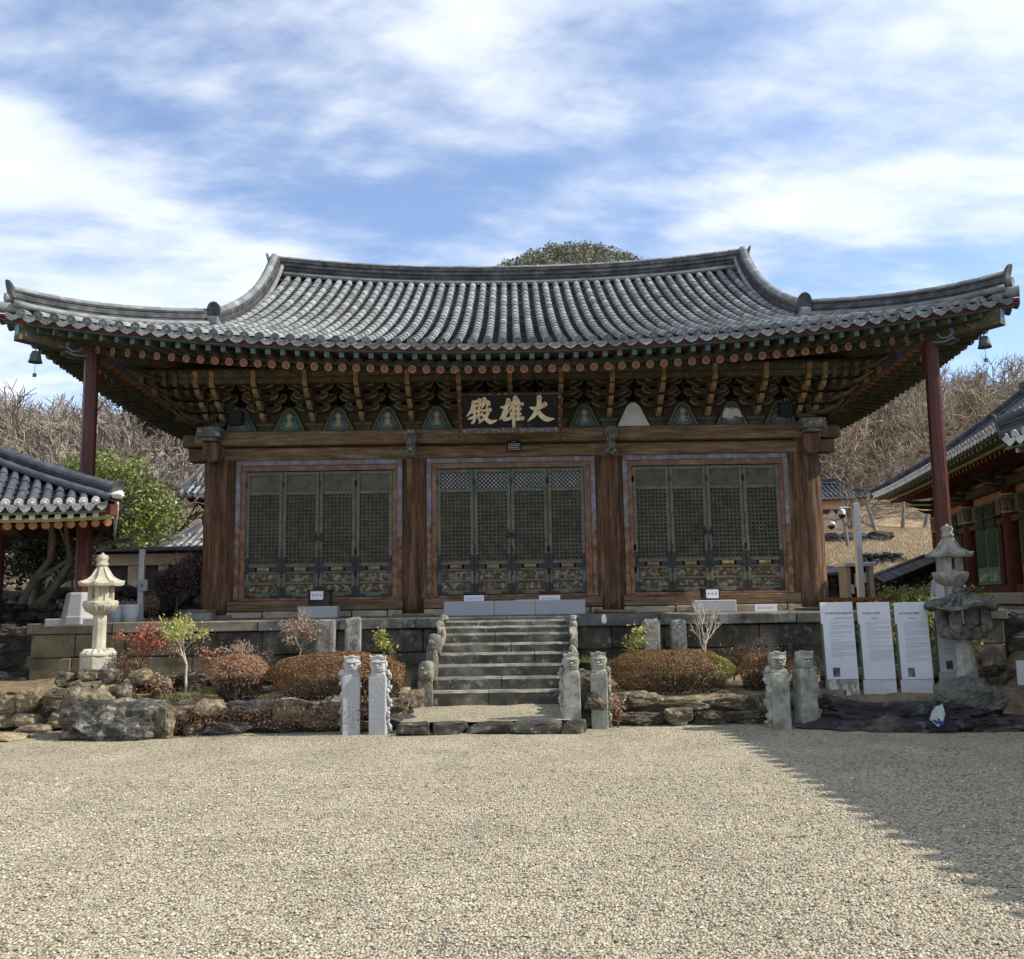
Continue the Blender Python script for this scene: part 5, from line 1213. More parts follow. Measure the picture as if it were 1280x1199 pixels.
_pl2 = at(1183, 655, Y=12.7)
def garden():
    # soil of the planting terraces
    def soil(name, x0, x1, y0, y1, z0, z1, nx=50, ny=24):
        m = MB()
        for j in range(ny + 1):
            for i in range(nx + 1):
                x = x0 + (x1 - x0) * i / nx; y = y0 + (y1 - y0) * j / ny; z = z0 + (z1 - z0) * j / ny + .05 * noise.noise(Vector((x * 1.5, y * 1.5, 2))) + .02 * noise.noise(Vector((x * 6, y * 6, 2)))
                if i in (0, nx) or j == 0: z = -.05
                m.v.append((x, y, z))
        for j in range(ny):
            for i in range(nx): a = j * (nx + 1) + i; m.f.append((a, a + 1, a + nx + 2, a + nx + 1)); m.m.append(0); m.s.append(True)
        return tag(m.build(name, MT['soil']), kind='structure')
    soil('garden_soil', -5.5, -1.38, 11.58, 14.2, .30, .50); soil('garden_soil', .95, 7.6, 11.72, 14.2, .28, .46); soil('garden_soil', -12, -5.3, 12.2, 14.3, .42, .48)
    rubble_wall('garden_wall', (-4.5, 11.38, 0), (-1.5, 11.62, 0), 0, .37, 'low dry stone wall edging the garden left of the staircase', mats=('rock', 'rock_dark', 'rock'), size=(.3, .62), ch=.17, seed=3)
    rubble_wall('garden_wall', (.92, 11.72, 0), (4.0, 11.55, 0), 0, .34, 'low dry stone wall edging the garden right of the staircase', mats=('rock', 'rock'), size=(.35, .65), ch=.18, seed=9)
    rubble_wall('garden_wall', (-5.3, 12.75, .3), (-3.2, 12.75, .3), .28, .62, 'short brown stone wall behind the red and yellow shrubs', mats=('rock',), size=(.4, .8), ch=.2, seed=12)
    rubble_wall('garden_wall', (-1.5, 11.75, 0), (-1.38, 12.9, 0), 0, .36, 'row of stones beside the left edge of the landing', mats=('rock', 'rock_dark'), size=(.3, .5), ch=.2, seed=14)
    rubble_wall('garden_wall', (.86, 12.9, 0), (.90, 11.7, 0), 0, .62, 'stacked stones beside the right flank of the staircase', mats=('rock', 'rock_dark'), size=(.3, .5), ch=.2, seed=15)
    rubble_wall('garden_wall', (-8.2, 12.15, 0), (-5.65, 12.0, 0), .05, .47, 'low wall of squared tan stones at the left edge', mats=('rock_tan', 'rock', 'rock_tan'), size=(.25, .5), ch=.2, seed=18)
    rubble_wall('garden_wall', (-13.5, 14.3, 0), (-7.55, 14.3, 0), .3, 1.3, 'dark dry stone retaining wall left of the platform', mats=('rock_dark', 'stone'), size=(.4, .8), ch=.25, seed=20)
    rubble_wall('garden_wall', (7.65, 14.3, 0), (13.5, 14.0, 0), 0, 1.3, 'tall dark stone retaining wall behind the old stone lantern', mats=('rock_dark', 'stone'), size=(.5, .9), ch=.28, seed=22)
    rubble_wall('garden_wall', (4.2, 12.5, 0), (7.4, 12.7, 0), .1, .60, 'sunlit tan stones behind the white information panels', mats=('rock_tan', 'rock'), size=(.25, .5), ch=.18, seed=25)
    # paving at left
    t = empty('stone_paving', (-6.6, 11.4, 0), 0, 'low paving of flat tan stones at the left edge', 'paving'); R = random.Random(5)
    m = MB()
    for i in range(14):
        rock(m, (R.uniform(-1.6, .55), R.uniform(-.3, .55), .04), (R.uniform(.18, .34), R.uniform(.14, .24), .055), i + 80, R.choice([0, 1]), 3, R.uniform(-.4, .4), .12, 5, .6)
    m.build('paving_stones', [MT['rock_tan'], MT['rock']], t)
    def boulder(c, s, seed, mat, label, rz=0, sub=4, rough=.2, cuts=8, block=.2, cat='boulder', name='boulder', rx=0):
        m = MB(); rock(m, (0, 0, 0), s, seed, 0, sub, rz, rough, cuts, block, rx); return tag(m.build(name, MT[mat], None, c), label, cat)
    boulder((-4.80, 11.3, .10), (.68, .42, .34), 23, 'rock_mottled', 'large dark jagged boulder at the left corner of the garden', .15, rough=.2, cuts=9, sub=5, block=.35)
    boulder((-5.28, 11.55, .26), (.34, .34, .36), 8, 'rock', 'brown boulder leaning behind the large dark boulder', .4, rough=.25)
    boulder((-4.3, 11.3, .14), (.2, .22, .24), 11, 'rock', 'tan boulder between the dark boulder and the garden wall', .4)
    boulder((-5.25, 11.25, .04), (.3, .2, .07), 13, 'rock', 'flat grey stone lying left of the large dark boulder')
    # rocks carrying the cream lantern
    for i, (x, y, z, s, mt, lab) in enumerate([(-5.95, 12.3, .62, (.17, .15, .12), 'rock', 'brown stone left under the cream lantern'), (-5.65, 12.25, .68, (.2, .15, .09), 'rock', 'flat stone under the left edge of the cream lantern'), (-5.30, 12.15, .66, (.16, .14, .11), 'rock', 'mottled stone in front of the cream lantern foot'), (-4.95, 12.2, .66, (.33, .14, .11), 'rock_tan', 'long pale stone right of the cream lantern foot'), (-5.72, 12.1, .5, (.2, .15, .13), 'rock', 'rounded brown stone in the pile, below left of the lantern'), (-5.35, 12.05, .48, (.17, .13, .12), 'rock_tan', 'tan stone in the pile below the lantern'), (-5.05, 12.0, .45, (.18, .14, .16), 'rock', 'brown stone low in the pile, right of centre'), (-4.72, 12.3, .48, (.25, .14, .14), 'rock', 'broad brown stone at the right end of the lantern pile')]):
        boulder((x, y, z), s, 200 + i, mt, lab, i * .7, sub=3, cat='stone', name='pile_stone')
    boulder((_pl2.x, 12.7, .45), (.42, .36, .52), 77, 'rock', 'brown boulder carrying the pale octagonal lantern', .3)
    # dark low rock bed, turtle-like boulder, leaning tile
    boulder((4.72, 11.2, .03), (1.15, .5, .30), 31, 'rock_black', 'long low black rock bed below the white information panels', -.05, rough=.32, cuts=8, block=.15, sub=5)
    boulder((5.45, 10.95, .03), (.62, .36, .12), 33, 'rock_black', 'flat black rock base under the rounded turtle-like boulder', -.1, rough=.28, cuts=5, sub=5)
    m = MB(); rock(m, (0, 0, .0), (.38, .3, .25), 35, 0, 5, -.1, .14, 0, 0); rock(m, (.22, -.1, -.02), (.2, .22, .14), 36, 0, 4, .3, .3, 6, 0); rock(m, (.05, -.05, -.16), (.32, .26, .1), 37, 0, 4, 0, .25, 5, 0)
    tag(m.build('turtle_boulder', MT['turtle'], None, (5.43, 11.18, .33)), 'rounded grey turtle-like boulder at the foot of the old stone lantern', 'boulder')
    _pt = at(1170, 908, Y=10.55)
    t = empty('painted_tile', (_pt.x, 10.55, _pt.z), 0, 'dark tile with a pale and blue painting leaning on the black rock', 'painted tile'); t.rotation_euler = (radians(-30), radians(38), radians(0))
    m = MB(); m.prism([(-.11, 0), (.10, 0), (.11, .33), (-.10, .33)], -.012, .012); m.build('tile_slab', MT['black_slate'], t, bevel=.01)
    m = MB(); m.add([(-.10, -.0145, .015), (.02, -.0145, .0), (.055, -.0145, .10), (.05, -.0145, .22), (.0, -.0145, .29), (-.02, -.0145, .32), (-.035, -.0145, .28), (-.085, -.0145, .22), (-.105, -.0145, .12)], [tuple(range(9))]); m.build('pale_figure', MT['tile_fig'], t)
    m = MB()
    for i, (x, z, r) in enumerate([(-.02, .04, .03), (.03, .06, .035), (.055, .09, .025), (-.05, .03, .02), (.0, .09, .02)]): m.add([(x + r * cos(a), -.016 - i * .0006, z + r * sin(a) * .8) for a in np.linspace(0, 2 * pi, 9)[:-1]], [tuple(range(8))])
    m.build('blue_figure', MT['blue_paint'], t)
MT['rock_black'] = wm('black_rock', R3((.016, .016, .017), (.042, .04, .04), (.10, .095, .09)), 4, bump=1, bscale=7, bdist=.06, nrough=.7, spots=[(5, .62, .05, (.22, .21, .20), .6), (1.2, .66, .05, (.2, .17, .11), .6)])
MT['turtle'] = wm('turtle_rock', R3((.055, .055, .045), (.12, .12, .10), (.2, .2, .16)), 4, bump=1, bscale=8, bdist=.05, spots=[(2, .6, .1, (.13, .11, .06), .6)])
MT['black_slate'] = flat('black_slate', (.02, .02, .024), .4); MT['tile_fig'] = wm('pale_glaze', R3((.42, .46, .36), (.6, .66, .66)), 14, bump=0); MT['blue_paint'] = flat('blue_glaze', (.03, .08, .30), .4)
garden()

# ------------------------------------------------------------------ carved posts, steles, lanterns
def haetae_post(loc, rz, mat, label, group, side=1, h=.90, seed=1):
    t = empty('carved_stone_post', loc, rz, label, 'stone post', group); R = random.Random(seed); k = h / .90
    m = MB(); w = .105; m.jbox(-w, w, -w, w, -.03, .68 * k, .004, 0, None, R); m.box(-w * .98, w * .98, -w * .98, w * .98, .68 * k, .73 * k, 0, tz=(.72, .72)); m.build('shaft', MT[mat], t, bevel=.012, bseg=2)
    m = MB()   # beast body winding up the side and back
    for i in range(17):
        z = .03 + .68 * k * i / 16; x = side * (w + .004 + .012 * sin(i * 1.7 + seed)); y = .02 + .05 * cos(i * .9)
        rock(m, (x, y, z), (R.uniform(.02, .036), R.uniform(.05, .085), R.uniform(.028, .05)), seed * 50 + i, 0, 2, R.uniform(0, 1), .25, 3, 0, smooth=True)
        rock(m, (-side * (w - .015) * .6 * cos(i), w + .012, z), (.06, .035, .036), seed * 90 + i, 0, 2, 0, .25, 3, 0, smooth=True)
    m.build('winding_beast', MT[mat], t)
    z0 = .72 * k; m = MB(); rock(m, (0, .0, z0 + .085), (.092, .10, .10), seed + 3, 0, 3, 0, .06, 1, .55, smooth=True)
    m.tube([(-.085, -.07, z0 + .125), (-.05, -.102, z0 + .13), (0, -.110, z0 + .122), (.05, -.102, z0 + .13), (.085, -.07, z0 + .125)], [.012, .016, .014, .016, .012], 6)    # brow
    for s in (-1, 1):
        rock(m, (s * .045, -.098, z0 + .102), (.020, .018, .017), seed + 5, 0, 2, smooth=True)
        rock(m, (s * .09, -.0, z0 + .09), (.02, .04, .05), seed + 6, 0, 2, smooth=True)
        m.prism([(s * .04, z0 + .15), (s * .088, z0 + .15), (s * .10, z0 + .205), (s * .07, z0 + .185)], -.07, .0)
    rock(m, (0, -.112, z0 + .082), (.026, .024, .02), seed + 7, 0, 2, smooth=True)
    m.tube([(-.055, -.09, z0 + .062), (-.03, -.108, z0 + .05), (0, -.113, z0 + .055), (.03, -.108, z0 + .05), (.055, -.09, z0 + .062)], .010, 6)
    for x in (-.035, -.012, .012, .035): m.box(x - .009, x + .009, -.105, -.08, z0 + .018, z0 + .046)
    m.box(-.075, .075, -.085, .08, z0 + .155, z0 + .19); m.box(-.03, .03, -.095, .06, z0 + .185, z0 + .205)
    for i in range(9): rock(m, (R.uniform(-.08, .08), .085 + R.uniform(-.01, .01), z0 + .02 + .018 * i), (.03, .03, .02), seed + 20 + i, 0, 2, smooth=True)
    m.build('beast_head', MT[mat], t)
    return t
G = 'carved stone posts standing in pairs on the gravel'
for px, py, rz, mat, lab, side, h in (
    (438, 918, .12, 'granite_white', 'white granite post with carved beast head, left one of the left pair', -1, .915),
    (472, 918, -.05, 'granite_white', 'white granite post with beast head, right one of the left pair, carved on its right', 1, .915),
    (716, 913, .0, 'granite_old', 'aged stone post with carved beast head, left one of the middle pair', -1, .90),
    (751, 911, -.10, 'granite_old', 'aged stone post with carved beast head, right one of the middle pair', 1, .90),
    (978, 912, .05, 'granite_old', 'lichened stone post with beast head, left one of the right pair, carved on its left', -1, .885),
    (1012, 911, .22, 'granite_old', 'lichened stone post with rust stain and beast head, right one of the right pair', 1, .885)):
    p = at(px, py, Z=0); haetae_post((p.x, p.y + .08, 0), rz, mat, lab, G, side, h, int(px))
def stele(px, yt, yb, Y, w, d, seed, label, mat='stele'):
    a = at(px, yt, Y=Y); b = at(px, yb, Y=Y); h = a.z - b.z + .12; m = MB(); rock(m, (0, 0, h / 2 - .06), (w / 2, d / 2, h / 2 * 1.04), seed, 0, 4, .1, .07, 0, .8)
    tag(m.build('standing_stone', MT[mat], None, (b.x, Y, b.z), bevel=0), label, 'standing stone', 'rough standing stones before the platform')
MT['stele'] = wm('standing_stone', R3((.10, .095, .08), (.24, .23, .20), (.4, .39, .34)), 5, bump=.9, bscale=12, bdist=.03, spots=[(5, .6, .05, (.05, .045, .04), .8), (9, .64, .04, (.5, .5, .45), .5)])
stele(406, 781, 825, 13.4, .29, .16, 4, 'broad rough standing stone left of the tall one, above the left long shrub')
stele(441, 779, 850, 12.95, .22, .16, 5, 'tall narrow standing stone rising behind the left pair of posts')
stele(815, 780, 822, 13.5, .25, .16, 6, 'grey standing stone behind the right long shrub, nearer the staircase')
stele(849, 781, 825, 13.5, .22, .15, 7, 'dark standing stone behind the right long shrub, nearer the white-stemmed bare tree')

def octa_lantern(name, loc, S, mat, label, group, rz=.25):
    t = empty(name, loc, rz, label, 'stone lantern', group); n = 8
    def L(nm, prof, **k):
        m = MB(); m.lathe([(r * S, z * S) for r, z in prof], n, 0, k.get('sm', False), a0=k.get('a0', 0)); return m.build(nm, MT[mat], t, bevel=k.get('bv', .006))
    L('base', [(.175, -.03), (.175, .085), (.17, .10)])
    m = MB(); m.lathe([(r * S, z * S) for r, z in [(.17, .10), (.165, .125), (.13, .155), (.09, .165)]], 16, 0, True)
    for k in range(16):
        w = 2 * pi * k / 16; m.tube([(cos(w) * .155 * S, sin(w) * .155 * S, .115 * S), (cos(w) * .12 * S, sin(w) * .12 * S, .158 * S), (cos(w) * .085 * S, sin(w) * .085 * S, .17 * S)], [.02 * S, .016 * S, .004], 5)
    m.build('lotus_base', MT[mat], t)
    L('shaft', [(.068, .16), (.064, .38), (.066, .50)])
    m = MB(); m.lathe([(r * S, z * S) for r, z in [(.07, .495), (.10, .52), (.145, .565), (.165, .60), (.16, .61)]], 16, 0, True)
    for k in range(12):
        w = 2 * pi * k / 12; m.tube([(cos(w) * .08 * S, sin(w) * .08 * S, .505 * S), (cos(w) * .125 * S, sin(w) * .125 * S, .545 * S), (cos(w) * .158 * S, sin(w) * .158 * S, .592 * S)], [.006, .02 * S, .012 * S], 5)
    m.build('lotus_bowl', MT[mat], t)
    L('platform_ring', [(.17, .605), (.17, .625), (.15, .635)])
    m = MB()   # fire box: eight piers leaving window openings on four faces
    for k in range(8):
        w = 2 * pi * k / 8; m.cbox((cos(w) * .105 * S, sin(w) * .105 * S, .71 * S), (.03 * S, .045 * S, .15 * S), 0, rz=w)
        if k % 2 == 0: 
            w2 = w + pi / 8; m.cbox((cos(w2) * .098 * S, sin(w2) * .098 * S, .71 * S), (.02 * S, .06 * S, .15 * S), 0, rz=w2)
        else:
            w2 = w + pi / 8; m.cbox((cos(w2) * .098 * S, sin(w2) * .098 * S, .645 * S), (.02 * S, .06 * S, .022 * S), 0, rz=w2); m.cbox((cos(w2) * .098 * S, sin(w2) * .098 * S, .776 * S), (.02 * S, .06 * S, .02 * S), 0, rz=w2)
    m.build('fire_chamber', MT[mat], t, bevel=.003)
    m = MB()   # eight-sided roof with upturned corners
    vs = []; rings = [(.09, .775, 0), (.205, .775, .012), (.215, .80, .028), (.15, .825, .006), (.105, .86, .004), (.075, .91, 0), (.05, .955, 0), (.042, .97, 0)]
    N = 32
    for r, z, up in rings:
        for j in range(N):
            w = 2 * pi * j / N; c = abs(((j % 4) - 0) / 4 - .5) * 2; q = cos(pi / 8) / cos((w % (pi / 4)) - pi / 8); vs.append((r * q * cos(w) * S * (1 + .04 * c * (up > 0)), r * q * sin(w) * S * (1 + .04 * c * (up > 0)), (z + up * c ** 3) * S))
    m.add(vs, [(i * N + j, i * N + (j + 1) % N, (i + 1) * N + (j + 1) % N, (i + 1) * N + j) for i in range(len(rings) - 1) for j in range(N)] + [tuple(range(N - 1, -1, -1)), tuple((len(rings) - 1) * N + j for j in range(N))], 0)
    for k in range(8):
        w = 2 * pi * k / 8; m.tube([(cos(w) * r * S, sin(w) * r * S, z * S) for r, z in ((.20, .815), (.14, .84), (.10, .872), (.07, .92), (.045, .96))], .010 * S, 5)
    m.build('lantern_roof', MT[mat], t)
    m = MB(); m.lathe([(r * S, z * S) for r, z in [(.04, .965), (.058, .98), (.06, 1.0), (.045, 1.015), (.055, 1.035), (.058, 1.06), (.045, 1.08), (.015, 1.09), (.01, 1.105)]], 12, 0, True); m.build('finial', MT[mat], t)
    return t
ga = 'octagonal stone lanterns'
octa_lantern('stone_lantern', (-5.63, 12.42, .78), 1.385, 'cream', 'cream octagonal stone lantern on a pile of stones at the left', ga, .12)
_pl = at(1183, 655, Y=12.7)
octa_lantern('stone_lantern', (_pl.x, 12.7, _pl.z - 1.105 * 1.42), 1.42, 'lantern_pale', 'pale grey octagonal stone lantern before the right red post', ga, .3)
def old_lantern():
    t = empty('old_stone_lantern', (5.80, 11.85, .2), .1, 'rough dark lichened stone lantern with broad cap behind the turtle-like boulder', 'stone lantern'); m = MB()
    m.lathe([(.155, .1), (.135, .35), (.115, .62), (.105, .80)], 8, 0, False); m.build('shaft', MT['granite_old'], t, bevel=.015)
    m = MB(); rock(m, (0, 0, .88), (.27, .25, .10), 3, 0, 4, 0, .10, 2, .4); m.build('lamp_floor', MT['lantern_dark'], t)
    m = MB()
    for x, y, w in ((-.19, -.16, .06), (.17, -.18, .08), (-.02, -.22, .075), (-.2, .14, .06), (.2, .14, .08), (0, .2, .07)): rock(m, (x, y, 1.06), (w, w, .17), int(100 * (x + 1)), 0, 3, 0, .10, 2, .7)
    m.build('lamp_pier', MT['lantern_dark'], t)
    m = MB(); vs = []; N = 40; R = random.Random(3)
    for r, z in ((.06, 1.18), (.38, 1.17), (.43, 1.19), (.43, 1.235), (.33, 1.28), (.21, 1.315), (.12, 1.36), (.05, 1.40)):
        for j in range(N):
            w = 2 * pi * j / N; q = 1 + .10 * abs(cos(2 * w)) ** 4 * (r > .3) + .04 * noise.noise(Vector((cos(w) * 3, sin(w) * 3, z * 9))); vs.append((r * q * cos(w), r * q * sin(w), z + (.03 * cos(w * 4) if r > .3 else 0) + .012 * noise.noise(Vector((cos(w) * 6, sin(w) * 6, z * 9)))))
    m.add(vs, [(i * N + j, i * N + (j + 1) % N, (i + 1) * N + (j + 1) % N, (i + 1) * N + j) for i in range(7) for j in range(N)] + [tuple(range(N - 1, -1, -1)), tuple(7 * N + j for j in range(N))], 0)
    for k in range(26):
        w = 2 * pi * k / 26; m.tube([(cos(w) * r, sin(w) * r, z) for r, z in ((.44, 1.225), (.33, 1.285), (.2, 1.325), (.1, 1.37))], [.018, .016, .013, .01], 5)
    m.build('cap', MT['lantern_dark'], t)
    m = MB(); rock(m, (0, 0, 1.42), (.10, .09, .06), 9, 0, 3); rock(m, (0, 0, 1.49), (.07, .065, .05), 10, 0, 3); rock(m, (0, 0, 1.55), (.045, .04, .05), 11, 0, 3); m.build('finial', MT['lantern_dark'], t)
old_lantern()

# ------------------------------------------------------------------ information panels
def text_mesh(s, size, bold=0.0):
    c = bpy.data.curves.new('writing', 'FONT'); c.body = s; c.size = size; c.offset = bold; c.resolution_u = 2
    o = bpy.data.objects.new('writing', c); COL.objects.link(o); bpy.context.view_layer.update()
    me = bpy.data.meshes.new_from_object(o.evaluated_get(bpy.context.evaluated_depsgraph_get())); bpy.data.objects.remove(o); bpy.data.curves.remove(c)
    return me
def info_panel(px, pyb, title, sub, label, photo, seed, stain=False, Y=12.0, blocks=(2, 4, 3, 1, 0, 1, 8, 4)):
    b = at(px, pyb, Y=Y); W, H = .425, 1.20
    t = empty('information_panel', (b.x, Y, b.z - .02), 0, label, 'sign', 'white information panels at the right'); t.rotation_euler = (radians(-2), radians(-.4), 0)
    R = random.Random(seed)
    m = MB(); m.box(0, W, 0, .03, -.05, .20); m.build('panel_foot', MT['sign_foot'] if stain else MT['sign_foot_clean'], t, bevel=.003)
    m = MB(); m.box(0, W, -.001, .03, .205, H); m.build('panel_face', MT['white'], t, bevel=.003)
    m = MB(); m.box(.0, .012, -.0035, -.0012, .205, .92); m.build('green_stripe', MT['strip'], t); m = MB(); m.box(-.004, -.0005, .0, .03, .205, .92); m.build('green_edge', MT['trim_green'], t)
    for txt, size, x, z, mt, bd in ((title, .030, .055, H - .155, 'ink', .0007), (sub, .017, .17, H - .212, 'ink', .0003)):
        if not txt: continue
        me = text_mesh(txt, size, bd); me.materials.append(MT[mt]); o = link('title_writing', me, t, (x, -.0035, z), (pi / 2, 0, 0))
        wd = max(v.co.x for v in me.vertices) - min(v.co.x for v in me.vertices); mxw = W - x - .02
        if wd > mxw: o.scale = (mxw / wd, 1, 1)
    m = MB(); m.box(.10, W - .02, -.003, -.0014, H - .226, H - .2245)
    z = H - .262
    for nb in blocks:
        for l in range(nb):
            x = .10; end = W - .02 if l < nb - 1 else R.uniform(.2, .31)
            while x < end:
                w = min(R.uniform(.008, .022), end - x); m.box(x, x + w, -.0025, -.0013, z, z + .0065); x += w + .005
            z -= .0165
        z -= .012
    m.box(.22, W - .02, -.0025, -.0013, .17 + .015, .17 + .020)
    m.build('small_writing', MT['ink_pale'], t)
    if photo: m = MB(); m.box(.10, .19, -.0035, -.0012, .24, .355); m.build('printed_picture', MT['photo'], t)
    return t
MT['sign_foot'] = wm('stained_white_metal', R3((.55, .56, .56), (.66, .67, .67)), 3, bump=0, rough=.5, spots=[(5, .52, .06, (.16, .17, .07), .85, (2.2, 1, .8))]); MT['sign_foot_clean'] = wm('white_metal_foot', R3((.58, .59, .6), (.68, .69, .7)), 3, bump=0, rough=.5)
info_panel(1034, 868, '여수 흥국사 대웅전 관음보살 벽화', '보물 제1862호, 여수시 흥국사길 160', 'white information panel with dark picture and green stained foot, first from the left', True, 1, True)
info_panel(1081, 868, '여수 흥국사 대웅전', '보물 제396호', 'white information panel without a picture, second from the left', False, 2, blocks=(3, 3, 4, 2, 0, 2, 3, 9))
info_panel(1128, 868, '흥국사 대웅전 후불탱', '보물 제578호', 'white information panel with a reddish picture, beside the old stone lantern', True, 3, blocks=(6, 5, 3, 5, 6, 3))
info_panel(1176, 858, '', '', 'white information panel half hidden behind the old stone lantern', True, 4, Y=12.35, blocks=(4, 5, 6, 8, 5))
m = MB(); m.box(0, .4, 0, .03, 0, .32); p = at(1273, 852, Y=12.2); tag(m.build('low_white_panel', MT['white'], None, (p.x, 12.2, p.z - .05), bevel=.004), 'low white panel at the right edge beside tan stones', 'panel')
# small cards and boxes before the doors
def card(px0, px1, py0, py1, Y, label, box=False, name='notice_card'):
    a = at(px0, py1, Y=Y); b = at(px1, py0, Y=Y); m = MB(); w = b.x - a.x; h = b.z - a.z
    t = empty(name, (a.x, Y, a.z), 0, label, 'notice', 'small white notices before the doors'); m.box(0, w, 0, .015, 0, h); m.build('card', MT['white'], t, bevel=.003)
    m = MB()
    for i in range(3 if box else 5): m.box(w * (.15 + i * (.28 if box else .15)), w * (.15 + i * (.28 if box else .15)) + w * (.12 if box else .09), -.002, -.001, h * .45, h * .62)
    m.build('writing', MT['ink_pale'] if not box else MT['ink'], t)
card(388, 404, 739, 750, 15.75, 'small white notice fixed on the dark box before the left doors', True); card(883, 898, 737, 748, 15.75, 'small white notice fixed on the dark box before the right doors', True)
card(580, 605, 744, 753, 15.95, 'white notice standing behind the granite step, left one'); card(674, 700, 744, 753, 15.95, 'white notice standing behind the granite step, right one'); card(644, 674, 749.5, 752.5, 15.95, 'thin white strip lying behind the granite step'); card(944, 971, 755, 765, 15.6, 'low white notice lying on the platform edge before the right corner column')
for px0, px1, y0, y1, lab in ((385, 412, 737, 768, 'dark wooden offering box before the left doors'), (880, 900, 735, 760, 'dark wooden offering box before the right doors')):
    a = at(px0, y1, Y=15.78); b = at(px1, y0, Y=15.78); m = MB(); w = b.x - a.x; h = b.z - PZ; m.box(0, w, 0, .25, 0, h - .03); m.box(-.015, w + .015, -.012, .262, h - .03, h); m.box(-.01, w + .01, -.008, .02, 0, .04); tag(m.build('offering_box', MT['plank_dark'], None, (a.x, 15.78, PZ), bevel=.006), lab, 'box')
for s, px, py in ((-1, 294, 522), (1, 983, 511)):
    p = at(px, py, Y=15.8); t = empty('floodlight_box', (p.x, 15.85, p.z), 0, 'black box lamp mounted beside the %s corner bracket' % ('left' if s < 0 else 'right'), 'lamp', 'black box lamps under the eave')
    m = MB(); m.box(-.12, .12, -.05, .07, -.13, .13); m.build('housing', MT['black'], t, bevel=.012); m = MB(); m.box(-.10, .10, -.054, -.051, -.11, .11); m.build('glass', MT['black'], t); m = MB(); m.tube([(0, 0, .13), (0, .02, .2)], .012, 6); m.build('bracket', MT['alu'], t)
MT_ring = MT['iron']
p = at(767, 758, Y=16.15); m = _MB(); m.tube([(.045 * cos(a), -.02, .045 * sin(a)) for a in np.linspace(0, 2 * pi, 17)], .010, 6, caps=False); m.build('wall_ring', MT['iron'], hall, (p.x, 16.17 - CYF, p.z - PZ))
# white cloth scrap on the cap stones
m = MB(); rock(m, (0, 0, 0), (.045, .03, .075), 5, 0, 3, 0, .3, 3); p = at(755, 774, Y=14.1); tag(m.build('white_rag', MT['white'], None, (p.x, 14.12, p.z)), 'small white rag on the platform edge below the right middle column', 'rag')
# ------------------------------------------------------------------ neighbouring buildings
def slope_roof(parent, O, U, V, L, D, rise, sp=.24, inset=(0, 0), cup=.35, clift=.25, r=.075, mats=('tile_new', 'tile_white', 'tile_dark'), ends=True, seg=.6, course=.4):
    O, U, V = Vector(O), Vector(U).normalized(), Vector(V).normalized()
    def P(u, v):
        t = min(1, max(0, v / D)); s = abs(u / L - .5) * 2
        return O + U * u + V * v + Vector((0, 0, rise * ((1 - cup) * t + cup * t * t) + clift * s ** 3 * (1 - t) ** 1.5))
    def vmax(u):
        m = D
        if inset[0]: m = min(m, u * D / inset[0])
        if inset[1]: m = min(m, (L - u) * D / inset[1])
        return max(0, m)
    n = int(L / sp); us = [sp / 2 + (L - sp) * i / (n - 1) for i in range(n)]
    tile_slope(parent, P, us, lambda u: 0, vmax, mats, r, seg, course, ends=ends)
    m = MB(); nx, ny = 30, 8
    for j in range(ny + 1):
        for i in range(nx + 1):
            u = L * i / nx; v = .03 + max(.0, vmax(u) - .03) * j / ny; m.v.append(tuple(P(u, v) - Vector((0, 0, .06))))
    for j in range(ny):
        for i in range(nx): a = j * (nx + 1) + i; m.f.append((a, a + 1, a + nx + 2, a + nx + 1)); m.m.append(0); m.s.append(True)
    m.build('roof_deck', MT['plank_dark'], parent)
    return P
def eave_work(parent, P, L, D, V, n, fly=('trim_green', 'tile_white'), raf=('wood_red', 'raf_end'), band='trim_green', yb='trim_yellow', raft_in=.55, drop=.14, flyonly=False):
    V = Vector(V).normalized(); dz = Vector((0, 0, 1))
    U = (P(1, 0) - P(0, 0)); U.z = 0; U.normalize()
    ks = [L * i / 24 for i in range(25)]
    for nm, off, dr, h, mt in (('eave_board', .04, .07, .05, 'wood_red'), ('eave_trim', .05, .12, .03, band), ('inner_trim', raft_in - .08, .20, .05, yb)):
        m = MB(); m.sweep([P(u, 0) + V * off - dz * (dr - .0) + dz * (0.06 * off) for u in ks], [(-.03, -h / 2), (.03, -h / 2), (.03, h / 2), (-.03, h / 2)]); m.build(nm, MT[mt], parent)
    m = MB(); a = [P(u, 0) + V * .06 - dz * .10 for u in ks]; b = [P(u, 0) + V * (D * .55) + dz * .12 for u in ks]; k = len(ks)
    m.add(a + b, [(i, i + 1, k + i + 1, k + i) for i in range(k - 1)]); m.build('soffit', MT['soffit_dark'], parent)
    for i in range(n):
        u = L * (i + .5) / n; p = P(u, 0)
        m = MB(); a = p + V * .10 - dz * .155; b = p + V * .8 - dz * .06; B = U
        q = lambda c, w: [c - B * w - dz * w, c + B * w - dz * w, c + B * w + dz * w, c - B * w + dz * w]
        m.add(q(a, .035) + q(b, .035), [(7, 6, 5, 4), (0, 4, 5, 1), (1, 5, 6, 2), (2, 6, 7, 3), (3, 7, 4, 0)], 0); m.add(q(a, .035), [(0, 1, 2, 3)], 1); m.build('flying_rafter', [MT[fly[0]], MT[fly[1]]], parent)
        m = MB(); a = p + V * raft_in - dz * .25; b = p + V * (D * .6) - dz * .02; m.tube([a, b], .055, 8, 0, caps=True, capmat=1); m.build('rafter', [MT[raf[0]], MT[raf[1]]], parent)
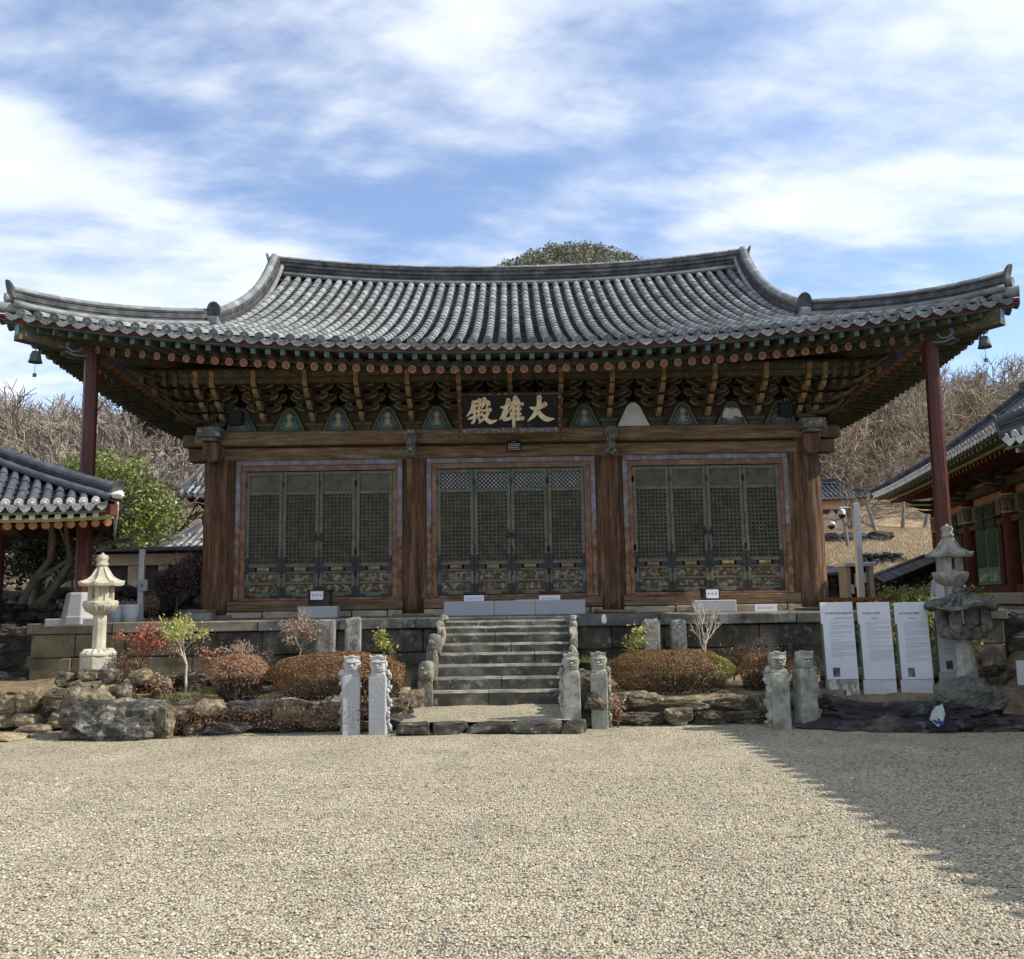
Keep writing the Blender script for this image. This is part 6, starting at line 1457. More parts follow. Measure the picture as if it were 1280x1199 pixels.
MT['raf_end'] = wm('orange_brown_end', R3((.30, .14, .07), (.42, .22, .12)), 9, bump=0); MT['soffit_dark'] = wm('dark_soffit', R3((.03, .02, .015), (.06, .045, .03)), 5, bump=0)
def right_hall():
    E1 = at(1092, 628, Y=32.0); V = Vector((.979, -.204, 0)); U = Vector((-.204, -.979, 0)); Lh = 17.5; D = 4.2; z0 = 4.9
    t = empty('side_hall', (E1.x + 3, E1.y - 8, 1.3), 0, 'long red and ochre side hall with green louvred doors and blue grey roof', 'temple building')
    class SB(_MB):
        def build(self, name, mats, parent=None, **k):
            o = t.location; self.v = [(x - o.x, y - o.y, z - o.z) for x, y, z in self.v]; return _MB.build(self, name, mats, parent or t, **k)
    global MB
    MB = SB
    O = Vector((E1.x, E1.y, z0))
    P = slope_roof(t, O, U, V, Lh, D, 2.75, .26, (3.4, 0), .3, .12)
    eave_work(t, P, Lh, D, V, 54)
    # end (hip) slope facing away, rear slope, ridges
    slope_roof(t, O + V * 7.2, -V, U, 7.2, 3.4, 2.3, .5, (3.6, 3.6), .3, .1, ends=False)
    slope_roof(t, O + V * 8.4 + U * Lh, -U, -V, Lh, D, 2.75, .5, (0, 3.4), .3, .1, ends=False)
    hp = [O + U * (3.4 * k / 8) + V * (D * k / 8) + Vector((0, 0, 2.75 * (.7 * k / 8 + .3 * (k / 8) ** 2) + .04)) for k in range(9)]
    ridge_stack(t, hp, .26, .12, 'hip_ridge', ('tile_dark', 'tile_new')); end_tile(t, hp[0] + Vector((0, 0, .05)), (-.7, .7), .12, .3)
    rp = [O + V * D + U * (3.0 + (Lh - 3.0) * k / 10) + Vector((0, 0, 2.72 + .12 * (1 - k / 5) ** 2)) for k in range(11)]
    ridge_stack(t, rp, .4, .14, 'main_ridge', ('tile_dark', 'tile_new')); end_tile(t, rp[0] + Vector((0, 0, .05)), (.2, 1), .14, .45)
    # body: facade line 1.8 m inside the eave
    F0 = O + V * 1.8; rz = atan2(U.y, U.x); T = Matrix.Translation((F0.x, F0.y, 0)) @ Matrix.Rotation(rz, 4, 'Z')   # local x along U, local +y = V?
    sgn = 1 if (Matrix.Rotation(rz, 3, 'Z') @ Vector((0, 1, 0))).dot(V) > 0 else -1
    def bx(nm, x0, x1, y0, y1, z0_, z1_, mt, bev=.01):
        m = MB(); m.box(x0, x1, min(sgn * y0, sgn * y1), max(sgn * y0, sgn * y1), z0_, z1_, 0, T); return m.build(nm, MT[mt], None, bevel=bev)
    x0s = 1.0; bay = 3.75; FZ = 1.55
    bx('wall', x0s, Lh, .12, 4.5, FZ, 4.7, 'plaster'); bx('far_wall', x0s - .1, x0s + .05, .2, 4.5, FZ, 4.8, 'plaster')
    bx('stone_base', .2, Lh, -.9, 5, -.5, FZ - .02, 'stone'); bx('base_kerb', .15, Lh, -.98, -.6, FZ - .25, FZ, 'granite_old')
    nb = 5
    for i in range(nb + 1):
        x = x0s + bay * i
        if x > Lh: break
        m = MB(); m.tube([T @ Vector((x, 0, FZ)), T @ Vector((x, 0, 4.35))], [.2, .18], 14, 0); m.build('column', MT['wood_red'], None)
        m = MB(); m.tube([T @ Vector((x, 0, 3.65)), T @ Vector((x, 0, 4.05))], .205, 14, 0); m.tube([T @ Vector((x, 0, 3.60)), T @ Vector((x, 0, 3.65))], .21, 14, 1); m.tube([T @ Vector((x, 0, 4.05)), T @ Vector((x, 0, 4.1))], .21, 14, 1); m.build('painted_collar', [MT['fret'], MT['trim_yellow']], None)
        m = MB()
        for k in range(3): m.prism([(.1, 0), (-.35 - .2 * k, .05), (-.6 - .22 * k, .18), (-.45 - .2 * k, .16), (-.2, .14), (.1, .14)], -.05, .05, 0, T @ Matrix.Translation((x, 0, 4.2 + .17 * k)) @ Matrix.Scale(sgn, 4, (0, 1, 0)), axis='X'); m.box(-.4 - .1 * k, .4 + .1 * k, -.06, .06, 4.34 + .17 * k, 4.38 + .17 * k + .02, 0, T @ Matrix.Translation((x, 0, 0)))
        m.build('bracket', MT['dan_green'], None)
        if i == nb or x + bay > Lh + .5: break
        a, b = x + .2, x + bay - .2
        bx('upper_beam', a, b, -.1, .12, 4.28, 4.5, 'dan_green'); bx('lintel', a, b, -.08, .115, 3.35, 3.52, 'wood_red'); bx('sill', a, b, -.08, .115, FZ, FZ + .2, 'wood_red')
        c = (a + b) / 2
        bx('transom_frame', c - .75, c + .75, -.06, .113, 3.58, 4.05, 'trim_green'); bx('transom_panel', c - .68, c + .68, -.075, .1, 3.65, 3.98, 'door_green')
        for s in (-1, 1): bx('side_panel', c + s * 1.05 - .22, c + s * 1.05 + .22, -.07, .11, 3.6, 4.03, 'fret')
        bx('door_surround', c - 1.12, c + 1.12, -.05, .111, FZ + .2, 3.35, 'wood_red')
        for k in range(2):
            d0 = c - .98 + k * .99; d1 = d0 + .97
            f = bx('door', d0, d1, -.10, .05, FZ + .22, 3.28, 'trim_green')
            m = MB()
            for q in range(24): z = FZ + .72 + q * .072; m.box(d0 + .08, d1 - .08, min(sgn * -.12, sgn * -.10), max(sgn * -.12, sgn * -.10), z, z + .045, 0, T)
            m.box(d0 + .07, d1 - .07, min(sgn * -.107, sgn * -.08), max(sgn * -.107, sgn * -.08), FZ + .7, 3.2, 1, T); m.build('door_louvre', [MT['door_green'], MT['door_green']], None)
            m = MB(); m.box(d0 + .08, d1 - .08, min(sgn * -.112, sgn * -.09), max(sgn * -.112, sgn * -.09), FZ + .32, FZ + .58, 0, T); m.build('painted_door_panel', MT['fret_flower'], None)
    MB = _MB
MT['fret_flower'] = wm('flower_panel', R3((.10, .14, .08), (.2, .24, .14)), 9, bump=0, spots=[(12, .54, .04, (.55, .55, .42), .9)])
right_hall()
def near_hall():
    t = empty('near_side_hall', (8.9, 4, 0), 0, 'near side hall, its roof corner just entering at the right edge', 'temple building')
    class SB(_MB):
        def build(self, name, mats, parent=None, **k):
            o = t.location; self.v = [(x - o.x, y - o.y, z - o.z) for x, y, z in self.v]; return _MB.build(self, name, mats, parent or t, **k)
    global MB
    MB = SB
    O = Vector((6.86, 12.45, 3.58)); U = Vector((0, -1, 0)); V = Vector((1, 0, 0)); L = 21; D = 3.6
    P = slope_roof(t, O, U, V, L, D, 2.1, .25, (3.0, 0), .3, .10)
    eave_work(t, P, L, D, V, 70)
    slope_roof(t, O + V * 7.2, -V, U, 7.2, 3.0, 2.0, .4, (3.6, 3.6), .3, .1)
    hp = [O + U * (3.0 * k / 8) + V * (D * k / 8) + Vector((0, 0, 2.1 * (.7 * k / 8 + .3 * (k / 8) ** 2) + .14 * (1 - k / 8) ** 3)) for k in range(9)]
    ridge_stack(t, hp, .24, .11, 'hip_ridge', ('tile_dark', 'tile_new')); end_tile(t, hp[0] + Vector((-.02, .02, .05)), (-.8, .6), .13, .3)
    rp = [O + V * D + U * (2.8 + 18 * k / 6) + Vector((0, 0, 2.08)) for k in range(7)]; ridge_stack(t, rp, .35, .14, 'main_ridge', ('tile_dark', 'tile_new'))
    m = MB(); m.box(8.7, 12.1, -7, 11.1, 0, 3.8); m.build('wall', MT['plaster'])
    for k in range(7): m = MB(); m.tube([(8.55, 11.1 - 3.1 * k, 0), (8.55, 11.1 - 3.1 * k, 3.7)], .18, 12); m.build('column', MT['wood_red'])
    m = MB(); m.box(8.0, 12.4, -7.3, 11.5, -.05, .35); m.build('stone_base', MT['granite_old'])
    MB = _MB
near_hall()
def left_pavilion():
    _c = at(143, 634, Y=12.0); t = empty('left_pavilion', (_c.x, 12.0, 0), radians(24), 'small pavilion with dark tiled roof and white plastered tile ends at the left edge', 'pavilion')
    class SB(_MB):
        def build(self, name, mats, parent=None, **k):
            o = t.location; self.v = [(x - o.x, y - o.y, z - o.z) for x, y, z in self.v]; return _MB.build(self, name, mats, parent or t, **k)
    global MB
    MB = SB
    c = at(143, 634, Y=12.0); L = 6.0; D = 3.0; rise = 1.6
    O = Vector((c.x - L, 12.0, c.z - .02)); U = Vector((1, 0, 0)); V = Vector((0, 1, 0))
    P = slope_roof(t, O, U, V, L, D, rise, .15, (D, D), .2, .10, r=.05, seg=.4, course=.2, mats=('tile_new', 'tile_white', 'tile_dark', 'tile_end'))
    m = MB()
    eave_work(t, P, L, D, V, 40, raft_in=.34)
    slope_roof(t, O + U * L, V, -U, L, D, rise, .2, (D, D), .2, .10, r=.052)
    slope_roof(t, O + V * L + U * L, -U, -V, L, D, rise, .4, (D, D), .2, .10, ends=False); slope_roof(t, O + V * L, -V, U, L, D, rise, .4, (D, D), .2, .10, ends=False)
    for (cx, cy, dx, dy) in ((L, 0, -1, 1), (0, 0, 1, 1), (0, L, 1, -1), (L, L, -1, -1)):
        hp = [O + Vector((cx + dx * D * k / 8, cy + dy * D * k / 8, rise * (.8 * k / 8 + .2 * (k / 8) ** 2) + .11 * (1 - k / 8) ** 2 + .01)) for k in range(9)]
        ridge_stack(t, hp, .16, .08, 'hip_ridge', ('tile_dark', 'tile_new'))
        e = hp[0]; end_tile(t, e + Vector((0, 0, .06)), (-dx, -dy), .09, .2, tip=.5)
        m = MB(); rock(m, e + Vector((-dx * .03, -dy * .03, .07)), (.10, .09, .06), 5, 0, 3); m.build('mortar_lump', MT['tile_white'])
        m = MB(); m.sweep([e + Vector((-dx * .0, -dy * .0, -.13)), e + Vector((dx * 1.0, dy * 1.0, -.05))], [(-.06, -.07), (.06, -.07), (.06, .07), (-.06, .07)]); m.build('corner_beam', MT['wood_red'])
    y0, y1 = 13.6, 16.4
    for x in (c.x - 1.75, c.x - L + 1.75):
        for y in (13.75, 16.2):
            m = MB(); m.tube([(x, y, 0), (x, y, c.z - .05)], .11, 12); m.build('post', MT['wood_red'])
    m = MB(); m.box(c.x - 4.6, c.x - 1.4, 13.4, 16.6, c.z - .12, c.z + .1); m.build('tie_beam', MT['wood_red'])
    m = MB(); m.box(c.x - 4.4, c.x - 1.3, 12.95, 13.1, c.z - .16, c.z - .02); m.build('outer_beam', MT['wood_red'])
    MB = _MB
left_pavilion()
def small_house(name, O, L, D, rise, label, wall, dep=None, wallh=2.6, openings=(), flipside=False, dir=0, sp=.26, mats=('tile_new', 'tile', 'tile_dark'), floor=0, hi=.5):
    t = empty(name, (O[0] + L / 2, O[1] + D, O[2] - wallh), 0, label, 'building')
    class SB(_MB):
        def build(self, nm, mt, parent=None, **k):
            o = t.location; self.v = [(x - o.x, y - o.y, z - o.z) for x, y, z in self.v]; return _MB.build(self, nm, mt, parent or t, **k)
    global MB
    MB = SB
    O = Vector(O); U = Vector((1, 0, 0)); V = Vector((0, 1, 0))
    P = slope_roof(t, O, U, V, L, D, rise, sp, (D * hi, D * .5), .3, .15, mats=mats)
    m = MB(); m.sweep([P(L * k / 12, 0) + V * .06 - Vector((0, 0, .12)) for k in range(13)], [(-.03, -.05), (.03, -.05), (.03, .05), (-.03, .05)]); m.build('eave_board', MT['wood_red'])
    slope_roof(t, O + U * L + V * 2 * D, -U, -V, L, D, rise, .6, (D * .5, D * .5), .3, .15, ends=False)
    for s in (0, 1):
        slope_roof(t, O + U * (L if s else 0) + (V * 0 if s else V * 2 * D), V if s else -V, -U if s else U, 2 * D, D * .5, rise * .5, .5, (D * .5, D * .5), .2, .1, ends=False)
    rp = [O + U * (D * .5 + (L - D) * k / 8) + V * D + Vector((0, 0, rise)) for k in range(9)]; ridge_stack(t, rp, .3, .13, 'main_ridge', ('tile_dark', 'tile_new'))
    for s in (0, 1):
        hp = [O + U * ((L - D * .5 * k / 5) if s else D * hi * k / 5) + V * (D * k / 5) + Vector((0, 0, rise * (.7 * k / 5 + .3 * (k / 5) ** 2) + .15 * (1 - k / 5) ** 3)) for k in range(6)]; ridge_stack(t, hp, .22, .11, 'hip_ridge', ('tile_dark', 'tile_new'))
    m = MB(); m.box(O.x + .8, O.x + L - .8, O.y + .7, O.y + 2 * D - .7, O.z - wallh, O.z + .35); m.build('wall', MT[wall])
    for (a, b, z0, z1, mt, nm) in openings: m = MB(); m.box(O.x + a, O.x + b, O.y + .64, O.y + .8, O.z - wallh + z0, O.z - wallh + z1); m.build(nm, MT[mt])
    MB = _MB
    return t
p = at(1087, 619, Y=50); W = 6.2
small_house('ochre_outbuilding', (p.x - W, 50, p.z - .1), W, 2.0, 1.0, 'small ochre plastered building with a tiled roof up the dry slope', 'plaster_pale', wallh=3.4, openings=((.7, W - .7, 2.55, 2.8, 'wood_red', 'wall_beam'), (W - 1.05, W - .82, 0, 2.6, 'wood_red', 'corner_post'), (2.1, 2.35, 0, 2.6, 'wood_red', 'post')))

p = at(200, 693, Y=32)
small_house('quarters', (p.x - .3, 32, p.z), 9.5, 2.6, 1.15, 'dark timber quarters with grey tiled eaves behind the left corner column', 'dark_wall', wallh=3.2, hi=.3, openings=((-.6, -.0, .4, 2.2, 'trim_cream', 'door_panel'), (1.2, 1.9, .5, 2.3, 'plank_dark', 'door'), (2.0, 2.15, 0, 2.5, 'plaster_tan', 'post')), mats=('tile', 'tile_end', 'tile_dark'))
p = at(224, 622, Y=36)
small_house('upper_pavilion', (p.x - .1, 36, p.z), 10, 3.2, 2.6, 'upper tiled roof with pale tiles rising behind the quarters', 'dark_wall', wallh=5.5, hi=.2, mats=('tile', 'tile_end', 'tile_dark'))
# low house seen under the tree
p = at(165, 700, Y=22.5); a = at(158, 698, Y=22.5); b = at(215, 735, Y=22.5)
t = empty('timber_store', ((a.x + b.x) / 2, 22.6, 1.25), 0, 'low timber store with pale posts under the green tree', 'building')
def lb(nm, mt, x0, x1, y0, y1, z0, z1): m = MB(); m.box(x0 - t.location.x, x1 - t.location.x, y0 - 22.6, y1 - 22.6, z0 - 1.25, z1 - 1.25); m.build(nm, MT[mt], t, bevel=.01)
lb('wall', 'dark_wall', a.x - 1.4, b.x + .5, 22.6, 25, 1.2, 2.9)
for px in (166, 204): q = at(px, 720, Y=22.5); lb('pale_post', 'plaster_tan', q.x - .13, q.x + .13, 22.5, 22.6, 1.25, 2.55)
lb('beam', 'plaster_tan', a.x - 1.4, b.x + .5, 22.48, 22.6, 2.56, 2.85); lb('roof_slab', 'tile_dark', a.x - 1.7, b.x + .8, 22.2, 25.4, 2.9, 3.0)
# ------------------------------------------------------------------ planting
def clipped_shrub(px, py, Y, rx, ry, h, label, mats=('azalea', 'azalea_green'), n=9000, seed=1, zb=None, size=.0125, skirt=.42, cut=None, group='clipped azalea mounds'):
    b = at(px, py, Y=Y); z = b.z if zb is None else zb; rs = np.random.RandomState(seed); t = empty('clipped_shrub', (b.x, Y, z), 0, label, 'shrub', group)
    d = rs.randn(n, 3); d[:, 2] = np.abs(d[:, 2]) * 1.0 - .25; d /= np.linalg.norm(d, axis=1, keepdims=True)
    e = np.sign(d) * np.abs(d) ** .8; e /= (np.abs(e) ** 2.6).sum(1, keepdims=True) ** (1 / 2.6)
    r = 1 - .10 * rs.rand(n) ** 2; bump = np.array([noise.noise(Vector((a * 4, b_ * 4, c * 4 + seed))) for a, b_, c in e]) * .07 + np.array([noise.noise(Vector((a * 1.6, b_ * 1.6, c * 1.6 + seed * 3))) for a, b_, c in e]) * .07
    P = e * (r + bump)[:, None]; P[:, 2] = np.maximum(P[:, 2], -.45)
    low = P[:, 2] < .15
    tp = .66 + .34 * np.clip((P[:, 2:3] + .45) / .7, 0, 1); P = P * np.concatenate([tp, tp, np.ones_like(tp)], 1)
    P = P * np.array([[rx, ry, h * .62]]); P[:, 2] += h * skirt
    keep = ~(low & (rs.rand(n) < .62)); P = P[keep]; Nn = e[keep]
    if cut is not None:
        g = ((P[:, 0] > cut * rx) | (rs.rand(len(P)) < .08)); V, Fq = leaf_quads(P[~g], size, rs, .5, Nn[~g]); np_mesh('leaves', V, Fq, MT[mats[0]], t); V, Fq = leaf_quads(P[g], size, rs, .5, Nn[g]); np_mesh('leaves', V, Fq, MT[mats[1]], t)
    else: V, Fq = leaf_quads(P, size, rs, .5, Nn); np_mesh('leaves', V, Fq, MT[mats[0]], t)
    # inner twigs
    segs = []; R = random.Random(seed)
    for i in range(int(160 * rx / .5)):
        a = R.uniform(0, 6.28); q = sqrt(R.random()); p0 = Vector((cos(a) * q * rx * .5, sin(a) * q * ry * .5, -.06)); p1 = Vector((cos(a) * q * rx * .93, sin(a) * q * ry * .93, h * (skirt + .5 * (1 - q ** 3)) * R.uniform(.6, .98))); pm = (p0 + p1) / 2 + Vector((R.gauss(0, .03), R.gauss(0, .03), 0)); segs += [(p0, pm, .006, .005), (pm, p1, .005, .003)]
    V, Fq = segs_np(segs, 4); np_mesh('twigs', V, Fq, MT['twig_dark'], t)
    # dark inner leaves
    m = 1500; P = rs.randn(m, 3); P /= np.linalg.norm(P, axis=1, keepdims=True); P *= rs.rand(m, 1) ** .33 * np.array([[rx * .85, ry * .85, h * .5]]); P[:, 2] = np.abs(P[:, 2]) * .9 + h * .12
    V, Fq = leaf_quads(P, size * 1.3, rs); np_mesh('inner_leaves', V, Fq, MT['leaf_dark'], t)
    return t
clipped_shrub(420, 893, 12.25, .93, .5, .60, 'long clipped rust brown azalea mound left of the staircase', seed=1, n=30000, zb=.30)
clipped_shrub(296, 868, 12.1, .40, .35, .52, 'smaller reddish clipped azalea left of the long mound', ('leaf_rust', 'azalea'), seed=2, n=8500, zb=.36, skirt=.48)
clipped_shrub(838, 868, 12.5, .90, .5, .60, 'long clipped azalea mound right of the staircase, rust with a green right end', seed=3, n=30000, zb=.25, cut=.62)
clipped_shrub(946, 868, 12.35, .22, .24, .50, 'small clipped rust azalea behind the left post of the right pair', seed=4, n=4500, zb=.3)
clipped_shrub(1005, 868, 12.25, .2, .22, .46, 'small dull rust azalea behind the right post of the right pair', ('leaf_rust', 'azalea'), seed=5, n=1800, zb=.3)
clipped_shrub(485, 895, 12.0, .2, .25, .5, 'rounded rust azalea just behind the right white post', seed=6, n=4500, zb=.3)
def twig_shrub(px, py, Y, h, label, mats, nleaf, leaf=.02, seed=1, spread=.8, stem=.012, levels=4, name='shrub', cat='shrub', twig='twig_dark', trunk=.3, zb=None, squash=(1, 1, 1), split=None, nchild=(3, 4), up=.25, group=None, nloc=.04):
    b = at(px, py, Y=Y); z = b.z if zb is None else zb; segs = tree_segs(seed, h=h, r=stem, levels=levels, nchild=nchild, spread=spread, up=up, trunk=trunk, shrink=.66)
    sx = squash; segs = [(Vector((a.x * sx[0], a.y * sx[1], a.z * sx[2])), Vector((c.x * sx[0], c.y * sx[1], c.z * sx[2])), r0, r1) for a, c, r0, r1 in segs]
    hm = max(s[1].z for s in segs); k = h / hm; segs = [(a * k, c * k, r0, max(r1, .0016)) for a, c, r0, r1 in segs]
    t = empty(name, (b.x, Y, z), 0, label, cat, group); V, Fq = segs_np(segs, 5); np_mesh('stems', V, Fq, MT[twig], t, smooth=True)
    rs = np.random.RandomState(seed)
    if nleaf:
        tips = seg_tips(segs, stem * .35); idx = rs.randint(0, len(tips), nleaf); P = tips[idx] + rs.randn(nleaf, 3) * nloc
        if len(mats) > 1:
            g = P[:, 2] > (split if split else h * .6); V, Fq = leaf_quads(P[g], leaf, rs); np_mesh('leaves', V, Fq, MT[mats[0]], t)
            if (~g).any(): V, Fq = leaf_quads(P[~g], leaf, rs); np_mesh('leaves', V, Fq, MT[mats[1]], t)
        else: V, Fq = leaf_quads(P, leaf, rs); np_mesh('leaves', V, Fq, MT[mats[0]], t)
    return t
twig_shrub(192, 868, 12.5, .98, 'red leaved shrub beside the cream lantern, bright red on top', ('leaf_red', 'leaf_rust'), 1500, .022, 5, .95, squash=(1.3, .9, .9), split=.62, zb=.35, levels=4)
twig_shrub(232, 868, 12.2, 1.12, 'small tree with yellow green crown and pale forked stem', ('leaf_yellow', 'leaf_dry'), 1900, .019, 15, .62, stem=.022, twig='stem_pale', squash=(1.15, 1, 1), split=.78, zb=.33, name='small_tree', cat='tree', trunk=.42)
twig_shrub(255, 862, 12.7, .62, 'thin rust leaved shrub right of the yellow green small tree', ('leaf_rust',), 420, .022, 25, .8, zb=.4)
twig_shrub(222, 876, 12.0, .34, 'low brownish undergrowth shrub in front of the short brown wall', ('leaf_dry', 'leaf_rust'), 500, .018, 27, .9, zb=.34, squash=(1.9, 1, .8))
twig_shrub(370, 832, 12.9, .92, 'pinkish dry small tree standing before the left doors', ('leaf_dry',), 1300, .017, 31, .8, stem=.015, twig='twig', squash=(1.05, 1, .9), zb=.55, name='small_tree', cat='tree', trunk=.45)
twig_shrub(328, 832, 13.1, .52, 'spreading dry twiggy shrub with a bent stem left of the pinkish small tree', ('leaf_dry', 'leaf_rust'), 500, .016, 35, 1.0, stem=.014, twig='stem_pale', squash=(1.5, 1, .8), zb=.55, trunk=.4)
twig_shrub(478, 832, 13.2, .55, 'fresh green leafy shrub rising behind the right white post', ('leaf_yellow', 'leaf_green'), 330, .03, 41, .6, stem=.008, twig='twig', zb=.62, levels=3, split=.3)
twig_shrub(788, 826, 13.4, .52, 'fresh green leafy shrub beside the right flank of the staircase', ('leaf_yellow', 'leaf_green'), 330, .03, 43, .6, stem=.008, twig='twig', zb=.62, levels=3, split=.2)
twig_shrub(884, 836, 13.2, 1.05, 'bare small tree with a white stem before the right doors', ('leaf_dry',), 160, .016, 47, .55, stem=.02, twig='stem_pale', zb=.5, name='small_tree', cat='tree', trunk=.55)
twig_shrub(918, 846, 12.9, .46, 'flat topped reddish dry shrub right of the long right mound', ('leaf_rust',), 700, .014, 51, 1.0, stem=.014, squash=(1.5, 1, .7), zb=.42, twig='twig_dark', trunk=.5)
twig_shrub(958, 846, 13.2, .50, 'flat topped purplish dry shrub above the small clipped azalea', ('leaf_purple', 'leaf_rust'), 800, .014, 53, 1.0, stem=.012, squash=(1.7, 1, .7), zb=.5, twig='twig', trunk=.5)
twig_shrub(772, 899, 11.45, .36, 'dry leafy tuft beside the right post of the middle pair', ('leaf_dry', 'leaf_rust'), 420, .018, 57, .7, zb=.0, levels=3)
twig_shrub(455, 888, 11.4, .32, 'dry twiggy growth spilling over the wall between the white posts', ('leaf_rust', 'leaf_dry'), 500, .016, 58, .9, zb=.1, levels=3, squash=(1.4, 1, 1))
for i, (px, w, lab) in enumerate([(270, 1.5, 'withered brown creeper hanging on the garden wall, left one'), (400, 1.1, 'withered brown creeper hanging on the garden wall, right one')]):
    b = at(px, 890, Y=11.25); rs = np.random.RandomState(60 + i); P = np.stack([rs.randn(900) * w * .3, -.03 - .05 * rs.rand(900), .08 + .26 * rs.rand(900) ** .8], 1); V, Fq = leaf_quads(P, .016, rs); o = np_mesh('creeper', V, Fq, MT['leaf_creep']); o.location = (b.x, 11.3, 0); tag(o, lab, 'creeper', 'withered creepers on the garden wall')
# grass tufts
for i, (px, py, Y, lab) in enumerate([(222, 872, 11.8, 'bright green grass tuft at the foot of the yellow green small tree'), (262, 866, 12.0, 'small green tuft left of the reddish clipped azalea'), (738, 826, 13.0, 'green tuft on the stones behind the middle pair of posts'), (500, 842, 13.4, 'dark green tuft at the foot of the staircase flank')]):
    b = at(px, py, Y=Y); m = MB(); R = random.Random(i)
    for k in range(120):
        x, y = R.gauss(0, .12), R.gauss(0, .08); h = R.uniform(.05, .13); dx, dy = R.gauss(0, .04), R.gauss(0, .04); m.add([(x - .004, y, 0), (x + .004, y, 0), (x + dx, y + dy, h)], [(0, 1, 2)])
    tag(m.build('grass_tuft', MT['leaf_green'], None, (b.x, Y, b.z - .02)), lab, 'grass tuft')
# fallen leaves on the garden soil
def litter():
    rs = np.random.RandomState(9); n = 5200; x = np.where(rs.rand(n) < .5, rs.uniform(-5.3, -1.45, n), rs.uniform(1, 7.4, n)); y = rs.uniform(11.7, 14.1, n); y = np.where((x > 0) & (y < 11.85), 11.85 + rs.rand(n) * 2, y)
    z = np.where(x < 0, .31 + (y - 11.25) / 2.95 * .2, .29 + (y - 11.72) / 2.48 * .18) + .05; P = np.stack([x, y, z + .01], 1); V, Fq = leaf_quads(P, .022, rs, 1.0, np.tile(np.array([[0, 0, 1.0]]), (n, 1))); tag(np_mesh('fallen_leaves', V, Fq, MT['leaf_dry']), 'dry fallen leaves scattered over the garden soil', 'leaf litter', kind='stuff')
litter()

# ------------------------------------------------------------------ trees beside and behind
def leafy_tree(px, py, Y, h, rx, rz, n, label, mat='leaf_green', leaf=.07, seed=1, twig='bark', clumps=46, trunk_r=.12, cz=None, name='evergreen_tree', shell=.5, up=.2, levels=4):
    b = at(px, py, Y=Y); z = terrain(b.x, Y); t = empty(name, (b.x, Y, z), 0, label, 'tree'); rs = np.random.RandomState(seed)
    segs = tree_segs(seed, h=h, r=trunk_r, levels=levels, nchild=(3, 4), spread=.7, up=up, trunk=.32); hm = max(s[1].z for s in segs); k = h * .93 / hm; segs = [(a * k, c * k, r0, r1) for a, c, r0, r1 in segs]; V, Fq = segs_np(segs, 5); np_mesh('trunk', V, Fq, MT[twig], t, smooth=True)
    cz = h * .58 if cz is None else cz; C = rs.randn(clumps, 3); C /= np.linalg.norm(C, axis=1, keepdims=True); C *= (rs.rand(clumps, 1) ** shell) * np.array([[rx, rx, rz]]); C[:, 2] += cz
    idx = rs.randint(0, clumps, n); d = rs.randn(n, 3); d /= np.linalg.norm(d, axis=1, keepdims=True); rr = (.16 + .16 * rs.rand(clumps)) * rx * 1.5; P = C[idx] + d * (rr[idx] * rs.rand(n) ** .4)[:, None] * np.array([[1, 1, .75]])
    V, Fq = leaf_quads(P, leaf, rs); np_mesh('crown', V, Fq, MT[mat], t); return t
leafy_tree(138, 640, 30, 5.6, 2.25, 1.7, 26000, 'broad green evergreen tree beyond the left red post', seed=3, cz=3.35, clumps=80, leaf=.075)
leafy_tree(200, 590, 43, 8.0, 1.9, 2.1, 11000, 'dark brownish evergreen tree behind the green tree', 'leaf_darkwarm', leaf=.10, seed=8, cz=6.6)
leafy_tree(45, 690, 18, 2.6, 1.3, .8, 6000, 'dark green bushy tree under the left pavilion eave', 'leaf_dark', leaf=.06, seed=9, cz=1.7)
for i, (px, py, Y, lean, lab) in enumerate([(8, 775, 15.5, (.5, .1), 'smooth grey leaning trunk tree nearest the left edge'), (30, 770, 15.8, (.9, 0), 'smooth grey tree leaning strongly to the right under the pavilion eave')]):
    b = at(px, py, Y=Y); bare_tree('bare_tree', (b.x, Y, 1.2), tree_segs(400 + i, h=3.6, r=.075, levels=4, nchild=(2, 4), spread=.7, up=.1, trunk=.38, lean=lean, wig=.08), 'twig', lab, group='smooth grey trees at the left')
twig_shrub(220, 768, 16.6, 1.15, 'dense dark purple shrub left of the left corner column', ('leaf_purple',), 9000, .026, 71, .75, stem=.03, squash=(1.5, 1, 1), zb=1.28, levels=5, trunk=.2, nloc=.08)
twig_shrub(192, 766, 16.4, .42, 'dry brown potted-looking shrub at the foot of the metal pole', ('leaf_dry', 'leaf_rust'), 900, .02, 73, .9, zb=1.3, levels=3, nloc=.06)
rubble_wall('rubble_wall', (-12.5, 19.2, 1.2), (-5.4, 18.6, 1.2), 1.15, 1.95, 'long rubble garden wall behind the white pots', mats=('rock', 'rock_dark'), size=(.25, .55), ch=.2, seed=33, th=.18)
rubble_wall('rubble_wall', (-12, 15.6, 1.2), (-7.55, 15.2, 1.2), 1.2, 1.65, 'low dark rubble wall below the leaning grey trees', mats=('rock_dark', 'rock'), size=(.2, .45), ch=.16, seed=35, th=.16)
rubble_wall('rubble_wall', (9.0, 45, terrain(9, 45)), (19, 46, terrain(19, 46)), terrain(14, 45) - .3, terrain(14, 45) + .7, 'row of dark rocks below the small ochre building', mats=('rock_dark', 'rock'), size=(.7, 1.4), ch=.5, seed=37, th=.4)
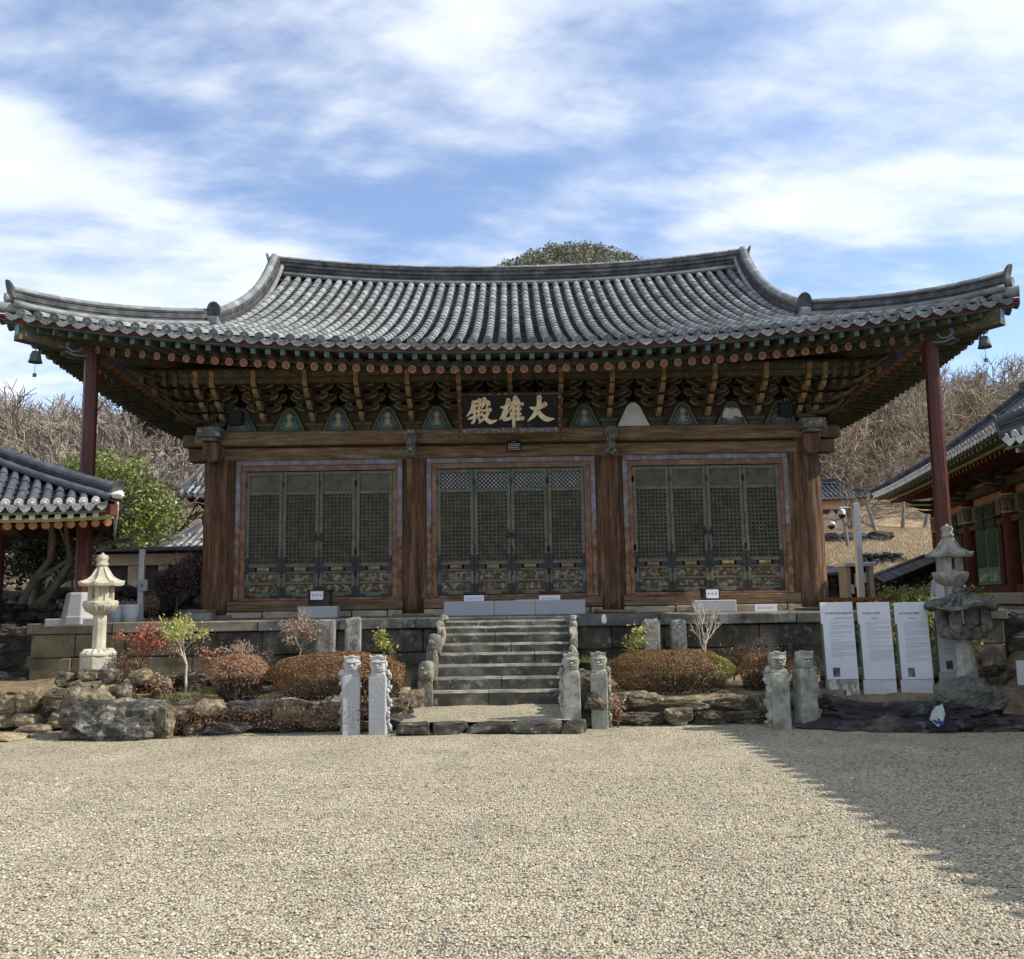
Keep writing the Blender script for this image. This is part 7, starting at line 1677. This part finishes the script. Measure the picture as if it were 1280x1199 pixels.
a = at(1076, 680, Y=38); b = at(1124, 684, Y=38); rubble_wall('rock_row', (a.x, 38, terrain(a.x, 38)), (b.x, 38, terrain(b.x, 38)), terrain(b.x, 38) - .15, terrain(b.x, 38) + .4, 'short row of grey rocks on the dry grass slope', cat='rocks', mats=('stone', 'rock_dark'), size=(.3, .6), ch=.4, seed=39, th=.25)
# pots, planter, metal pole with box, white sheet
for px, r, lab in ((145, .155, 'white plant pot behind the cream lantern shaft'), (162, .15, 'white plant pot right of the cream lantern')):
    b = at(px, 777, Y=15.0); t = empty('plant_pot', (b.x, 15.0, 1.31), 0, lab, 'plant pot', 'white plant pots'); m = MB(); m.lathe([(r * .6, 0), (r * .72, .02), (r * .95, .18), (r, .26), (r * 1.04, .27), (r * 1.04, .29), (r * .9, .29), (r * .88, .25)], 18, 0, True); m.build('pot', MT['white'], t)
    rs = np.random.RandomState(int(px)); P = rs.randn(160, 3) * np.array([[.06, .06, .03]]) + np.array([[0, 0, .31]]); V, Fq = leaf_quads(P, .02, rs); np_mesh('dry_plant', V, Fq, MT['leaf_dry'], t)
b = at(243, 768, Y=15.9); t = empty('planter_trough', (b.x, 15.95, 1.31), 0, 'grey planter trough beside the left corner column', 'planter'); m = MB(); m.box(-.24, .3, -.12, .14, 0, .15, 0, tz=(1.04, 1.04)); m.build('trough', MT['granite_old'], t, bevel=.01); m = MB(); m.box(-.27, .33, -.15, .17, .15, .18); m.build('rim', MT['carved_pale'], t)
b = at(175, 778, Y=15.6); tp = at(176, 687, Y=15.6); t = empty('metal_pole', (b.x, 15.6, 1.3), 0, 'galvanised square pole with a small grey switch box', 'pole'); m = MB(); m.box(-.045, .045, -.04, .04, 0, tp.z - 1.3); m.build('pole', MT['alu'], t, bevel=.006); m = MB(); m.box(-.02, .13, -.12, -.042, .52, .72); m.build('switch_box', MT['granite'], t, bevel=.008); m = MB(); m.cbox((.06, -.125, .62), (.03, .01, .05)); m.build('switch', MT['ink'], t)
a = at(36, 725, Y=19.0); b = at(94, 702, Y=19.0); t = empty('white_sheet', (a.x, 19.0, a.z), 0, 'white sheet tied to posts under the left pavilion eave', 'sheet'); m = MB(); n = 14; w = b.x - a.x; h = b.z - a.z
for i in range(n + 1): m.v += [(w * i / n, .02 * sin(i * 1.3), .03 * sin(i)), (w * i / n, .02 * sin(i * 1.3 + 1), h + .02 * sin(i * .7))]; 
for i in range(n): m.f.append((2 * i, 2 * i + 2, 2 * i + 3, 2 * i + 1)); m.m.append(0); m.s.append(True)
m.build('cloth', MT['white'], t)
for x in (0, w): m = MB(); m.tube([(x, .03, -1.0), (x, .03, h + .05)], .02, 6); m.build('post', MT['alu'], t)
# cctv pole, kiosk, tile-capped wall, hedge at the right
tp = at(1069, 629, Y=19); t = empty('cctv_pole', (tp.x, 19, 1.3), 0, 'square grey steel pole with an arm and white dome camera', 'camera pole'); H = tp.z - 1.3; m = MB(); m.box(-.065, .065, -.06, .06, 0, H); m.build('pole', MT['alu'], t, bevel=.008); m = MB(); m.tube([(-.07, 0, H - .10), (-.34, 0, H - .09)], .02, 8); m.build('arm', MT['alu'], t)
m = MB(); m.lathe([(.03, .0), (.07, -.02), (.085, -.07), (.08, -.11), (.085, -.12)], 14, 0, True, Matrix.Translation((-.30, 0, H - .12))); c = m.build('camera_housing', MT['white'], t); m = MB(); m.lathe([(.075, 0), (.07, -.04), (.045, -.075), (.01, -.085)], 14, 0, True, Matrix.Translation((-.30, 0, H - .238))); m.build('dome', MT['glassy'], t)
p = at(1034, 647, Y=17.3); t = empty('speaker_cluster', (p.x, 17.3, p.z), 0, 'small white camera and dark horn mounted beside the right corner column', 'camera'); m = MB(); m.lathe([(.03, 0), (.05, .02), (.10, .10), (.12, .12)], 12, 0, True, Matrix.Rotation(radians(70), 4, 'Y')); m.build('horn', MT['alu'], t); m = MB(); m.lathe([(.03, 0), (.07, -.02), (.08, -.08)], 12, 0, True, Matrix.Translation((.05, -.05, -.08))); m.build('camera_housing', MT['white'], t); m = MB(); m.lathe([(.07, 0), (.06, -.04), (.01, -.07)], 12, 0, True, Matrix.Translation((.05, -.05, -.165))); m.build('dome', MT['glassy'], t); m = MB(); m.tube([(-.3, 0, 0), (.05, 0, -.02)], .02, 6); m.build('arm', MT['alu'], t)
a = at(1059, 742, Y=22); b = at(1091, 708, Y=22); W = b.x - a.x; H = b.z - 1.2; t = empty('notice_kiosk', (a.x, 22, 1.2), 0, 'small cream kiosk with flat grey roof and red and white notices', 'kiosk')
for x in (0, W - .1): m = MB(); m.box(x, x + .1, -.02, .5, 0, H); m.build('post', MT['trim_cream'], t)
m = MB(); m.box(-.06, W + .06, -.1, .6, H, H + .10); m.build('flat_roof', MT['alu'], t, bevel=.01); m = MB(); m.box(.1, W - .1, .2, .25, 0, H); m.build('back_board', MT['black'], t)
for i, (x, z, w, h, mt) in enumerate([(.06, .45, .1, .3, 'wood_red'), (.19, .3, .13, .33, 'white'), (.36, .4, .12, .25, 'white'), (.05, .14, .12, .22, 'white'), (.34, .12, .15, .2, 'photo')]):
    if x + w < W - .05: m = MB(); m.box(.08 + x, .08 + x + w, .185, .198, .25 + z, .25 + z + h); m.build('notice', MT[mt], t)
def coped_wall(A, B, h, label):
    A = Vector(A); B = Vector(B); t = empty('tile_coped_wall', (A + B) / 2, 0, label, 'wall'); off = (A + B) / 2
    n = 16; path = [A.lerp(B, k / n) for k in range(n + 1)]; d = (B - A).normalized(); S = Vector((d.y, -d.x, 0)); m = MB(); R = random.Random(4)
    for k in range(n):
        q0, q1 = path[k] - off, path[k + 1] - off
        for r in range(3): c = (q0 + q1) / 2 + Vector((0, 0, h * (r + .5) / 3)); rock(m, c, ((q1 - q0).length * .55, .2, h / 6 * 1.15), R.randrange(999), 0, 2, atan2(d.y, d.x), .12, 4, .6)
    m.build('wall_body', MT['rock_dark'], t); m = MB(); m.sweep([p - off + Vector((0, 0, h)) for p in path], [(-.32, -.02), (0, .16), (.32, -.02), (.3, -.06), (-.3, -.06)]); m.build('coping', MT['tile_dark'], t); m = MB(); m.sweep([p - off + Vector((0, 0, h + .17)) for p in path], [(.07 * cos(a), .07 * sin(a)) for a in np.linspace(0, 2 * pi, 8, endpoint=False)], 0, True)
    for k in range(n * 3):
        q = A.lerp(B, (k + .5) / (n * 3)) - off + Vector((0, 0, h))
        for s in (-1, 1): m.tube([q + S * s * .04 + Vector((0, 0, .14)), q + S * s * .34 + Vector((0, 0, -.01))], .04, 6)
    m.build('coping_tiles', MT['tile'], t)
def g(px, py, Y): p = at(px, py, Y=Y); return (p.x, Y, p.z)
a = g(1030, 712, 27); b = g(1062, 722, 26); coped_wall((a[0], a[1], .9), (b[0], b[1], .9), (a[2] + b[2]) / 2 - .9, 'tile coped stone wall between the right corner column and the kiosk')
a = g(1092, 728, 26); b = g(1190, 700, 30); coped_wall((a[0], a[1], 1.0), (b[0], b[1], 1.3 + (b[2] - a[2])), a[2] - 1.0, 'tile coped stone wall climbing right behind the kiosk')
leafy_tree(1165, 750, 15.6, .5, .85, .16, 9000, 'glossy green hedge bush left of the pale octagonal lantern', 'leaf_hedge', leaf=.028, seed=21, cz=.2, clumps=70, name='hedge', trunk_r=.03, twig='twig_dark', levels=3)
leafy_tree(1150, 800, 13.6, 1.6, .75, .75, 8000, 'tall green bush showing between the white panels', 'leaf_hedge', leaf=.03, seed=22, cz=.85, clumps=70, name='bush', trunk_r=.03, twig='twig_dark', levels=3)
b = at(1065, 745, Y=15.8); rs = np.random.RandomState(4); n = 7000; P = rs.rand(n, 3) * np.array([[1.35, .5, .2]]) - np.array([[.5, 0, 0]]); V, Fq = leaf_quads(P, .02, rs); t = empty('low_hedge', (b.x, 15.7, 1.32), 0, 'low clipped rust red hedge beside the right corner column', 'hedge'); np_mesh('leaves', V, Fq, MT['azalea_red'], t)
p = at(1060, 690, Y=34); rs = np.random.RandomState(14)
for i, (px, py, Y, r, mt, lab) in enumerate([(1062, 685, 34, .55, 'leaf_dark', 'dark rounded bush on the slope left of the camera pole'), (1043, 662, 33, .4, 'leaf_purple', 'brown twiggy bush below the ochre building')]):
    p = at(px, py, Y=Y); n = 1500; P = rs.randn(n, 3); P /= np.linalg.norm(P, axis=1, keepdims=True); P *= r * (.6 + .4 * rs.rand(n, 1)); V, Fq = leaf_quads(P, .06, rs); t = empty('bush', (p.x, Y, terrain(p.x, Y) + r * .5), 0, lab, 'bush'); np_mesh('leaves', V, Fq, MT[mt], t)
# dry grass on the slope
def slope_grass():
    rs = np.random.RandomState(3); n = 60000; x = rs.uniform(8, 24, n); y = rs.uniform(28, 50, n); z = np.array([terrain(a, b) for a, b in zip(x, y)]); h = .08 + .14 * rs.rand(n); dx = rs.randn(n, 2) * .05
    V = np.stack([np.stack([x - .015, y, z], 1), np.stack([x + .015, y, z], 1), np.stack([x + dx[:, 0], y + dx[:, 1], z + h], 1)], 1).reshape(-1, 3); tag(np_mesh('dry_grass', V, np.arange(3 * n).reshape(-1, 3), MT['leaf_straw']), 'dry straw coloured grass covering the slope right of the hall', 'grass', kind='stuff')
slope_grass()

# a few fallen leaves and larger stones lying on the gravel
def strays():
    rs = np.random.RandomState(19); n = 170; y = rs.uniform(3.6, 11, n); x = rs.uniform(-.55, .55, n) * y; P = np.stack([x, y, np.array([GZ(a, b) for a, b in zip(x, y)]) + .012], 1); V, Fq = leaf_quads(P, .017, rs, 1.0, np.tile(np.array([[0, 0, 1.0]]), (n, 1)))
    tag(np_mesh('stray_leaves', V, Fq, MT['leaf_dry']), 'few dry leaves blown over the gravel courtyard', 'leaf litter', kind='stuff')
strays()
